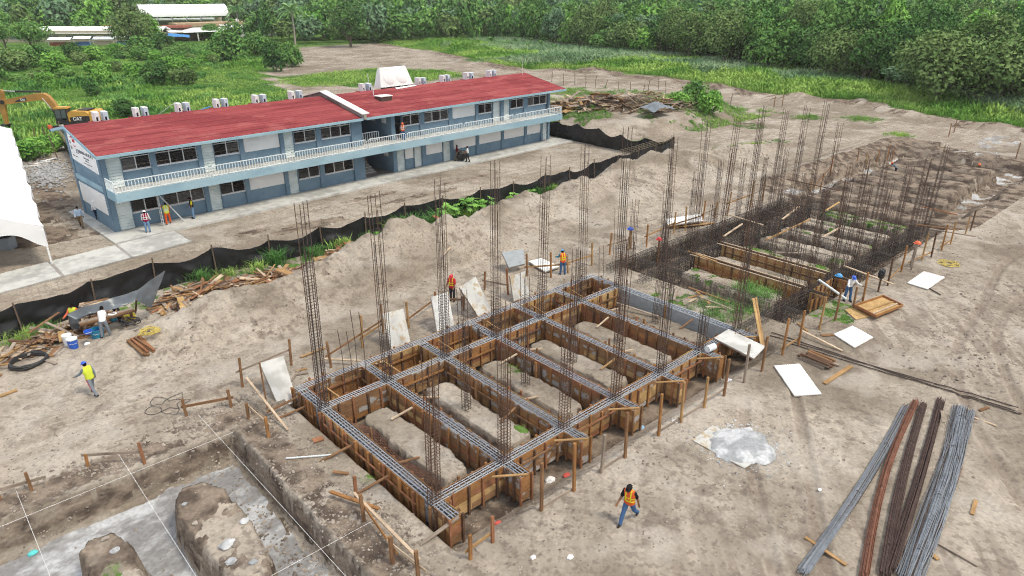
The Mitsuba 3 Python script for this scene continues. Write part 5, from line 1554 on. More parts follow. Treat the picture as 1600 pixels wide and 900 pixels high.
def crown(R, hgt, z0, lobes, leaves, size, seed, flat=1.0, up=.35):
    """Leaf sprays spread over many overlapping lobes; returns (vertices, faces, lobe centres)."""
    r = np.random.default_rng(seed)
    cs = []
    while len(cs) < lobes:
        p = r.uniform(-1, 1, 3)
        if np.linalg.norm(p) > 1: continue
        if p[2] < -.75: continue
        cs.append(p)
    cs = np.array(cs)
    cs[:, :2] *= R * .74
    cs[:, 2] = z0 + hgt * (.5 + .42 * cs[:, 2])
    lr = R * r.uniform(.16, .46, lobes)
    w = lr ** 2 / (lr ** 2).sum()
    which = r.choice(lobes, leaves, p=w)
    d = r.normal(size=(leaves, 3))
    d[:, 2] += up
    d /= np.linalg.norm(d, axis=1, keepdims=True)
    rad = lr[which] * r.uniform(.62, 1.2, leaves)
    p = cs[which] + d * rad[:, None] * np.array([1, 1, flat])
    n = d * .9 + r.normal(size=(leaves, 3)) * .45 + np.array([0, 0, .35])
    n /= np.linalg.norm(n, axis=1, keepdims=True)
    a = np.cross(n, r.normal(size=(leaves, 3)))
    a /= np.linalg.norm(a, axis=1, keepdims=True)
    b = np.cross(n, a)
    s = size * r.uniform(.55, 1.35, leaves)[:, None]
    v = np.stack([p - a * s * .75, p - b * s * .42 + n * s * .1, p + a * s * .75, p + b * s * .42 + n * s * .1], 1).reshape(-1, 3)
    q_ = np.arange(leaves)[:, None] * 4
    f = np.vstack([q_ + [0, 1, 2], q_ + [0, 2, 3]])
    return v, f, cs


def trunk(hgt, r0, cs, seed, lean=.05, k=6):
    rr = random.Random(seed)
    mb = MB()
    top = V(rr.gauss(0, lean) * hgt, rr.gauss(0, lean) * hgt, hgt)
    pts = [V(0, 0, -.3), V(top[0] * .3, top[1] * .3, hgt * .4), top]
    mb.tube(pts, [r0 * 1.25, r0 * .9, r0 * .6], k)
    for c in cs:
        s = pts[1] * (1 - .6 * rr.random()) + top * (.6 * rr.random())
        m_ = (s + c) / 2 + V(0, 0, rr.gauss(0, .2))
        mb.tube([s, m_, c], [r0 * .5, r0 * .3, r0 * .1], 4)
    return mb


PROTO = {}


def make_proto(name, leaf, R, hgt, z0, lobes, leaves, size, seed, flat=1.0, bark='bark', r0=.22, limbs=7):
    v, f, cs = crown(R, hgt, z0, lobes, leaves, size, seed, flat)
    tb = trunk(z0 + hgt * .45, r0, cs[:limbs], seed)
    scene['proto_' + name] = {'type': 'shapegroup', 'crown': mikit.ply((v, f), leaf), 'trunk': tb.ply(bark, True)}
    PROTO[name] = z0 + hgt


# name, leaf, R, crown height, clear stem, lobes, leaves, leaf size
make_proto('a', 'leaf_dark', 4.2, 7.5, 1.6, 30, 3400, .36, 1)
make_proto('b', 'leaf_mid', 4.6, 7.0, 1.6, 34, 2600, .50, 2)
make_proto('c', 'leaf_olive', 4.4, 7.4, 1.8, 30, 3600, .34, 3)
make_proto('d', 'leaf_bright', 3.6, 6.0, 1.2, 26, 2000, .52, 4)
make_proto('e', 'leaf_blue', 4.4, 7.8, 2.2, 22, 3000, .40, 5)
make_proto('f', 'leaf_dark', 3.4, 9.0, 2.0, 18, 2600, .42, 6)
make_proto('g', 'leaf_olive', 5.6, 6.8, 2.0, 42, 4200, .40, 7)
make_proto('h', 'leaf_mid', 5.2, 3.0, 4.6, 30, 2400, .36, 8, .5)      # flat-topped, open
make_proto('bush_a', 'leaf_dark', 2.6, 3.4, .2, 26, 2400, .34, 11, r0=.08)
make_proto('bush_b', 'leaf_bright', 2.4, 2.8, .2, 24, 2000, .32, 12, r0=.08)
make_proto('bush_c', 'leaf_mid', 3.2, 3.4, .2, 30, 2800, .36, 13, r0=.09)
make_proto('bush_d', 'leaf_olive', 2.2, 2.4, .1, 20, 1600, .28, 14, r0=.06)
for i, (lf, R) in enumerate((('leaf_dark', 4.8), ('leaf_mid', 5.0), ('leaf_olive', 4.6), ('leaf_blue', 4.8), ('leaf_bright', 4.2))):
    v, f, _ = crown(R, 6.5, 1.5, 18, 620, .95, 40 + i)
    scene['proto_far_%d' % i] = {'type': 'shapegroup', 'crown': mikit.ply((v, f), lf)}


def inst(key, proto, x, y, s, rz, sz=None, dz=0.0):
    scene[key] = {'type': 'instance', 'g': ref('proto_' + proto), 'to_world': T().translate([float(x), float(y), zat(x, y) + dz]).rotate([0, 0, 1], float(rz)).scale([float(s), float(s), float(sz or s)])}


def plant(name, label, cat, proto, x, y, height, width=None, group=None):
    key = thing(name, label, cat, group)
    h0 = PROTO[proto]
    sz = height / h0
    inst(key, proto, x, y, (width or sz), rng.random() * 360, sz)
    return key


def P2(g): return g[0], g[1]


import shapely


def in_view_pt(x, y):
    d = V(x - EYE[0], y - EYE[1])
    f2 = norm(FWD[:2])
    return abs(d @ V(f2[1], -f2[0])) < (d @ f2) * .78


def shapely_in(x, y):
    return shapely.contains_xy(shapely.Polygon([(-10, 165), (12, 128), (30, 128), (44, 140), (58, 150), (88, 188), (66, 232), (20, 235)]), x, y)


NAMED = [('shrub', 'dark round leafy shrub alone in the green field', 'shrub', 'bush_a', (31.90, 124.49, -0.50), 4.2, 1.15), ('shrub', 'thin olive shrub right of the dark round shrub', 'shrub', 'bush_d', (35.93, 120.82, -0.50), 3.1, 1.4),
         ('shrub', 'wide grey-green shrub mound in front of the tin sheds', 'shrub', 'bush_c', (60.49, 160.03, -0.50), 6.3, 1.75), ('shrub', 'grey-green shrub just right of the wide mound', 'shrub', 'bush_c', (72.12, 172.05, -0.50), 5.2, 1.3),
         ('shrub', 'dark green shrub at the right end of the field', 'shrub', 'bush_a', (58.89, 130.92, -0.50), 5.6, 1.2), ('shrub', 'mid green shrub behind the right end of the field', 'shrub', 'bush_c', (66.51, 139.31, -0.50), 4.6, 1.0),
         ('tree', 'big round bright green tree before the arched white roof', 'tree', 'g', (53.81, 219.03, -0.50), 11.4, 1.25), ('tree', 'yellow-green tree right behind the big round tree', 'tree', 'd', (62.32, 232.77, -0.50), 9.0, 1.25),
         ('shrub', 'low dense bush right of the big round tree', 'shrub', 'bush_c', (49.27, 192.89, -0.50), 4.4, 1.4), ('shrub', 'low dense bush below the blue tarpaulin', 'shrub', 'bush_a', (59.42, 207.34, -0.50), 4.6, 1.5),
         ('tree', 'flat-topped open tree at the left of the field', 'tree', 'h', (22.18, 183.93, -0.50), 9.6, 1.1), ('tree', 'ragged dark tree at the left edge of the picture', 'tree', 'h', (20.32, 208.79, -0.50), 8.6, .9), ('tree', 'flat-topped tree higher up at the left edge', 'tree', 'h', (21.77, 241.70, -0.50), 11.5, 1.2),
         ('shrub', 'dense olive thicket at the left edge of the field', 'shrub', 'bush_d', (15.49, 170.53, -0.50), 4.6, 2.0), ('shrub', 'yellow-green bush beside the olive thicket', 'shrub', 'bush_b', (21.51, 158.06, -0.50), 4.4, 1.4), ('shrub', 'mid green bush between thicket and yellow-green bush', 'shrub', 'bush_c', (21.48, 176.38, -0.50), 4.2, 1.2),
         ('shrub', 'rounded bush in front of the market stalls', 'shrub', 'bush_b', (34.35, 181.60, -0.50), 3.8, 1.2), ('shrub', 'dark bush left of the rounded bush before the stalls', 'shrub', 'bush_a', (31.62, 188.71, -0.50), 4.2, 1.1), ('shrub', 'bushy tree in front of the long cream house', 'shrub', 'bush_c', (53.89, 274.23, -0.50), 6.8, 1.3),
         ('shrub', 'dark bush at the left part of the cream house', 'shrub', 'bush_a', (48.36, 288.81, -0.50), 5.6, 1.3), ('shrub', 'small bush at the right of the cream house front', 'shrub', 'bush_b', (63.70, 284.85, -0.50), 5.2, 1.0), ('shrub', 'low bush under the right tin shed', 'shrub', 'bush_c', (89.59, 251.19, -0.50), 4.6, 1.3),
         ('shrub', 'low bright bush in the middle of the field', 'shrub', 'bush_b', (33.77, 161.27, -0.50), 2.2, .9), ('shrub', 'low dark bush in the grass behind the excavator', 'shrub', 'bush_a', (18.39, 115.31, -0.50), 1.9, .6), ('shrub', 'dark weed clump behind the left air conditioners', 'shrub', 'bush_a', (16.33, 88.67, -0.50), 2.2, .7),
         ('shrub', 'leafy bush at the right end of the timber heap', 'shrub', 'bush_b', (74.81, 29.55, -0.50), 2.9, .85), ('shrub', 'spindly bush between the heap and the haul road', 'shrub', 'bush_c', (75.79, 32.92, -0.50), 3.0, .7), ('shrub', 'low weeds at the left foot of the bush by the heap', 'shrub', 'bush_b', (72.39, 33.15, -0.50), 1.8, .7),
         ('shrub', 'thicket below the left fence behind the gable', 'shrub', 'bush_b', (0.86, 65.86, -0.50), 2.0, .9), ('shrub', 'bright weed clump beside the gravel at left', 'shrub', 'bush_b', (3.42, 68.79, -0.50), 1.7, .7),
         ('tree', 'wide olive tree at the right edge, nearest of the forest', 'tree', 'g', (113.12, 13.34, -0.50), 10.8, 1.25), ('tree', 'spreading olive tree at the lower right of the forest edge', 'tree', 'g', (116.03, 5.55, -0.50), 10.2, 1.3), ('tree', 'olive tree half hidden behind the two right edge trees', 'tree', 'c', (130.35, 13.15, -0.50), 13.0, 1.3),
         ('tree', 'tall dark tree left of the wide olive tree', 'tree', 'a', (128.93, 25.77, -0.50), 11.5, 1.15), ('tree', 'tall tree with bare stems in the right forest edge', 'tree', 'f', (138.54, 35.57, -0.50), 13.0, 1.3), ('tree', 'bright green low tree in the right forest edge', 'tree', 'd', (139.12, 41.05, -0.50), 7.6, 1.1),
         ('tree', 'dark broad tree right of centre in the forest edge', 'tree', 'a', (135.19, 44.63, -0.50), 10.5, 1.3), ('tree', 'mid green tree in the forest edge above the tall rods', 'tree', 'b', (134.68, 51.46, -0.50), 10.0, 1.15), ('tree', 'tall olive tree in the middle of the forest edge', 'tree', 'c', (137.62, 66.49, -0.50), 12.5, 1.4), ('tree', 'yellowish tree left of the tall olive tree', 'tree', 'c', (144.66, 80.93, -0.50), 11.5, 1.3),
         ('tree', 'bright small tree at the back of the reeds', 'tree', 'd', (147.28, 98.09, -0.50), 7.0, 1.1), ('tree', 'round dark tree behind the banana plants', 'tree', 'a', (154.50, 114.28, -0.50), 10.0, 1.4), ('tree', 'broad mid green tree behind the banana row', 'tree', 'b', (175.70, 153.99, -0.50), 11.5, 1.5), ('tree', 'dark round tree above the banana row', 'tree', 'e', (175.18, 173.08, -0.50), 11.0, 1.5),
         ('tree', 'dense dark tree at the end of the bare track', 'tree', 'a', (108.31, 183.30, -0.50), 13.5, 1.6), ('tree', 'round tree right of the dense tree at the bare track', 'tree', 'b', (140.82, 214.48, -0.50), 12.0, 1.5), ('tree', 'dark tree left of the bare track behind the palm', 'tree', 'a', (123.78, 230.03, -0.50), 11.5, 1.4), ('tree', 'tree with pale trunk between the two palms', 'tree', 'e', (112.87, 250.59, -0.50), 11.5, 1.3)]
for nm, lab, cat, pr, g, h, w in NAMED:
    plant(nm, lab, cat, pr, g[0], g[1], h, w)

for i in range(46):
    while True:
        x, y = rng.uniform(-8, 70), rng.uniform(128, 205)
        if in_view_pt(x, y) and shapely_in(x, y): break
    plant('shrub', ['low bushy shrub in the overgrown field behind the school', 'bright green bush in the overgrown field behind the school', 'olive scrub bush in the overgrown field behind the school'][i % 3], 'shrub', ['bush_c', 'bush_b', 'bush_d'][i % 3], x, y, rng.uniform(1.4, 3.4), rng.uniform(.55, 1.2), group=['low shrubs of the field', 'bright bushes of the field', 'olive scrub of the field'][i % 3])

# the forest: trees one by one near its edge, farther off as one mass
LINE = [(20, 300), (60, 262), (92, 232), (104, 208), (124, 192), (157, 160), (146, 118), (149, 78), (135, 53), (124, 24), (121, 16), (123, 3), (116, -30), (125, -120)]
FPOLY = LINE + [(2500, -120), (2500, 2500), (-400, 2500), (-40, 300)]
BUILT = [(22, 236, 135, 300), (75, 296, 150, 352), (60, 440, 130, 480), (70, 590, 135, 670)]


def in_view(x, y, m=.06):
    d = np.stack([np.asarray(x) - EYE[0], np.asarray(y) - EYE[1]], -1)
    f2 = FWD[:2] / np.linalg.norm(FWD[:2])
    z = d @ f2
    s = d @ np.array([f2[1], -f2[0]])
    return (z > 0) & (np.abs(s) < z * (.80 + m) + 8)


import shapely
FP = shapely.Polygon(FPOLY)
KINDS = {'a': 'dense dark green tree of the forest', 'b': 'mid green round-crowned tree of the forest', 'c': 'olive green tree of the forest', 'd': 'small bright green tree of the forest', 'e': 'blue-green tree of the forest', 'f': 'narrow dark tall tree of the forest', 'g': 'broad olive tree of the forest'}
taken = [(g[0], g[1]) for *_, g, h, w in NAMED]
cand = []
r_ = np.random.default_rng(21)
pool = np.stack([r_.uniform(20, 330, 60000), r_.uniform(-40, 420, 60000)], 1)
ok = shapely.contains_xy(FP, pool[:, 0], pool[:, 1]) & in_view(pool[:, 0], pool[:, 1])
for x0, y0, x1, y1 in BUILT: ok &= ~((pool[:, 0] > x0) & (pool[:, 0] < x1) & (pool[:, 1] > y0) & (pool[:, 1] < y1))
pool = pool[ok]
pool = pool[np.argsort(np.hypot(pool[:, 0] - EYE[0], pool[:, 1] - EYE[1]))]
cells = {}
near_n = 0
dist_end = 0
for x, y in pool:
    k = (int(x // 6), int(y // 6))
    if any(math.hypot(x - a, y - b) < 6.0 for i in (-1, 0, 1) for j in (-1, 0, 1) for a, b in cells.get((k[0] + i, k[1] + j), [])): continue
    if any(math.hypot(x - a, y - b) < 4.5 for a, b in taken): continue
    cells.setdefault(k, []).append((x, y))
    kind = r_.choice(list('aaabbbbcdefg'))
    plant('forest_tree', KINDS[kind], 'tree', kind, x, y, r_.choice([6.0, 8.0, 9.0, 10.0, 11.0, 12.5, 14.0]), r_.uniform(.75, 1.35), group='forest trees: ' + KINDS[kind].split(' tree')[0])
    near_n += 1
    dist_end = math.hypot(x - EYE[0], y - EYE[1])
    if near_n >= 235: break
n_far = 0
for ring0, ring1, sp in ((dist_end - 8, 320, 6.5), (320, 450, 8.0), (450, 700, 11.0), (700, 1150, 16.0), (1150, 1900, 28.0)):
    m_ = int(9 * (ring1 ** 2 - ring0 ** 2) / sp ** 2 * .45)
    a = YAW + r_.uniform(-.74, .74, m_)
    d = np.sqrt(r_.uniform(ring0 ** 2, ring1 ** 2, m_))
    xs, ys = EYE[0] + d * np.sin(a), EYE[1] + d * np.cos(a)
    ok = shapely.contains_xy(FP, xs, ys) & in_view(xs, ys)
    for x0, y0, x1, y1 in BUILT: ok &= ~((xs > x0) & (xs < x1) & (ys > y0) & (ys < y1))
    ok &= ~((np.abs((xs - 520) * .72 - (ys - 330) * .69) < 26) & (xs > 470) & (xs < 620))          # a pale meadow
    grid = {}
    for x, y in zip(xs[ok], ys[ok]):
        k = (int(x // sp), int(y // sp))
        if any(math.hypot(x - p_, y - q__) < sp * .9 for i in (-1, 0, 1) for j in (-1, 0, 1) for p_, q__ in grid.get((k[0] + i, k[1] + j), [])): continue
        if any(math.hypot(x - p_, y - q__) < 5 for i in (-1, 0, 1) for j in (-1, 0, 1) for p_, q__ in cells.get((int(x // 6) + i, int(y // 6) + j), [])): continue
        grid.setdefault(k, []).append((x, y))
        s = (sp / 6.8) * r_.uniform(.85, 1.25)
        n_far += 1
        inst('distant_forest__%04d' % n_far, 'far_%d' % r_.choice(5, p=[.24, .3, .2, .14, .12]), x, y, s, r_.uniform(0, 360), min(s, 1.35) * r_.uniform(1.0, 1.5))
labels['distant_forest'] = {'label': 'far-off mass of green forest reaching to the top of the picture', 'category': 'forest', 'kind': 'stuff'}


# ---- grass: many blades, one mesh for each stand
def blades(x, y, h, n, spread, wid, seed, droop=.45):
    r = np.random.default_rng(seed)
    m_ = len(x)
    X = np.repeat(x, n) + r.normal(0, 1, m_ * n) * np.repeat(spread, n)
    Y = np.repeat(y, n) + r.normal(0, 1, m_ * n) * np.repeat(spread, n)
    Hh = np.repeat(h, n) * r.uniform(.5, 1.15, m_ * n)
    a = r.uniform(0, 2 * np.pi, m_ * n)
    z = np.array([zat(p, q__) for p, q__ in zip(x, y)])
    Z = np.repeat(z, n) - .05
    w = wid * r.uniform(.6, 1.3, m_ * n) * np.clip(Hh, .5, 2)
    ca, sa = np.cos(a), np.sin(a)
    tilt = r.uniform(.05, .35, m_ * n) * Hh
    d2 = tilt + droop * Hh * r.uniform(.4, 1.2, m_ * n)
    b0 = np.stack([X - sa * w, Y + ca * w, Z], 1)
    b1 = np.stack([X + sa * w, Y - ca * w, Z], 1)
    m0 = np.stack([X + ca * tilt - sa * w * .8, Y + sa * tilt + ca * w * .8, Z + Hh * .65], 1)
    m1 = np.stack([X + ca * tilt + sa * w * .8, Y + sa * tilt - ca * w * .8, Z + Hh * .65], 1)
    t = np.stack([X + ca * d2, Y + sa * d2, Z + Hh * r.uniform(.75, 1.05, m_ * n)], 1)
    v = np.stack([b0, b1, m0, m1, t], 1).reshape(-1, 3)
    k = np.arange(m_ * n)[:, None] * 5
    return v, np.vstack([k + [0, 1, 3], k + [0, 3, 2], k + [2, 3, 4]])


def scatter(poly, step, seed, cond=None):
    g = shapely.Polygon(poly)
    x0, y0, x1, y1 = g.bounds
    r = np.random.default_rng(seed)
    m_ = int((x1 - x0) * (y1 - y0) / step ** 2)
    x, y = r.uniform(x0, x1, m_), r.uniform(y0, y1, m_)
    ok = shapely.contains_xy(g, x, y) & in_view(x, y, .02)
    if cond is not None: ok &= cond(x, y)
    return x[ok], y[ok]


FIELDP = [(-25, 79), (30, 75), (44, 93), (50, 119), (62, 141), (92, 190), (70, 240), (20, 260), (-60, 250), (-60, 79)]
x, y = scatter(FIELDP, 1.0, 5)
hn = meshkit.fbm(np.stack([x * .06, y * .06, x * 0], 1), 4, 3)
h2 = meshkit.fbm(np.stack([x * .25, y * .25, x * 0], 1), 3, 6)
hh = .25 + 1.5 * np.clip(hn - .42, 0, 1) * 2 + .7 * np.clip(h2 - .5, 0, 1)
deep = h2 + .4 * hn > .76
for m_, mt, nm in ((~deep, 'grass_bright', 'bright green tussocky grass covering the field behind the school'), (deep, 'grass_deep', 'darker green weeds mixed through the field behind the school')):
    solo('grass', mikit.ply(blades(x[m_], y[m_], hh[m_], 13, np.full(m_.sum(), .42), .075, 7), mt), nm, 'grass', kind='stuff')
REED = [(128, 197), (117, 160), (114, 142), (101, 100), (112, 89), (112, 56), (105, 38), (109, 24), (102, 13), (99, -4), (118, -8), (123, 3), (121, 16), (124, 24), (135, 53), (149, 78), (146, 118), (157, 160), (136, 192)]
x, y = scatter(TONGUE, .75, 25)
hh = .25 + .6 * meshkit.fbm(np.stack([x * .2, y * .2, x * 0], 1), 3, 8)
solo('grass', mikit.ply(blades(x, y, hh, 11, np.full(len(x), .3), .05, 27), 'grass_bright'), 'tongue of bright grass reaching into the bare track behind the school', 'grass', kind='stuff')
x, y = scatter(REED, .82, 9)
k_ = meshkit.fbm(np.stack([x * .05, y * .05, x * 0], 1), 4, 13)
ed, _, _ = seg_nearest(x, y, EDGE)
hh = np.clip(.6 + ed * .14, .6, 2.4) * (.7 + .7 * k_)
blu = k_ + .012 * (ed - 9) > .5
for m_, mt, nm in ((blu, 'reed_blue', 'tall pale blue-green reeds in front of the forest'), (~blu, 'grass_bright', 'bright green tall grass along the front of the reeds')):
    solo('reeds', mikit.ply(blades(x[m_], y[m_], hh[m_], 15, np.full(m_.sum(), .38), .055, 11, .5), mt), nm, 'reeds', kind='stuff')
# weeds on the bank round the timber heap and along the road
x, y = scatter([(54, 26), (90, 26), (92, 58), (62, 66), (52, 50)], .55, 15, lambda a, b: (N2(a, b, .22, 60) + .6 * N2(a, b, 1.3, 61) > -.02))
hh = .25 + .5 * meshkit.fbm(np.stack([x * .3, y * .3, x * 0], 1), 3, 8)
solo('weeds', mikit.ply(blades(x, y, hh, 10, np.full(len(x), .22), .03, 12), 'grass_bright'), 'bright weeds on the bank round the old timber heap', 'weeds', kind='stuff')
# weeds on the earth between the far trenches, along the fence, and single tufts
x, y = scatter([(20, -8), (47, -8), (47, 0), (20, 0)], .22, 16)
kk = np.array([zat(a, b) for a, b in zip(x, y)])
ok = (kk > -.5) & (N2(x, y, .22, 60) + .9 * N2(x, y, 1.3, 61) > .0)
solo('weeds', mikit.ply(blades(x[ok], y[ok], .06 + .14 * nrg.random(ok.sum()), 8, np.full(ok.sum(), .10), .014, 13), 'grass_bright'), 'low green weeds on the earth between the trenches of the second foundation', 'weeds', kind='stuff')
x, y = scatter([(24, -6.8), (26.8, -6.8), (26.8, -4.2), (24, -4.2)], .2, 17)
x2, y2 = scatter([(20.4, -6.9), (23.3, -6.9), (23.3, -4.2), (20.4, -4.2)], .24, 18)
x, y = np.concatenate([x, x2]), np.concatenate([y, y2])
solo('weeds', mikit.ply(blades(x, y, .3 + .4 * nrg.random(len(x)), 12, np.full(len(x), .12), .013, 14), 'grass_deep'), 'lush dark weeds in the first bays of the second foundation', 'weeds', kind='stuff')
x, y = scatter([(25.2, -9.2), (27.8, -9.0), (28.4, -11.2), (25.4, -11.4)], .16, 19, lambda a, b: N2(a, b, .9, 33) > -.06)
solo('weeds', mikit.ply(blades(x, y, .08 + .14 * nrg.random(len(x)), 9, np.full(len(x), .09), .012, 15), 'grass_bright'), 'bright short weeds before the orange panels of the second foundation', 'weeds', kind='stuff')
FW = [(5, 17.9, .8), (1.8, 18.6, .9), (10, 18.0, .8), (11.2, 18.0, 1.0), (6.3, 18.2, 1.2), (8.9, 18.1, .8), (15.8, 18.2, 1.3), (16.6, 18.0, 1.5), (17.4, 17.9, 1.2), (-8.2, 17.0, .7), (-7, 17.4, .6), (13.4, 18.2, .8), (3.2, 18.5, .6), (19.0, 17.6, 1.4), (21.0, 18.0, 1.3), (22.6, 18.0, 1.0), (30.2, 18.0, 1.1), (31.4, 18.2, 1.0), (32.6, 18.3, .9)]
for i, (a, b, h) in enumerate(FW):
    n_ = 26
    r = np.random.default_rng(300 + i)
    solo('grass_tuft', mikit.ply(blades(a + r.normal(0, .35, n_), b + r.normal(0, .18, n_), np.full(n_, h), 7, np.full(n_, .12), .018, 400 + i, .6), 'grass_deep' if i % 3 else 'grass_bright'), 'tuft of tall grass at the foot of the long black fence', 'grass', 'grass tufts along the fence')
for i, (a, b, r0, lab) in enumerate(((5.9, -6.3, .5, 'patch of fresh green grass on the second earth block from the left'), (8.8, -2.4, .4, 'pale green grass patch at the back of the third earth block'), (9.3, -3.3, .35, 'small green grass patch midway on the third earth block'), (-9.3, 10.5, 1.2, 'thin grass on the sand left of the man in the yellow vest'), (-8.7, 7.6, .7, 'faint grass patch at the left edge of the sand'), (-9.9, 5.6, .9, 'faint grass patch left of the pit'), (-.9, -4.9, .3, 'small grass tuft at the rim beside the left form'), (-9.1, -3.3, .3, 'grass tuft on the smaller earth island in the pit'), (18.0, 25.5, 1.2, 'thin grass in the school yard'), (33, 29.5, 1.6, 'thin grass in the yard near the right end of the school'), (60, 17.4, 1.5, 'green weeds on top of the sand berm at right'), (63.5, 16.4, 1.2, 'green weeds on the far end of the sand berm'), (92, 16, 2.5, 'grass patch beside the far haul road'), (84, 8, 1.5, 'grass patch near the far pit'), (88, 22, 2.0, 'grass patch in the bend of the haul road'), (79, -8.5, 1.0, 'weeds on the right rim of the far pit'))):
    n_ = int(26 * r0 + 14) if r0 < 1 else int(40 * r0)
    r = np.random.default_rng(500 + i)
    q_ = r.normal(size=(n_, 2)) * r0 * .45
    faint = i in (3, 4, 5, 8, 9)
    solo('grass_patch', mikit.ply(blades(a + q_[:, 0], b + q_[:, 1], np.full(n_, .07 if faint else .14 if i < 8 else .5), 10, np.full(n_, .08 if i < 8 else .2), .008 if i < 8 else .02, 600 + i), 'grass_bright'), lab, 'grass')


# ---- broad-leaved weeds, banana plants, palms
def leaf_sheet(mb, base, d, length, width, droop, k=5, fold=.25):
    d = norm(d)
    s = norm(np.cross(d, V(0, 0, 1)) + 1e-6)
    v, f = [], []
    for i in range(k + 1):
        t = i / k
        c = base + d * length * t * (1 - .25 * droop * t) + V(0, 0, -droop * length * t * t * .8)
        w = width * math.sin(math.pi * min(.08 + .92 * t, .985)) ** .7
        up = norm(np.cross(s, d))
        v += [c - s * w * .5 + up * w * fold, c, c + s * w * .5 + up * w * fold]
    for i in range(k):
        o = i * 3
        f += [[o, o + 1, o + 4], [o, o + 4, o + 3], [o + 1, o + 2, o + 5], [o + 1, o + 5, o + 4]]
    mb.add(np.array(v), np.array(f))


def banana(x, y, h, label, seed, group='banana plants'):
    key = thing('banana_plant', label, 'banana plant', group)
    r = random.Random(seed)
    z = zat(x, y)
    part(key, 'stem', MB().tube([(x, y, z - .2), (x, y, z + h * .5)], [.16, .11], 6).ply('banana_green'))
    for i in range(8):
        a = i * 2.4 + r.random()
        el = .5 + .75 * r.random()
        mb = MB()
        leaf_sheet(mb, V(x, y, z + h * .45), V(math.cos(a) * math.cos(el), math.sin(a) * math.cos(el), math.sin(el)), h * (.55 + .2 * r.random()), h * .17, .25 + .45 * r.random())
        part(key, 'leaf', mb.ply('banana_green', True))


for i, (g, h) in enumerate((((138.84, 206.23, -0.50), 4.2), ((149.53, 217.12, -0.50), 4.0), ((152.48, 214.43, -0.50), 4.4), ((146.36, 199.38, -0.50), 3.8), ((153.73, 202.70, -0.50), 4.2), ((144.16, 182.78, -0.50), 3.6), ((137.76, 163.93, -0.50), 3.6), ((135.14, 151.66, -0.50), 3.6), ((141.56, 152.97, -0.50), 4.2), ((137.97, 142.23, -0.50), 3.8), ((143.71, 143.84, -0.50), 4.0), ((139.83, 133.97, -0.50), 3.8), ((142.37, 131.64, -0.50), 3.9), ((138.97, 122.41, -0.50), 3.5))):
    banana(g[0], g[1], h, 'broad-leaved banana plant at the back of the reeds, %s from the left' % ORD[i], 70 + i)


def castor(x, y, h, label, seed, n=26, sz=.34):
    key = thing('leafy_weed', label, 'plant')
    r = random.Random(seed)
    z = zat(x, y)
    st = MB()
    for i in range(5):
        a = r.random() * 6.28
        st.tube([(x, y, z - .1), (x + .25 * h * math.cos(a), y + .2 * h * math.sin(a), z + h * (.6 + .3 * r.random()))], [.03, .012], 4)
    part(key, 'stem', st.ply('leaf_mid'))
    for i in range(n):
        a, q__ = r.random() * 6.28, math.sqrt(r.random())
        c = V(x + .75 * h * q__ * math.cos(a), y + .5 * h * q__ * math.sin(a), z + h * (1 - .55 * q__ ** 2) * (.55 + .45 * r.random()))
        nrm = norm(V(math.cos(a) * q__ * .6, math.sin(a) * q__ * .6, 1) + V(r.gauss(0, .25), r.gauss(0, .25), 0))
        e1 = norm(np.cross(nrm, V(1, .3, 0)))
        e2 = np.cross(nrm, e1)
        v = [c]
        for j in range(14):
            th = j / 14 * 6.283
            q2 = sz * (1.0 if j % 2 == 0 else .52) * (.8 + .4 * r.random())
            v.append(c + (e1 * math.cos(th) + e2 * math.sin(th)) * q2 - nrm * q2 * .25)
        part(key, 'leaf', mikit.ply((np.array(v), np.array([(0, 1 + j, 1 + (j + 1) % 14) for j in range(14)])), 'leaf_bright' if r.random() < .7 else 'leaf_mid'))


castor(20.3, 18.0, 1.7, 'large-leaved weed in front of the black fence, nearest one', 1, 34)
castor(22.6, 18.2, 1.9, 'large-leaved weed high against the black fence', 2, 36)
castor(24.2, 18.0, 1.6, 'large-leaved weed right of the tallest weed at the fence', 3, 26)
castor(27.4, 17.9, 1.2, 'small-leaved weed where the sand berm meets the fence', 4, 20, .26)
castor(29.6, 18.0, 1.2, 'green weed on the berm below the end of the long fence', 5, 20, .28)
castor(14.2, 18.1, .8, 'low weed by the fence between the board piles', 6, 16, .2)


def palm(x, y, h, label, seed, r0=.17, m='palm_green'):
    key = thing('palm_tree', label, 'palm tree')
    r = random.Random(seed)
    z = zat(x, y)
    part(key, 'trunk', MB().tube([(x, y, z - .3), (x + .2, y, z + h * .4), (x + .1, y + .2, z + h * .78)], [r0 * 1.4, r0, r0 * .8], 7).ply('bark_pale', True))
    top = V(x + .1, y + .2, z + h * .78)
    cr = MB()
    for i in range(18):
        a = i * 2.399
        el = 1.1 - 1.25 * (i / 17)
        d = V(math.cos(a) * math.cos(el), math.sin(a) * math.cos(el), math.sin(el))
        s = norm(np.cross(d, V(0, 0, 1)))
        ln = h * .32
        for j in range(1, 13):
            t = j / 12
            c = top + d * ln * t + V(0, 0, -.55 * ln * t * t)
            for sd in (-1, 1):
                e = c + s * sd * ln * .26 * (1 - .5 * t) + d * ln * .12 - V(0, 0, ln * .12)
                cr.add(np.array([c, c + d * ln * .09, e]), np.array([[0, 1, 2]]))
        cr.tube([top, top + d * ln * .5 + V(0, 0, -.13 * ln), top + d * ln + V(0, 0, -.55 * ln)], [.05, .035, .015], 3)
    part(key, 'crown', cr.ply(m))


palm(94.1, 192.7, 14.6, 'tall palm with a pale trunk at the end of the bare track', 1, .26)
palm(100.5, 251.3, 13.0, 'palm standing right of the arched white roof', 2)
palm(150.0, 128.0, 9.0, 'palm with drooping grey fronds at the forest edge', 3, m='leaf_olive')


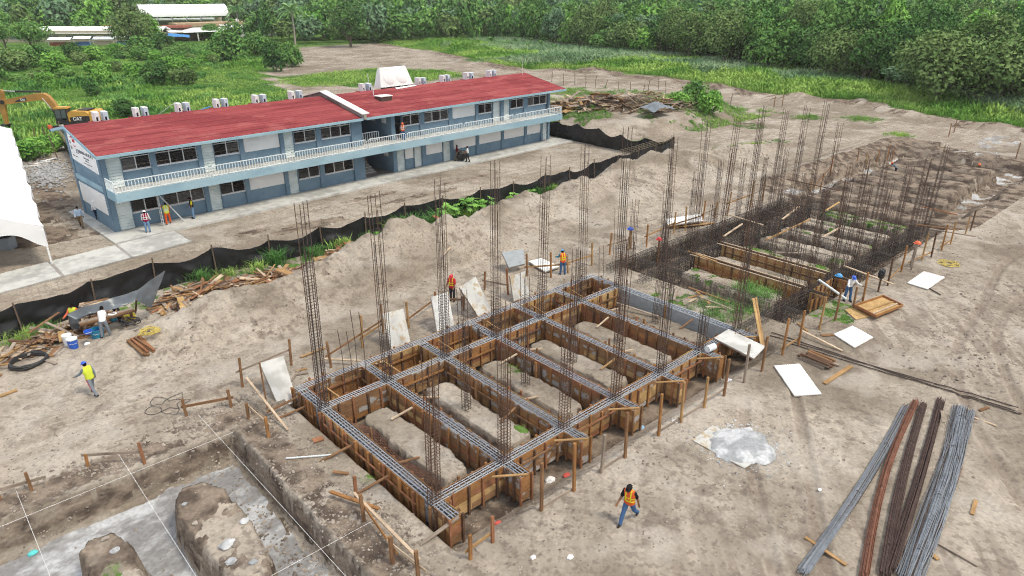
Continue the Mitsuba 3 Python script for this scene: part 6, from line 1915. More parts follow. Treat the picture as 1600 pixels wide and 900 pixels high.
# ------------------------------------------------------------------ far buildings at the left
shiny('tin_white', (.80, .82, .82), .5, 0, .06, .6)
shiny('tin_grey', (.50, .53, .54), .5, 0, .15, .8)
matte('wall_cream', (.58, .49, .38), .15, .3)
matte('wall_orange', (.52, .38, .26), .12, .3)
matte('wall_red', (.34, .12, .09), .1, .3)
matte('wall_blue', (.10, .20, .42), .1, .3)
matte('wall_white', (.70, .70, .68), .1, .3)
shiny('house_glass', (.16, .18, .19), .15)
shiny('tarp_blue', (.03, .20, .52), .45, 0, .2, 1.5)
matte('brick_dark', (.17, .15, .14), .3, .8)


class Local:
    """A frame on the ground: x along d, y to the left of it, z up."""

    def __init__(self, o, d, z=None):
        d = norm(V(d[0], d[1], 0))
        self.m = frame(V(o[0], o[1], zat(o[0], o[1]) if z is None else z), d, V(-d[1], d[0], 0), V(0, 0, 1))

    def box(self, mt, lo, hi): return ubox(mt, self.m @ axis_m(lo, hi))

    def ply(self, mb, mt, smooth=False):
        v, f = mb.get() if isinstance(mb, MB) else mb
        return mikit.ply((np.asarray(v) @ self.m[:3, :3].T + self.m[:3, 3], f), mt, smooth)

    def at(self, *p): return (self.m @ V(*p, 1))[:3]


RGT = V(math.cos(YAW), -math.sin(YAW))                     # along the picture, in plan
g0 = V(89.4, 320.9)
gd = V(119.9 - 89.4, 314.7 - 320.9)
ln = float(np.linalg.norm(gd)) + 4
lg = Local(g0 - norm(gd) * 2, gd)
k = thing('arched_hall', 'large hall under a white barrel-shaped metal roof', 'hall')
arc = [(18 * (.5 - .5 * math.cos(t)), 6.1 + 4.9 * math.sin(t)) for t in np.linspace(0, math.pi, 15)]
inner = [(9 + (y - 9) * .985, 6.0 + (z - 6.1) * .985) for y, z in arc]
part(k, 'roof', lg.ply(MB().add(*prism(arc[::-1] + inner, -.6, ln + .6, 0)), 'tin_white', 35))
part(k, 'end_wall', lg.ply(MB().add(*prism([(.4, 4.2)] + [(9 + (y - 9) * .96, z - .15) for y, z in arc] + [(17.6, 4.2)], .0, .2, 0)), 'brick_dark'))
for i in range(7):
    part(k, 'post', lg.box('tin_grey', (i * ln / 6 - .15, .3, -.3), (i * ln / 6 + .15, .6, 6.1)))
    part(k, 'post', lg.box('tin_grey', (i * ln / 6 - .15, 17.3, -.3), (i * ln / 6 + .15, 17.6, 6.1)))
for i in range(5):
    part(k, 'rolled_curtain', lg.ply(MB().tube([(i * ln / 6 + .3, .2, 4.9), ((i + 1) * ln / 6 - .3, .2, 4.9)], .55, 8), 'tin_grey', True))
part(k, 'back_wall', lg.box('wall_cream', (0, 17.2, 0), (ln, 17.3, 5)))
k = thing('long_house', 'long cream house with a flat ochre eave in front of the arched hall', 'house')
lo_ = Local((92.0, 292.0), V(.985, -.02))
part(k, 'wall', lo_.box('wall_cream', (0, 0, -.3), (44, 8, 2.9)))
part(k, 'roof', lo_.box('wall_orange', (-1, -1.4, 2.95), (45.5, 9, 4.3)))
for i in range(6):
    w_ = part(k, 'window', lo_.box('wall_blue' if i % 2 else 'wall_red', (3 + i * 6.8, -.06, 1.1), (6.2 + i * 6.8, -.01, 2.4)))
    part(w_, 'frame', lo_.box('wall_white', (4.55 + i * 6.8, -.09, 1.1), (4.68 + i * 6.8, -.062, 2.4)))
dish_v, dish_f = MB().mesh(trimesh.creation.cylinder(.75, .12, sections=14, transform=trimesh.transformations.rotation_matrix(1.1, [1, 0, 0]))).get()
solo('satellite_dish', lo_.ply((dish_v + V(24, -1.6, 5.0), dish_f), 'wall_white'), 'round white dish on the eave of the ochre-roofed house', 'dish')
k = thing('low_school', 'long low cream house with a white roof at the left', 'house')
ll = Local((26, 290), V(61.1 - 34.6, 258.5 - 282.8))
part(k, 'wall', ll.box('wall_cream', (0, 0, -.3), (62, 7, 3.0)))
part(k, 'roof', ll.ply(MB().add(*prism([(-1.2, 2.9), (4.2, 4.9), (9, 3.4), (9, 3.65), (4.2, 5.15), (-1.2, 3.1)], 12, 62, 0)), 'tin_white'))
part(k, 'eave', ll.box('wall_cream', (-1, -1.0, 3.02), (63, -.5, 3.9)))
for i in range(9):
    w_ = part(k, 'window', ll.box('house_glass', (2 + i * 6.6, -.05, 1.0), (6 + i * 6.6, -.01, 2.3)))
    part(w_, 'frame', ll.box('wall_white', (3.95 + i * 6.6, -.08, 1.0), (4.08 + i * 6.6, -.052, 2.3)))
part(k, 'tank_house', ll.box('wall_cream', (44, 1.5, 4.2), (52, 5.5, 6.0)))
part(k, 'red_roof', ll.box('wall_red', (36, 8.0, 4.4), (66, 16, 5.0)))
# stalls in front of it
ls = Local((35.5, 254.5), V(53.6 - 38.8, 248.6 - 254.2))
for i, (a, b, h, m) in enumerate(((3, 9.5, 2.1, 'tin_white'), (10.2, 15.2, 2.3, 'tin_white'), (15.8, 22, 2.0, 'tin_grey'), (22.5, 27, 2.4, 'tin_white'))):
    k = thing('market_stall', 'low stall with a %s sheet roof before the cream house, %s from the left' % ('white' if m == 'tin_white' else 'grey', ORD[i]), 'stall', 'low stalls before the cream house')
    part(k, 'roof', ls.ply(MB().add(*slab([(a, -2.2, h), (b, -2.2, h - .1), (b, 2, h + .5), (a, 2, h + .6)], .08)), m))
    part(k, 'counter', ls.box(['wall_red', 'wall_blue', 'wall_cream', 'wall_blue'][i], (a + .3, -1.2, -.2), (b - .3, 1.4, 1.1)))
    for x in (a + .2, b - .2):
        part(k, 'post', ls.box('tin_grey', (x - .06, -2.0, -.3), (x + .06, -1.88, h - .1)))
# tin sheds and blue tarpaulin
k = thing('tin_shed', 'white tin-roofed open shed behind the wide shrub mound', 'shed')
lt = Local((79, 252), V(94 - 79, 257 - 252 - 6))
part(k, 'roof', lt.ply(MB().add(*slab([(-4, -5, 3.0), (22, -5, 3.1), (24, 6, 4.1), (-4, 6, 4.0)], .1)), 'tin_white'))
for x in (-3.5, 5, 13, 21):
    part(k, 'post', lt.box('wall_white', (x - .2, -4.6, -.3), (x + .2, -4.2, 3.0)))
part(k, 'back_wall', lt.box('wall_orange', (-4, 5.2, -.3), (23, 5.5, 3.9)))
k = thing('tin_shed', 'second white tin-roofed shed farther right', 'shed')
lt2 = Local((106, 262), V(.95, .1))
part(k, 'roof', lt2.ply(MB().add(*slab([(-9, -4, 3.4), (15, -5, 2.6), (17, 4, 3.6), (-6, 6, 4.4)], .1)), 'tin_white'))
part(k, 'wall', lt2.box('tin_grey', (-6, -3, -.3), (13.5, 3, 2.5)))
k = thing('blue_tarpaulin', 'crumpled blue tarpaulin over a lean-to beside the tin shed', 'tarpaulin')
tx, ty = np.meshgrid(np.linspace(0, 7, 12), np.linspace(-3, 3.5, 9))
tz = 3.4 - .5 * np.abs(ty) * .5 - .25 * tx * .4 + .5 * (meshkit.fbm(np.stack([tx * .6, ty * .6, tx * 0], -1), 3, 2) - .5)
q_ = (np.arange(8)[:, None] * 12 + np.arange(11)).ravel()
lb = Local((71.5, 241.5), V(.93, -.3))
part(k, 'sheet', lb.ply((np.stack([tx, ty, tz], -1).reshape(-1, 3), np.vstack([np.stack([q_, q_ + 1, q_ + 13], 1), np.stack([q_, q_ + 13, q_ + 12], 1)])), 'tarp_blue'))
part(k, 'patch', lb.box('wall_cream', (.5, 1.2, 3.32), (5.2, 3.2, 3.5)))
for x, y in ((.2, -2.8), (6.8, -2.8), (.2, 3.2), (6.8, 3.2)):
    part(k, 'pole', lb.box('post_wood', (x - .07, y - .07, -.3), (x + .07, y + .07, 2.6)))
k = thing('red_block', 'red-walled school block with a white roof at the upper left corner', 'building')
lr = Local((70, 628), V(.75, -.65))
part(k, 'wall', lr.box('wall_red', (0, 0, -.3), (52, 10, 8.6)))
part(k, 'roof', lr.box('tin_white', (-2, -2.5, 8.65), (54, 12, 10.0)))
for i in range(6):
    part(k, 'lamp_panel', lr.box('wall_white', (3 + i * 6, -.1, 6.2), (4.4 + i * 6, -.02, 7.2)))
part(k, 'blue_wing', lr.box('wall_blue', (40, -4, -.3), (56, -.1, 6.5)))
for x in (40, 45, 50, 55.2):
    part(k, 'column', lr.box('wall_white', (x, -4.8, -.3), (x + .9, -4.1, 7)))
part(k, 'window', lr.box('wall_white', (42, -4.08, 2.6), (49, -4.02, 4.2)))
for i, (g, h) in enumerate((((68.4, 421.3), 10.8), ((120.7, 470.0), 12.5), ((26.5, 420), 9.0))):
    solo('lamp_pole', MB().tube([(g[0], g[1], -.6), (g[0] - .6, g[1], h)], .22, 6).ply('wall_white'), ['tall pale pole by the fenced court at the upper left', 'tall pale pole left of the arched hall', 'short pale pole at the left edge'][i], 'pole')
k = thing('court_fence', 'pale mesh fence of a court behind the low cream house', 'fence')
lc = Local((74, 352), V(.8, -.6))
mb = MB()
for i in range(26): mb.lohi((i * 2.4 - .05, 0, 0), (i * 2.4 + .05, .1, 4))
for z in (.3, 1.5, 2.7, 3.9): mb.lohi((0, .02, z), (60, .08, z + .08))
part(k, 'mesh_panel', lc.ply(mb, 'wall_white'), kind='stuff')

# ------------------------------------------------------------------ the white marquee at the left
shiny('tent_white', (.80, .81, .82), .6, 0, .09, .7)
N_, F_ = V(-4.55, 28.3), V(.2, 70.5)
tl = Local(N_, F_ - N_, -.5)
ln = float(np.linalg.norm(F_ - N_))
k = thing('white_marquee', 'long white marquee along the left edge of the picture', 'marquee')
u = np.linspace(0, ln, 61)
vv = []
prof = [(0, 2.55), (1.2, 3.05), (2.5, 3.7), (4.0, 4.45), (5.5, 5.0), (7.0, 4.45), (8.5, 3.7), (9.8, 3.05), (11, 2.55)]
for y, z in prof:
    e = .28 * np.abs(np.sin(u / 6.05 * np.pi)) * (1 if y in (0, 11) else .35) - .1
    vv.append(np.stack([u, np.full_like(u, y) + (e if y == 0 else 0) * (.6), z + .10 * np.cos(u / 6.05 * 2 * np.pi)], 1))
v = np.concatenate(vv)
m_ = len(u)
q_ = (np.arange(len(prof) - 1)[:, None] * m_ + np.arange(m_ - 1)).ravel()
part(k, 'roof', tl.ply((v, np.vstack([np.stack([q_, q_ + 1, q_ + m_ + 1], 1), np.stack([q_, q_ + m_ + 1, q_ + m_], 1)])), 'tent_white', True))
# scalloped valances: along the near eave and across the near end
t = np.linspace(0, 1, 61)
top = np.stack([u, .6 * (.28 * np.abs(np.sin(u / 6.05 * np.pi)) - .1), 2.55 + .10 * np.cos(u / 6.05 * 2 * np.pi)], 1)
bot = top - np.stack([0 * u, 0 * u, .25 + .75 * np.abs(np.cos(u / 6.05 * np.pi)) ** 6], 1)
q_ = np.arange(60)
part(k, 'eave_valance', tl.ply((np.vstack([top, bot]), np.vstack([np.stack([q_, q_ + 1, q_ + 62], 1), np.stack([q_, q_ + 62, q_ + 61], 1)])), 'tent_white'))
y = np.linspace(0, 11, 45)
zt = np.interp(y, [p[0] for p in prof], [p[1] for p in prof]) + .1
zb = 2.45 - 1.15 * np.abs(np.cos(y / 5.5 * np.pi)) ** 5
part(k, 'end_valance', tl.ply((np.vstack([np.stack([0 * y, y, zt], 1), np.stack([0 * y - .05, y, zb], 1)]), np.vstack([np.stack([np.arange(44), np.arange(44) + 1, np.arange(44) + 46], 1), np.stack([np.arange(44), np.arange(44) + 46, np.arange(44) + 45], 1)])), 'tent_white'))
for i in range(1, 7):
    part(k, 'seam', tl.ply(MB().tube([(i * 6.05, p[0], p[1] + .12) for p in prof], .03, 4), 'rail_white'))
for i in range(8):
    for y_ in (.08, 10.9):
        part(k, 'leg', tl.box('tent_white', (i * 6.05 - .05, y_ - .05, -.2), (i * 6.05 + .05, y_ + .05, 2.45)))
k = thing('waste_bin', 'grey box bin with a black bag inside, standing under the marquee', 'bin')
bx_ = V(*(-6.38, 34.20, -0.50))
shiny('bin_grey', (.30, .35, .39), .5)
part(k, 'box', ubox('bin_grey', frame(bx_ + V(0, 0, .35), V(.74, -.67, 0) * 1.3, V(.67, .74, 0) * .8, V(0, 0, .95))))
s = trimesh.creation.icosphere(2, 1.0)
vv = np.array(s.vertices)
vv = vv * (.7 + .5 * meshkit.fbm(vv * 2 + 3, 3, 4))[:, None] * V(.62, .45, .3)
part(k, 'bag', mikit.ply((vv + bx_ + V(0, 0, .9), s.faces), 'cloth_black'))
# gravel behind, and scrap
r_ = np.random.default_rng(5)
mb = MB()
ico = trimesh.creation.icosphere(0, 1.0)
for i in range(1100):
    x, y = r_.normal(-.2, 1.1), r_.normal(57, 3.4)
    x += (y - 57) * .12 + .6
    mb.add(np.array(ico.vertices) * (.05 + .09 * r_.random()) * V(1, 1, .7) + V(x, y, zat(x, y) + .03 + .12 * r_.random()), ico.faces)
matte('gravel_grey', (.42, .43, .44), .3, 3)
solo('gravel', mb.ply('gravel_grey'), 'grey gravel heap behind the left gable', 'gravel', kind='stuff')
for i in range(5):
    x, y = 0.2 + .5 * i + jit(.3), 62.5 + jit(.8)
    solo('loose_board', ubox('wood_pale' if i % 2 else 'board_white', bar_m((x - .9, y, zat(x, y) + .1), (x + .7, y + jit(.8), zat(x, y) + .12), .35, .05)), 'pale slab scrap beyond the gravel behind the gable, %s from the left' % ORD[i], 'board', 'slab scraps beyond the gravel')

# ------------------------------------------------------------------ the excavator
shiny('machine_yellow', (.58, .33, .06), .45, 0, .2, 1.2)
shiny('machine_orange', (.42, .22, .055), .5, 0, .3, 1.0)
shiny('machine_black', (.025, .025, .027), .5)
shiny('chrome', (.75, .75, .75), .2, .9)
shiny('cab_glass', (.10, .13, .13), .08)
ex = Local((8.33, 80.59, -0.50), -RGT)
k = thing('excavator', 'yellow tracked excavator with its boom reaching left behind the school', 'excavator')
for i, y in enumerate((-1.55, 1.0)):
    tr_ = MB().add(*(lambda vf: (vf[0], vf[1]))(prism([(-2.2, .1), (-1.9, 0), (1.9, 0), (2.25, .15), (2.4, .5), (2.2, .85), (1.9, .95), (-1.9, .95), (-2.25, .8), (-2.35, .45)], y, y + .55, 1)))
    tk = part(k, 'track', ex.ply(tr_, 'machine_black'))
    for j in range(6):
        part(tk, 'roller', ex.ply((lambda vf: (vf[0] + V(-1.6 + j * .64, y + .28, .3), vf[1]))(MB().mesh(trimesh.creation.cylinder(.2, .6, sections=10, transform=trimesh.transformations.rotation_matrix(math.pi / 2, [1, 0, 0]))).get()), 'rebar_rust'))
part(k, 'turntable', ex.ply((lambda vf: (vf[0] + V(0, 0, 1.0), vf[1]))(MB().mesh(trimesh.creation.cylinder(.8, .3, sections=20)).get()), 'machine_black'))
part(k, 'deck', ex.box('machine_black', (-2.9, -1.35, 1.15), (1.6, 1.35, 1.45)))
part(k, 'engine_cover', ex.ply(MB().add(*prism([(-2.7, 1.46), (-.05, 1.46), (-.05, 2.5), (-.5, 2.75), (-2.3, 2.7), (-2.8, 2.3)], -1.3, 1.3, 1)), 'machine_yellow'))
part(k, 'counterweight', ex.ply(MB().add(*prism([(-3.3, 1.3), (-2.72, 1.2), (-2.83, 2.75), (-3.2, 2.6), (-3.45, 1.9)], -1.33, 1.33, 1)), 'machine_yellow'))
part(k, 'side_stripe', ex.ply(MB().add(*prism([(-3.2, 1.47), (-.3, 1.47), (-.25, 1.95), (-1.2, 2.12), (-3.25, 2.15)], 1.302, 1.325, 1)), 'machine_black'))
part(k, 'roof_grille', ex.box('machine_black', (-2.4, -.9, 2.72), (-1.0, .7, 2.84)))
tx_ = meshkit.text_mesh('CAT', .42, .02, True)
tv = np.array(tx_.vertices)
part(k, 'lettering', ex.ply((np.stack([-.62 - tv[:, 0], 1.33 + tv[:, 2], 1.6 + tv[:, 1]], 1), tx_.faces), 'paint_white'), 'white capital lettering on the dark side stripe')
cab = part(k, 'cab', ex.ply(MB().lohi((.05, .32, 1.46), (.15, 1.28, 3.1)).lohi((1.5, .32, 1.46), (1.6, .42, 2.9)).lohi((1.5, 1.18, 1.46), (1.6, 1.28, 2.9)).lohi((.75, 1.2, 1.46), (.83, 1.28, 3.0)).lohi((.05, .32, 1.46), (1.6, 1.28, 1.6)).lohi((.15, .32, 1.6), (1.5, .36, 3.0)), 'machine_black'))
part(cab, 'roof', ex.ply(MB().add(*prism([(-.05, 3.02), (1.5, 2.98), (1.62, 3.05), (1.45, 3.22), (-.02, 3.24)], .28, 1.32, 1)), 'machine_yellow'))
part(cab, 'door_glass', ex.box('cab_glass', (.83, 1.22, 1.85), (1.5, 1.24, 2.96)))
part(cab, 'door_lower_panel', ex.box('machine_black', (.83, 1.215, 1.6), (1.5, 1.25, 1.845)))
part(cab, 'rear_glass', ex.box('cab_glass', (.15, 1.22, 1.85), (.75, 1.24, 2.96)))
part(cab, 'windscreen', ex.box('cab_glass', (1.54, .43, 1.7), (1.56, 1.17, 2.9)))
bm = [(.9, 1.5), (1.35, 1.45), (3.1, 3.75), (3.6, 3.95), (8.5, 3.35), (8.65, 3.7), (8.45, 3.95), (4.2, 4.75), (3.0, 4.78), (2.4, 4.4)]
bo = part(k, 'boom', ex.ply(MB().add(*prism(bm, -.28, .28, 1)), 'machine_orange'))
part(bo, 'decal', ex.ply(MB().add(*prism([(5.3, 3.85), (7.0, 3.68), (6.4, 4.0), (5.35, 4.32)], .282, .295, 1)), 'machine_black'))
tx_ = meshkit.text_mesh('330', .26, .012, True)
tv = np.array(tx_.vertices)
part(bo, 'lettering', ex.ply((np.stack([6.15 - tv[:, 0], .297 + tv[:, 2], 3.86 + tv[:, 1]], 1), tx_.faces), 'paint_white'))
part(bo, 'lift_ram', ex.ply(MB().tube([(1.6, .36, 1.5), (2.4, .36, 2.9)], .1, 8), 'machine_black', True))
part(bo, 'lift_rod', ex.ply(MB().tube([(2.4, .36, 2.9), (3.2, .36, 4.2)], .06, 8), 'chrome', True))
part(bo, 'stick_ram', ex.ply(MB().tube([(3.4, 0, 4.95), (6.6, 0, 5.0)], .12, 8), 'machine_black', True))
part(bo, 'stick_rod', ex.ply(MB().tube([(6.6, 0, 5.0), (8.3, 0, 5.05)], .07, 8), 'chrome', True))
part(bo, 'pin', ex.ply((lambda vf: (vf[0] + V(8.45, 0, 3.7), vf[1]))(MB().mesh(trimesh.creation.cylinder(.26, .8, sections=14, transform=trimesh.transformations.rotation_matrix(math.pi / 2, [1, 0, 0]))).get()), 'machine_black'))
part(k, 'stick', ex.ply(MB().add(*prism([(8.25, 5.2), (8.15, 4.8), (8.35, 3.4), (8.7, .9), (9.0, .8), (9.15, 3.2), (8.95, 4.3), (8.55, 5.2)], -.22, .22, 1)), 'machine_orange'))
bk = prism([(8.6, .9), (9.2, 1.0), (9.5, .2), (9.1, -.4), (8.2, -.35), (7.9, .1), (8.05, .2), (8.4, -.1), (8.95, .0), (8.9, .5)], -.6, .6, 1)
part(k, 'bucket', ex.ply(MB().add(*bk), 'machine_black'))
# scrap seen over the roof
for i, (g, h, m) in enumerate((((19.46, 85.80, -0.50), 1.6, 'tin_grey'), ((21.52, 86.98, -0.50), .6, 'wood_pale'), ((24.72, 85.62, -0.50), .8, 'tarp_blue'))):
    x, y = g[0], g[1]
    solo('scrap_sheet', ubox(m, bar_m((x, y, zat(x, y)), (x + 2.2, y - 1.2, zat(x, y) + h), .8, .08)), ['grey metal scrap leaning behind the air conditioners', 'pale board scrap behind the air conditioners', 'blue sheet lying behind the air conditioners'][i], 'scrap')

# ------------------------------------------------------------------ timber heap on the bank behind the school
hk = heap('timber_heap', 'large heap of old boards and branches on the bank right of the school', 61.5, 41.2, 7.5, 3.2, -.55, 220, 1.7, (1.6, 4.6), (.2, .7), ['wood_pale', 'wood_grey', 'wood_brown', 'wood_grey', 'wood_tan'], seed=31)
hk2 = heap('timber_heap', 'tangled heap of branches and poles beside the large board heap', 68.0, 35.0, 6.5, 2.6, -.5, 260, 1.9, (1.4, 4.0), (.10, .2), ['wood_grey', 'wood_brown', 'wood_grey', 'wood_dark', 'wood_pale'], seed=32)
tx, ty = np.meshgrid(np.linspace(-2.2, 2.2, 16), np.linspace(-1.4, 1.4, 12))
tz = .9 * np.exp(-(tx ** 2 / 3.6 + ty ** 2 / 2.6)) + .7 * (meshkit.fbm(np.stack([tx * 1.1, ty * 1.1, tx * 0], -1), 4, 2) - .5)
q_ = (np.arange(11)[:, None] * 16 + np.arange(15)).ravel()
hx, hy = (65.25, 31.69, 1.00)[:2]
solo('heap_tarpaulin', mikit.ply((np.stack([tx + hx, ty + hy, tz + zat(hx, hy) + .9], -1).reshape(-1, 3), np.vstack([np.stack([q_, q_ + 1, q_ + 17], 1), np.stack([q_, q_ + 17, q_ + 16], 1)])), 'tarp_grey', 30), 'grey plastic sheet thrown over the end of the branch heap', 'tarpaulin')
for i, g in enumerate(((90.97, 76.11, -0.50), (88.29, 70.39, -0.50), (91.35, 70.24, -0.50), (90.03, 66.23, -0.50), (89.96, 63.78, -0.50), (87.98, 59.59, -0.50), (87.72, 56.41, -0.50), (86.75, 52.93, -0.50), (87.14, 50.47, -0.50), (93.68, 54.39, -0.50), (95.66, 53.75, -0.50), (94.58, 51.27, -0.50), (80.66, 37.83, -0.50), (82.28, 38.02, -0.50), (80.19, 35.01, -0.50), (81.59, 33.73, -0.50), (89.86, 35.45, -0.50))):
    x, y = g[0], g[1]
    solo('fence_post', MB().tube([(x, y, zat(x, y) - .2), (x + jit(.1), y, zat(x, y) + 1.0), (x + jit(.25), y + jit(.2), zat(x, y) + 2.1 + jit(.2))], .055, 5).ply('post_wood'), 'thin crooked fence post along the haul road, %s from the left' % ORD[i], 'fence post', 'crooked posts along the haul road')
for i, g in enumerate(((1.98, 70.11, -0.50), (3.35, 70.73, -0.50), (2.72, 63.34, -0.50), (4.88, 70.29, -0.50), (5.12, 73.04, -0.50))):
    x, y = g[0], g[1]
    solo('fence_post', MB().tube([(x, y, zat(x, y) - .2), (x + jit(.3), y, zat(x, y) + 2.6)], .06, 5).ply('post_wood'), 'thin leaning post beyond the left gable, %s from the left' % ORD[i], 'fence post', 'leaning posts beyond the gable')
for i, g in enumerate(((87.27, 3.37, -0.50), (90.53, 3.80, -0.50), (79.32, -5.73, -0.50), (93.12, 29.84, -0.50), (95.29, 29.61, -0.50))):
    stake(g, 1.7, ['brown stake on the far sand, left of a pair', 'brown stake on the far sand, right of a pair', 'stake behind the far pit at the right edge', 'post beside the haul road, left of two', 'post beside the haul road, right of two'][i], 'wood_brown')

# ------------------------------------------------------------------ the grey tarpaulin shelter and work bench
k = thing('tarp_shelter', 'sagging grey plastic shelter tied to the black fence over stacked boards', 'shelter')
A = [(-6.28, 14.54, 1.20), (-5.58, 14.28, 1.50), (-4.32, 14.40, 1.50), (-2.91, 14.31, 1.70), (-1.13, 15.36, 2.00)]
Bq = [(-6.01, 14.20, 0.95), (-5.34, 14.18, 1.10), (-4.21, 13.98, 1.10), (-3.13, 14.15, 1.15), (-2.36, 14.90, 0.20)]
rows = []
for s in np.linspace(0, 1, 10):
    row = []
    for i in range(4):
        for t in np.linspace(0, 1, 8)[: (8 if i == 3 else 7)]:
            a = V(*A[i]) * (1 - t) + V(*A[i + 1]) * t
            b = V(*Bq[i]) * (1 - t) + V(*Bq[i + 1]) * t
            p = a * (1 - s) + b * s
            p[2] -= .25 * math.sin(math.pi * s) * math.sin(math.pi * t)
            row.append(p)
    rows.append(row)
rows = np.array(rows)
nn = rows.shape[1]
rv = rows.reshape(-1, 3)
rv[:, 2] += .22 * (meshkit.fbm(rv * 1.4, 4, 6) - .5)
q_ = (np.arange(9)[:, None] * nn + np.arange(nn - 1)).ravel()
part(k, 'sheet', mikit.ply((rv, np.vstack([np.stack([q_, q_ + 1, q_ + nn + 1], 1), np.stack([q_, q_ + nn + 1, q_ + nn], 1)])), 'tarp_grey', True))
# hanging flap at the left end
fl = np.array([(-6.28, 14.54, 1.20), (-5.68, 14.54, 1.30), (-5.81, 15.38, -0.10), (-6.07, 15.59, 0.10)], float)
fv = np.array([[fl[0] * (1 - a) * (1 - b) + fl[1] * a * (1 - b) + fl[2] * a * b + fl[3] * (1 - a) * b for a in np.linspace(0, 1, 6)] for b in np.linspace(0, 1, 6)]).reshape(-1, 3)
fv += (meshkit.fbm(fv * 2.5, 3, 9) - .5)[:, None] * V(.3, .4, .1)
q_ = (np.arange(5)[:, None] * 6 + np.arange(5)).ravel()
part(k, 'flap', mikit.ply((fv, np.vstack([np.stack([q_, q_ + 1, q_ + 7], 1), np.stack([q_, q_ + 7, q_ + 6], 1)])), 'tarp_grey', True))
for a, b in ((((-5.57, 16.55, -0.50)), (-5.69, 14.60, 1.35)), ((-2.79, 16.63, -0.50), (-3.13, 14.07, 1.25)), ((-4.93, 17.46, -0.50), (-5.18, 14.79, 1.20))):
    part(k, 'pole', MB().tube([a, b], .05, 6).ply('post_wood'))
part(k, 'front_rail', ubox('wood_grey', bar_m((-5.58, 15.25, 1.20), (-4.72, 15.19, 1.25), .1, .06)))
k = thing('stacked_boards', 'horizontal stack of grey boards under the plastic shelter', 'pile of boards')
for i in range(22):
    a, b = V(*(-5.19, 17.27, -0.50)), V(*(-4.00, 17.06, -0.50))
    d = norm(b - a)
    o = norm(np.cross(V(0, 0, 1), d)) * (.25 * (i % 4)) + V(0, 0, .12 + .16 * (i // 4)) + d * jit(.25)
    part(k, 'plank', ubox(rng.choice(['wood_grey', 'wood_brown', 'wood_pale', 'wood_tan']), bar_m(a + o, b + o + V(0, jit(.1), jit(.05)), .22, .05)))
k = thing('work_bench', 'long plank work bench on splayed timber legs', 'work bench')
a, b = V(*(-5.78, 15.22, -0.50)), V(*(-3.11, 15.26, -0.50))
a, b = V(a[0], a[1], .25), V(b[0], b[1], .25)
d = norm(b - a)
s_ = norm(np.cross(V(0, 0, 1), d))
for i in range(2):
    part(k, 'plank', ubox('wood_grey' if i else 'wood_brown', bar_m(a + s_ * .17 * (2 * i - 1), b + s_ * .17 * (2 * i - 1), .3, .05)))
for t in (.05, .22, .75, .93):
    c = a + (b - a) * t
    for sg in (-1, 1):
        part(k, 'leg', ubox('wood_brown', bar_m(c + s_ * sg * .15 - V(0, 0, .03), c + s_ * sg * .45 + d * jit(.15) - V(0, 0, .8), .08, .06)))


def bucket(x, y, z, r, h, m, label, lid=None, cat='bucket'):
    key = thing('bucket', label, cat)
    pr = [(r * .82, 0), (r, h), (r * .92, h), (r * .75, .03)]
    n = 16
    th = np.linspace(0, 2 * np.pi, n, endpoint=False)
    v = np.array([[x + q * math.cos(t), y + q * math.sin(t), z + hh] for q, hh in pr for t in th] + [[x, y, z + .03]])
    f = [[i * n + j, i * n + (j + 1) % n, (i + 1) * n + (j + 1) % n] for i in range(3) for j in range(n)] + [[i * n + j, (i + 1) * n + (j + 1) % n, (i + 1) * n + j] for i in range(3) for j in range(n)] + [[3 * n + j, 3 * n + (j + 1) % n, 4 * n] for j in range(n)]
    part(key, 'pail', mikit.ply((v, np.array(f)), m, 40))
    if lid:
        c = trimesh.creation.cylinder(r * 1.06, .06, sections=16)
        part(key, 'lid', mikit.ply((np.array(c.vertices) + V(x, y, z + h + .03), c.faces), lid))
    part(key, 'handle', MB().tube([(x - r, y, z + h * .9), (x - r * .5, y - r * .9, z + h * .6), (x + r * .5, y - r * .9, z + h * .6), (x + r, y, z + h * .9)], .012, 4).ply('alu'))
    return key


shiny('plastic_blue', (.03, .12, .55), .35)
shiny('plastic_teal', (.02, .22, .36), .35)
shiny('plastic_white', (.82, .84, .84), .35)
shiny('plastic_yellow', (.72, .58, .05), .4)
g = (-6.44, 13.83, -0.50); bucket(g[0], g[1], zat(*g[:2]), .24, .5, 'plastic_blue', 'blue water cooler bucket with a white lid', 'plastic_white')
g = (-6.56, 14.31, -0.50); bucket(g[0], g[1], zat(*g[:2]), .22, .52, 'plastic_white', 'white bucket beside the blue water cooler', 'plastic_white')
g = (-5.23, 14.23, -0.50); bucket(g[0], g[1], zat(*g[:2]), .34, .5, 'plastic_teal', 'dark blue tub under the work bench')
g = (-4.15, 15.36, -0.50); bucket(g[0], g[1], zat(*g[:2]) + .4, .2, .34, 'plastic_teal', 'blue-green paint pail behind the work bench', 'plastic_white')
g = (-5.70, 13.68, 0.28); bucket(g[0], g[1], .28, .2, .16, 'plastic_blue', 'blue basin on the left end of the work bench')
g = (-5.26, 14.48, 0.20); bucket(g[0], g[1], zat(*g[:2]) + .3, .2, .14, 'plastic_blue', 'blue basin lying behind the work bench')
crumple((-3.35, 15.81, -0.50), .34, 'plastic_yellow', 'yellow plastic sack behind the work bench', 61, .9)
crumple((-3.63, 15.85, -0.50), .26, 'machine_black', 'black bag beside the yellow sack', 62, .8)
crumple((-5.88, 13.65, 0.28), .14, 'litter_white', 'white cloth on the left end of the bench', 63, .6)
g = (-3.62, 14.26, -0.50)
coil((g[0], g[1], zat(*g[:2]) + .25), .38, 4, .03, 'rubber', 'hose_ring', 'dark wire coil lying at the right end of the bench', 'wire coil', .25, .3, 8)

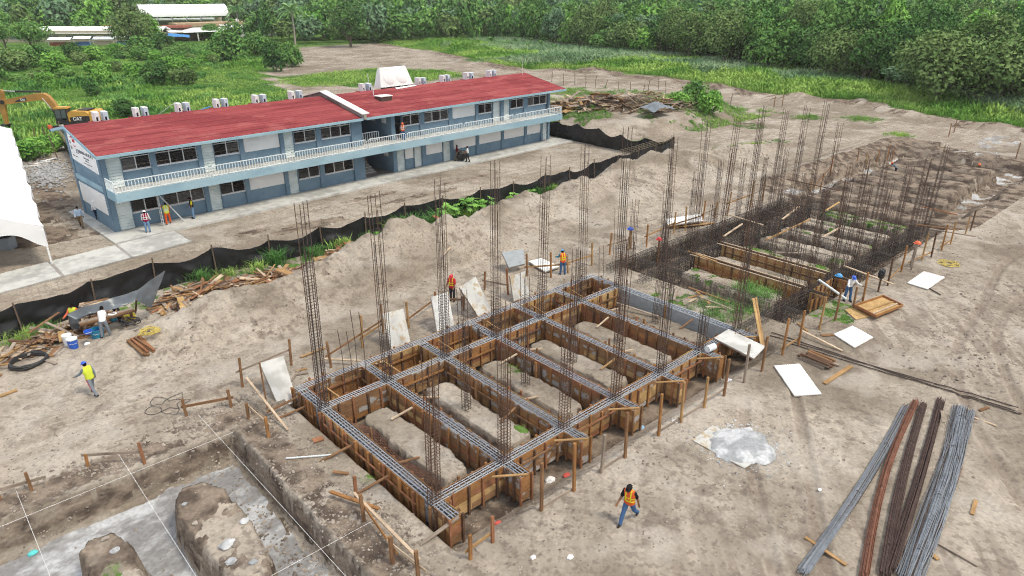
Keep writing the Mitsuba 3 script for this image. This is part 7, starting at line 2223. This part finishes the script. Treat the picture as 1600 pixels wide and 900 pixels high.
# helmets, cap and bag hung on stakes and rails
shiny('helmet_blue', (.03, .12, .62), .3)
shiny('helmet_lightblue', (.10, .38, .75), .3)
shiny('helmet_red', (.62, .045, .05), .3)
shiny('helmet_orange', (.80, .16, .06), .3)
shiny('helmet_white', (.86, .87, .88), .3)


def dome(c, r, m, brim=True, front=None):
    s = trimesh.creation.icosphere(2, 1.0)
    v = np.array(s.vertices)
    v[:, 2] = np.where(v[:, 2] < 0, v[:, 2] * .12, v[:, 2])
    mb = MB().add(v * V(r, r * 1.15, r * .95) + V(0, 0, 0), s.faces)
    if brim:
        d = trimesh.creation.cylinder(r * 1.22, .018, sections=18)
        mb.add(np.array(d.vertices) * V(1, 1.16, 1) + V(0, r * .1, -.01), d.faces)
    v, f = mb.get()
    return v + V(*c), f


for i, (g, m, lab) in enumerate((((25.83, 4.29, 1.05), 'helmet_blue', 'blue safety helmet hung on a back-row stake'), ((26.58, 2.37, 0.62), 'helmet_red', 'red safety helmet hung on a rod beside a back-row stake'),
                                 ((36.44, -10.46, 1.35), 'helmet_orange', 'orange-red helmet with a pale brim on a front-row stake'), ((30.40, -8.34, 0.12), 'helmet_lightblue', 'light blue helmet lying on the front cage'))):
    solo('hung_helmet', mikit.ply(dome(g, .17, m), m, 40), lab, 'helmet')
solo('helmet_stake', ubox('wood_tan', bar_m(((25.83, 4.29, 1.05)[0], (25.83, 4.29, 1.05)[1], zat(*(25.83, 4.29, 1.05)[:2]) - .2), (25.84, 4.30, 1.00), .1, .08)), 'stake that carries the blue helmet', 'stake')
solo('helmet_stake', ubox('wood_brown', bar_m(((26.58, 2.37, 0.62)[0], (26.58, 2.37, 0.62)[1], zat(*(26.58, 2.37, 0.62)[:2]) - .2), (26.57, 2.36, 0.58), .08, .06)), 'stake that carries the red helmet', 'stake')
solo('helmet_stake', ubox('wood_grey', bar_m(((36.44, -10.46, 1.35)[0], (36.44, -10.46, 1.35)[1], zat(*(36.44, -10.46, 1.35)[:2]) - .2), (36.47, -10.46, 1.30), .1, .08)), 'stake that carries the orange-red helmet', 'stake')
crumple_c = V(*(30.42, -10.70, 0.95))
s = trimesh.creation.icosphere(2, 1.0)
vv = np.array(s.vertices)
vv = vv * (.7 + .5 * meshkit.fbm(vv * 2 + 1, 3, 4))[:, None] * V(.28, .2, .36)
solo('hung_bag', mikit.ply((vv + crumple_c, s.faces), 'cloth_black'), 'black backpack hung on a dark front-row stake', 'bag')
# ladder against the school
k = thing('step_ladder', 'open aluminium step ladder under the gallery of the school', 'ladder')
for s0, (u0, u1) in enumerate(((2.9, 3.05), (3.35, 4.65))):
    for dv in (-.22, .22):
        part(k, 'rail', bply(MB().bar((u1, -1.15 + dv, .0), ((3.05 if s0 == 0 else 3.15), -1.15 + dv * .6, 2.45), .07, .03), 'alu'))
for j in range(8):
    t = (j + .7) / 8.5
    part(k, 'rung', bply(MB().bar((3.05, -1.15 - .2, 2.45 * t), (3.05, -1.15 + .2, 2.45 * t), .07, .03), 'alu'))


# ------------------------------------------------------------------ the damp air
scene['air'] = {'type': 'homogeneous', 'albedo': {'type': 'rgb', 'value': [.95, .955, .965]}, 'sigma_t': .00016}
scene['haze'] = {'type': 'cube', 'to_world': T().translate([500, 500, 10]).scale([3300, 3300, 16]), 'bsdf': {'type': 'null'}, 'interior': {'type': 'ref', 'id': 'air'}}
scene['camera']['medium'] = {'type': 'ref', 'id': 'air'}
labels['haze'] = {'label': 'thin pale haze lying over the site and the far trees', 'category': 'haze', 'kind': 'stuff'}


# ------------------------------------------------------------------ people
MS = m3.Manifold
for nm, c in dict(skin=(.26, .14, .085), skin_dark=(.17, .09, .055), hair_black=(.012, .010, .009), tee_black=(.022, .022, .025), jeans=(.075, .15, .30), jeans_light=(.17, .29, .46), vest_orange=(.72, .14, .05), vest_yellow=(.68, .78, .08),
                  strip_silver=(.78, .80, .78), strip_yellow=(.80, .72, .05), coverall_orange=(.74, .13, .035), shirt_white=(.80, .81, .82), shirt_blue=(.42, .55, .72), khaki=(.24, .18, .115), trousers_navy=(.035, .05, .095), trousers_grey=(.22, .25, .29),
                  trousers_dark=(.045, .045, .052), tee_maroon=(.17, .025, .035), tee_red=(.55, .045, .055), vest_burgundy=(.30, .02, .06), shirt_grey=(.20, .24, .28), boots=(.05, .04, .035), shirt_teal=(.06, .28, .42), stripe_red=(.5, .02, .05), orange_tee=(.78, .17, .09)).items():
    matte('cloth_' + nm, c)


def sph(p, r, n=10):
    return MS.sphere(float(r), n).translate([float(v) for v in p])


def cap(p, q, a, b, n=10):
    return MS.batch_hull([sph(p, a, n), sph(q, b, n)])


def union(l):
    return m3.Manifold.batch_boolean(l, m3.OpType.Add)


def rotx(v, a):
    c, s = math.cos(a), math.sin(a)
    return V(v[0], v[1] * c + v[2] * s, v[2] * c - v[1] * s)


def person(label, pos, yaw, h=1.68, la=(10, 8, 15), ra=(10, 8, 15), ll=(0, 3, 0), rl=(0, 3, 0), lean=0, top='cloth_shirt_white', sleeves='short', legs='cloth_jeans', head=None, vest=None, strips=None, drop=None, nod=8, skin='cloth_skin', tank=False, stripe=None, turn=0):
    """Arms and legs: (forward swing, outward, bend) in degrees; the figure faces +y before it is turned to yaw."""
    key = thing('person', label, 'person')
    R = math.radians
    k = h / 1.70

    def dirv(sw, out, side):
        return norm(V(side * math.sin(R(out)), math.sin(R(sw)), -math.cos(R(sw)) * math.cos(R(out))))

    piv = V(0, 0, .93)
    up = lambda p: piv + rotx(V(*p) - piv, R(lean))
    J = {}
    for s, sw in ((-1, ll), (1, rl)):
        hip = V(.095 * s, 0, .90)
        kn = hip + .42 * dirv(sw[0], sw[1], s)
        an = kn + .41 * dirv(sw[0] - sw[2], sw[1] * .5, s)
        J[s] = [hip, kn, an]
    A = {}
    for s, sw in ((-1, la), (1, ra)):
        sh = up((.185 * s, 0, 1.40))
        el = sh + .28 * dirv(sw[0] + lean * .0, sw[1], s)
        f = dirv(sw[0] + sw[2], sw[1] - sw[2] * .15, s)
        wr = el + .25 * f
        A[s] = [sh, el, wr, f]
    hd = up((0, .035, 1.585))
    hf = rotx(V(0, 1, 0), R(lean + nod))
    tn = R(turn)
    hf = norm(V(hf[0] + math.sin(tn), hf[1] * math.cos(tn), hf[2]))
    low = min(J[-1][2][2], J[1][2][2])
    sh_z = .085 - low
    tr = []

    def torso(g):
        a = [sph((-.075, 0, .93), .098 + g), sph((.075, 0, .93), .098 + g), sph(up((-.065, 0, 1.08)), .09 + g), sph(up((.065, 0, 1.08)), .09 + g)]
        b = [sph(up((-.095, .005, 1.26)), .10 + g), sph(up((.095, .005, 1.26)), .10 + g)]
        c = [sph(up((-.14, 0, 1.39)), .062 + g), sph(up((.14, 0, 1.39)), .062 + g), sph(up((0, 0, 1.42)), .065 + g)]
        return [MS.batch_hull(a), MS.batch_hull(a[2:] + b), MS.batch_hull(b + c)]

    def legs_(g):
        o = []
        for s in (-1, 1):
            hip, kn, an = J[s]
            o += [cap(hip, kn, .092 + g, .06 + g), cap(kn, an, .062 + g, .043 + g * 1.3)]
        return o

    def arm(s, g, upto):
        sh, el, wr, f = A[s]
        o = [cap(sh, el, .056 + g, .044 + g)]
        if upto == 'long': o.append(cap(el, wr, .044 + g, .034 + g))
        if upto == 'half': o = [cap(sh, sh + (el - sh) * .75, .056 + g, .05 + g * 1.4)]
        return o

    body = torso(0) + legs_(0)
    for s in (-1, 1):
        sh, el, wr, f = A[s]
        body += arm(s, 0, 'long')
        side = norm(np.cross(f, V(0, 1, 0)) + V(1e-6, 0, 0))
        pal = wr + f * .07
        nrm = np.cross(side, f)
        body.append(MS.batch_hull([sph(wr, .026, 8), sph(pal + nrm * .0 + side * .028, .017, 8), sph(pal - side * .028, .017, 8)]))
        for i, (o, l) in enumerate(((-.03, .066), (-.01, .076), (.01, .072), (.028, .056))):
            b0 = pal + side * o + f * .005
            b1 = b0 + norm(f + nrm * .25) * l * .55
            b2 = b1 + norm(f + nrm * .8) * l * .5
            body += [cap(b0, b1, .0095, .009, 6), cap(b1, b2, .009, .0075, 6)]
        t0 = wr + f * .03 - side * .024 * s
        t1 = t0 + norm(f - side * .9 * s) * .035
        body += [cap(t0, t1, .0115, .010, 6), cap(t1, t1 + norm(f + nrm * .4) * .03, .010, .008, 6)]
    body.append(cap(up((0, 0, 1.42)), hd - V(0, 0, .07), .055, .052))
    hs = sph((0, 0, 0), 1, 16).scale([.076, .095, .113]).translate([float(v) for v in hd])
    e1 = norm(np.cross(hf, V(0, 0, 1)))
    e3 = np.cross(e1, hf)
    body += [hs, MS.batch_hull([sph(hd + hf * .05 - e3 * .085, .035, 8), sph(hd - e3 * .03, .07, 8)]), cap(hd + hf * .088 + e3 * .012, hd + hf * .106 - e3 * .025, .010, .016, 6), cap(hd + hf * .086 - e3 * .062 - e1 * .02, hd + hf * .086 - e3 * .062 + e1 * .02, .012, .012, 6),
             sph(hd + e1 * .078 - e3 * .01, .022, 6), sph(hd - e1 * .078 - e3 * .01, .022, 6)]
    W = frame(V(pos[0], pos[1], pos[2]), V(math.sin(R(yaw)), -math.cos(R(yaw)), 0) * k, V(math.cos(R(yaw)), math.sin(R(yaw)), 0) * k, V(0, 0, k))
    W[:3, 3] += V(0, 0, (sh_z - .0) * k) - V(0, 0, drop or 0)

    def put(name, m, mt, lab=None):
        if isinstance(m, list): m = union(m)
        g = m.to_mesh()
        v = np.array(g.vert_properties[:, :3], float)
        return part(key, name, mikit.ply((v @ W[:3, :3].T + W[:3, 3], np.array(g.tri_verts)), mt, 55), lab)

    put('body', body, skin)
    put('eyes', [sph(hd + hf * .085 + e3 * .018 + e1 * .031, .011, 6), sph(hd + hf * .085 + e3 * .018 - e1 * .031, .011, 6)], 'cloth_hair_black')
    put('trousers', legs_(.016) + [MS.batch_hull([sph((-.08, 0, .92), .112), sph((.08, 0, .92), .112), sph(up((-.07, 0, 1.02)), .104), sph(up((.07, 0, 1.02)), .104)])], legs)
    if stripe:
        put('side_stripe', [cap(J[s][0] + V(s * .085, 0, 0), J[s][1] + V(s * .055, 0, 0), .03, .026) for s in (-1, 1)] + [cap(J[s][1] + V(s * .055, 0, 0), J[s][2] + V(s * .035, 0, 0), .026, .024) for s in (-1, 1)], stripe)
    sl = [] if sleeves == 'none' else arm(-1, .014, 'long' if sleeves == 'long' else 'half') + arm(1, .014, 'long' if sleeves == 'long' else 'half')
    put('shirt', torso(.014) + sl, top)
    for s in (-1, 1):
        hip, kn, an = J[s]
        f = norm(V(an[0] - kn[0], an[1] - kn[1], 0) * .3 + V(.12 * s, 1, 0))
        put('shoe', MS.batch_hull([sph(an - f * .05 - V(0, 0, .04), .046, 8), sph(an + f * .13 - V(0, 0, .05), .036, 8), sph(an + f * .06 - V(0, 0, .045), .045, 8), sph(an + V(0, 0, .02), .045, 8)]), 'cloth_boots')
    if vest:
        ve = union(torso(.030))
        vk = put('vest', ve, vest)
        if strips:
            g2 = union(torso(.035))
            lo = MS.cube([.9, .9, .05], True)
            bands = [g2 ^ lo.rotate([-float(lean), 0, 0]).translate([float(v) for v in up((0, 0, z))]) for z in (1.06, 1.2)]
            bars_ = [g2 ^ MS.cube([.045, .9, .42], True).rotate([-float(lean), 0, 0]).translate([float(v) for v in up((x, 0, 1.28))]) for x in (-.09, .09)]
            m_ = union(bands + bars_)
            g = m_.to_mesh()
            v = np.array(g.vert_properties[:, :3], float)
            part(vk, 'reflective_strip', mikit.ply((v @ W[:3, :3].T + W[:3, 3], np.array(g.tri_verts)), strips))
    hair = sph((0, 0, 0), 1, 14).scale([.086, .105, .11]).translate([float(v) for v in hd + e3 * .018 - hf * .014])
    cut = MS.cube([.5, .5, .3], True)
    hair = hair - MS.batch_hull([sph(hd + hf * .12 - e3 * .03 + e1 * .1, .07, 6), sph(hd + hf * .12 - e3 * .03 - e1 * .1, .07, 6), sph(hd + hf * .1 - e3 * .2, .1, 6)])
    put('hair', hair, 'cloth_hair_black')
    if head:
        kind, hm = head
        c = hd + e3 * .045
        d_ = sph((0, 0, 0), 1, 16).scale([.115, .138, .112]).trim_by_plane((0, 0, 1), 0)
        if kind == 'helmet':
            d_ = d_ + MS.cylinder(.016, .125, .125, 18).scale([1.08, 1.3, 1]).translate([0, .015, -.008])
        elif kind == 'hat':
            d_ = d_ + MS.cylinder(.014, .21, .21, 18).translate([0, 0, -.006])
        else:
            d_ = d_.scale([.92, .92, .9]) + MS.cylinder(.014, .09, .09, 14).translate([0, .10, -.004])
        R3 = np.stack([e1, hf, e3], 1)
        d_ = d_.transform(np.hstack([R3, c[:, None]]).astype(float))
        put('safety_helmet' if kind != 'cap' else 'cap', d_, hm)
    return key


def gp(g, dz=0.0):
    return (g[0], g[1], zat(g[0], g[1]) + dz)


person('man in orange vest, black tee and dark cap striding across the front sand', gp((4.53, -12.78, -0.50)), 192, 1.68, la=(-22, 12, 10), ra=(30, 10, 25), ll=(-24, 3, 22), rl=(27, 3, 4), top='cloth_tee_black', legs='cloth_jeans', head=('cap', 'cloth_tee_black'), vest='cloth_vest_orange', strips='cloth_strip_yellow', nod=22, lean=5)
person('man in yellow vest and blue helmet walking beside the sand slope', gp((-6.80, 8.54, -0.50)), 118, 1.66, la=(35, 18, 25), ra=(-15, 10, 20), ll=(-16, 4, 18), rl=(18, 4, 6), top='cloth_shirt_grey', sleeves='long', legs='cloth_trousers_grey', head=('helmet', 'helmet_blue'), vest='cloth_vest_yellow', stripe='cloth_stripe_red', nod=20, lean=8)
person('man in white sleeveless top and grey trousers working at the bench', gp((-4.93, 13.86, -0.50)), 62, 1.68, la=(42, 30, 18), ra=(42, 28, 16), ll=(-6, 7, 0), rl=(6, 7, 0), lean=28, top='cloth_shirt_white', sleeves='none', legs='cloth_trousers_grey', nod=10)
person('person in orange sleeves and pale vest behind the left end of the bench', gp((-5.78, 16.02, -0.50)), 230, 1.64, la=(15, 25, 45), ra=(15, 25, 45), top='cloth_orange_tee', sleeves='long', legs='cloth_trousers_navy', vest='cloth_vest_yellow', nod=25)
person('man in black crouching in the shade of the plastic shelter', gp((-3.77, 16.19, -0.50)), 228, 1.66, la=(45, 12, 40), ra=(40, 12, 45), ll=(86, 16, 104), rl=(80, 16, 100), lean=24, top='cloth_tee_black', legs='cloth_trousers_dark', nod=15)
person('person in white helmet and burgundy vest seen from behind on the school apron', gp((2.09, 30.63, -0.35), .15), 68, 1.66, la=(8, 14, 30), ra=(8, 14, 30), top='cloth_shirt_white', sleeves='long', legs='cloth_jeans_light', head=('helmet', 'helmet_white'), vest='cloth_vest_burgundy', strips='cloth_strip_silver')
person('man in orange coverall and yellow vest holding the step ladder', gp((3.89, 31.69, -0.35), .15), 84, 1.72, la=(75, 12, 25), ra=(20, 10, 25), ll=(-4, 5, 0), rl=(10, 6, 0), top='cloth_coverall_orange', sleeves='long', legs='cloth_coverall_orange', vest='cloth_vest_yellow', strips='cloth_strip_silver', nod=-14)
person('man in dark vest and light jeans standing right of the ladder', gp((5.85, 31.89, -0.35), .15), 168, 1.70, la=(6, 8, 12), ra=(14, 12, 30), top='cloth_strip_yellow', legs='cloth_jeans_light', vest='cloth_tee_black', head=('cap', 'cloth_tee_black'), nod=5)
person('person in white helmet, white shirt and navy trousers by the gable wall', gp((0.10, 36.25, -0.35), .15), 248, 1.68, la=(12, 10, 70), ra=(-10, 10, 20), ll=(14, 3, 4), rl=(-12, 3, 16), top='cloth_shirt_white', sleeves='long', legs='cloth_trousers_navy', head=('helmet', 'helmet_white'), nod=18)
person('man in light blue shirt and khaki trousers walking toward the path', gp((-1.18, 35.87, -0.50)), 246, 1.66, la=(-12, 9, 14), ra=(14, 9, 18), ll=(16, 3, 4), rl=(-14, 3, 18), top='cloth_shirt_blue', sleeves='long', legs='cloth_khaki', nod=10)
person('worker in orange helmet and orange vest standing on the school gallery', tuple(B(26.55, -.75, 3.17)), 235, 1.66, la=(20, 10, 50), ra=(20, 10, 50), top='cloth_shirt_grey', legs='cloth_jeans', head=('helmet', 'helmet_orange'), vest='cloth_vest_orange', strips='cloth_strip_silver', nod=20)
person('man in maroon tee carrying one end of a black bundle', gp((33.73, 33.74, -0.35), .15), -30, 1.66, la=(35, 8, 20), ra=(30, 8, 22), ll=(12, 3, 4), rl=(-12, 3, 14), top='cloth_tee_maroon', legs='cloth_khaki', nod=16)
person('man in white shirt and dark trousers carrying the other end of the bundle', gp((34.20, 32.50, -0.35), .15), 150, 1.66, la=(35, 8, 22), ra=(32, 8, 20), ll=(-8, 3, 8), rl=(12, 3, 6), top='cloth_shirt_white', legs='cloth_trousers_dark', nod=18)
c_ = V(*(34.13, 33.38, -0.35)) + V(0, 0, .55)
s = trimesh.creation.icosphere(3, 1.0)
vv = np.array(s.vertices)
vv = vv * (.75 + .5 * meshkit.fbm(vv * 2.2 + 5, 3, 4))[:, None] * V(.62, .4, .5)
solo('cloth_bundle', mikit.ply((vv + c_, s.faces), 'cloth_black', True), 'black cloth bundle carried by two men along the school', 'bundle')
person('worker in red helmet and red tee standing behind the back beam', gp((11.41, 5.81, -0.50)), 205, 1.66, la=(14, 10, 40), ra=(18, 12, 30), ll=(3, 4, 0), rl=(-4, 4, 0), top='cloth_tee_red', legs='cloth_trousers_dark', head=('helmet', 'helmet_red'), vest='cloth_tee_red', strips='cloth_strip_yellow', nod=30)
person('worker in blue helmet and orange vest seen from behind at the back stakes', gp((19.13, 4.29, -0.50)), 70, 1.64, la=(40, 10, 35), ra=(40, 10, 35), ll=(4, 4, 0), rl=(-3, 4, 0), top='cloth_shirt_teal', sleeves='long', legs='cloth_jeans', head=('helmet', 'helmet_lightblue'), vest='cloth_vest_orange', strips='cloth_strip_yellow', nod=25, lean=8)
person('worker in white shirt and blue helmet lifting a white pipe at the front cage', (28.5, -9.75, zat(28.5, -9.75)), 240, 1.68, la=(40, 25, 45), ra=(35, 35, 40), ll=(8, 5, 4), rl=(-4, 5, 2), top='cloth_shirt_white', sleeves='long', legs='cloth_jeans', head=('helmet', 'helmet_blue'), nod=30, lean=14)
a, b = V(*(27.07, -8.50, 0.85)), V(*(28.02, -9.87, -0.20))
solo('carried_pipe', MB().tube([a, b], .07, 10).ply('rail_white', True), 'long white pipe held by the worker at the front cage', 'pipe')
for i, (g, yw) in enumerate((((64.51, 1.01, -0.55), 120), ((72.91, -4.02, -0.55), 200))):
    z = zat(g[0], g[1])
    person(['worker with an orange-red helmet bending in the far pit, left one', 'worker with an orange-red helmet in the far pit, right one'][i], (g[0], g[1], z), yw, 1.66, la=(50, 10, 20), ra=(50, 10, 20), ll=(10, 5, 20), rl=(-5, 5, 10), lean=42 if i == 0 else 30, top='cloth_shirt_grey' if i == 0 else 'cloth_khaki', legs='cloth_trousers_dark', head=('helmet', 'helmet_orange'), nod=0)
person('man in orange shirt and jeans beyond the left gable', gp((5.09, 78.36, -0.50)), 60, 1.70, la=(10, 10, 20), ra=(10, 14, 40), ll=(10, 4, 0), rl=(-10, 4, 0), top='cloth_orange_tee', legs='cloth_jeans', nod=12)
person('person in white shirt and blue trousers beside the excavator track', gp((6.21, 77.35, -0.50)), 60, 1.70, la=(10, 10, 20), ra=(10, 8, 20), top='cloth_shirt_white', legs='cloth_jeans_light', nod=12)
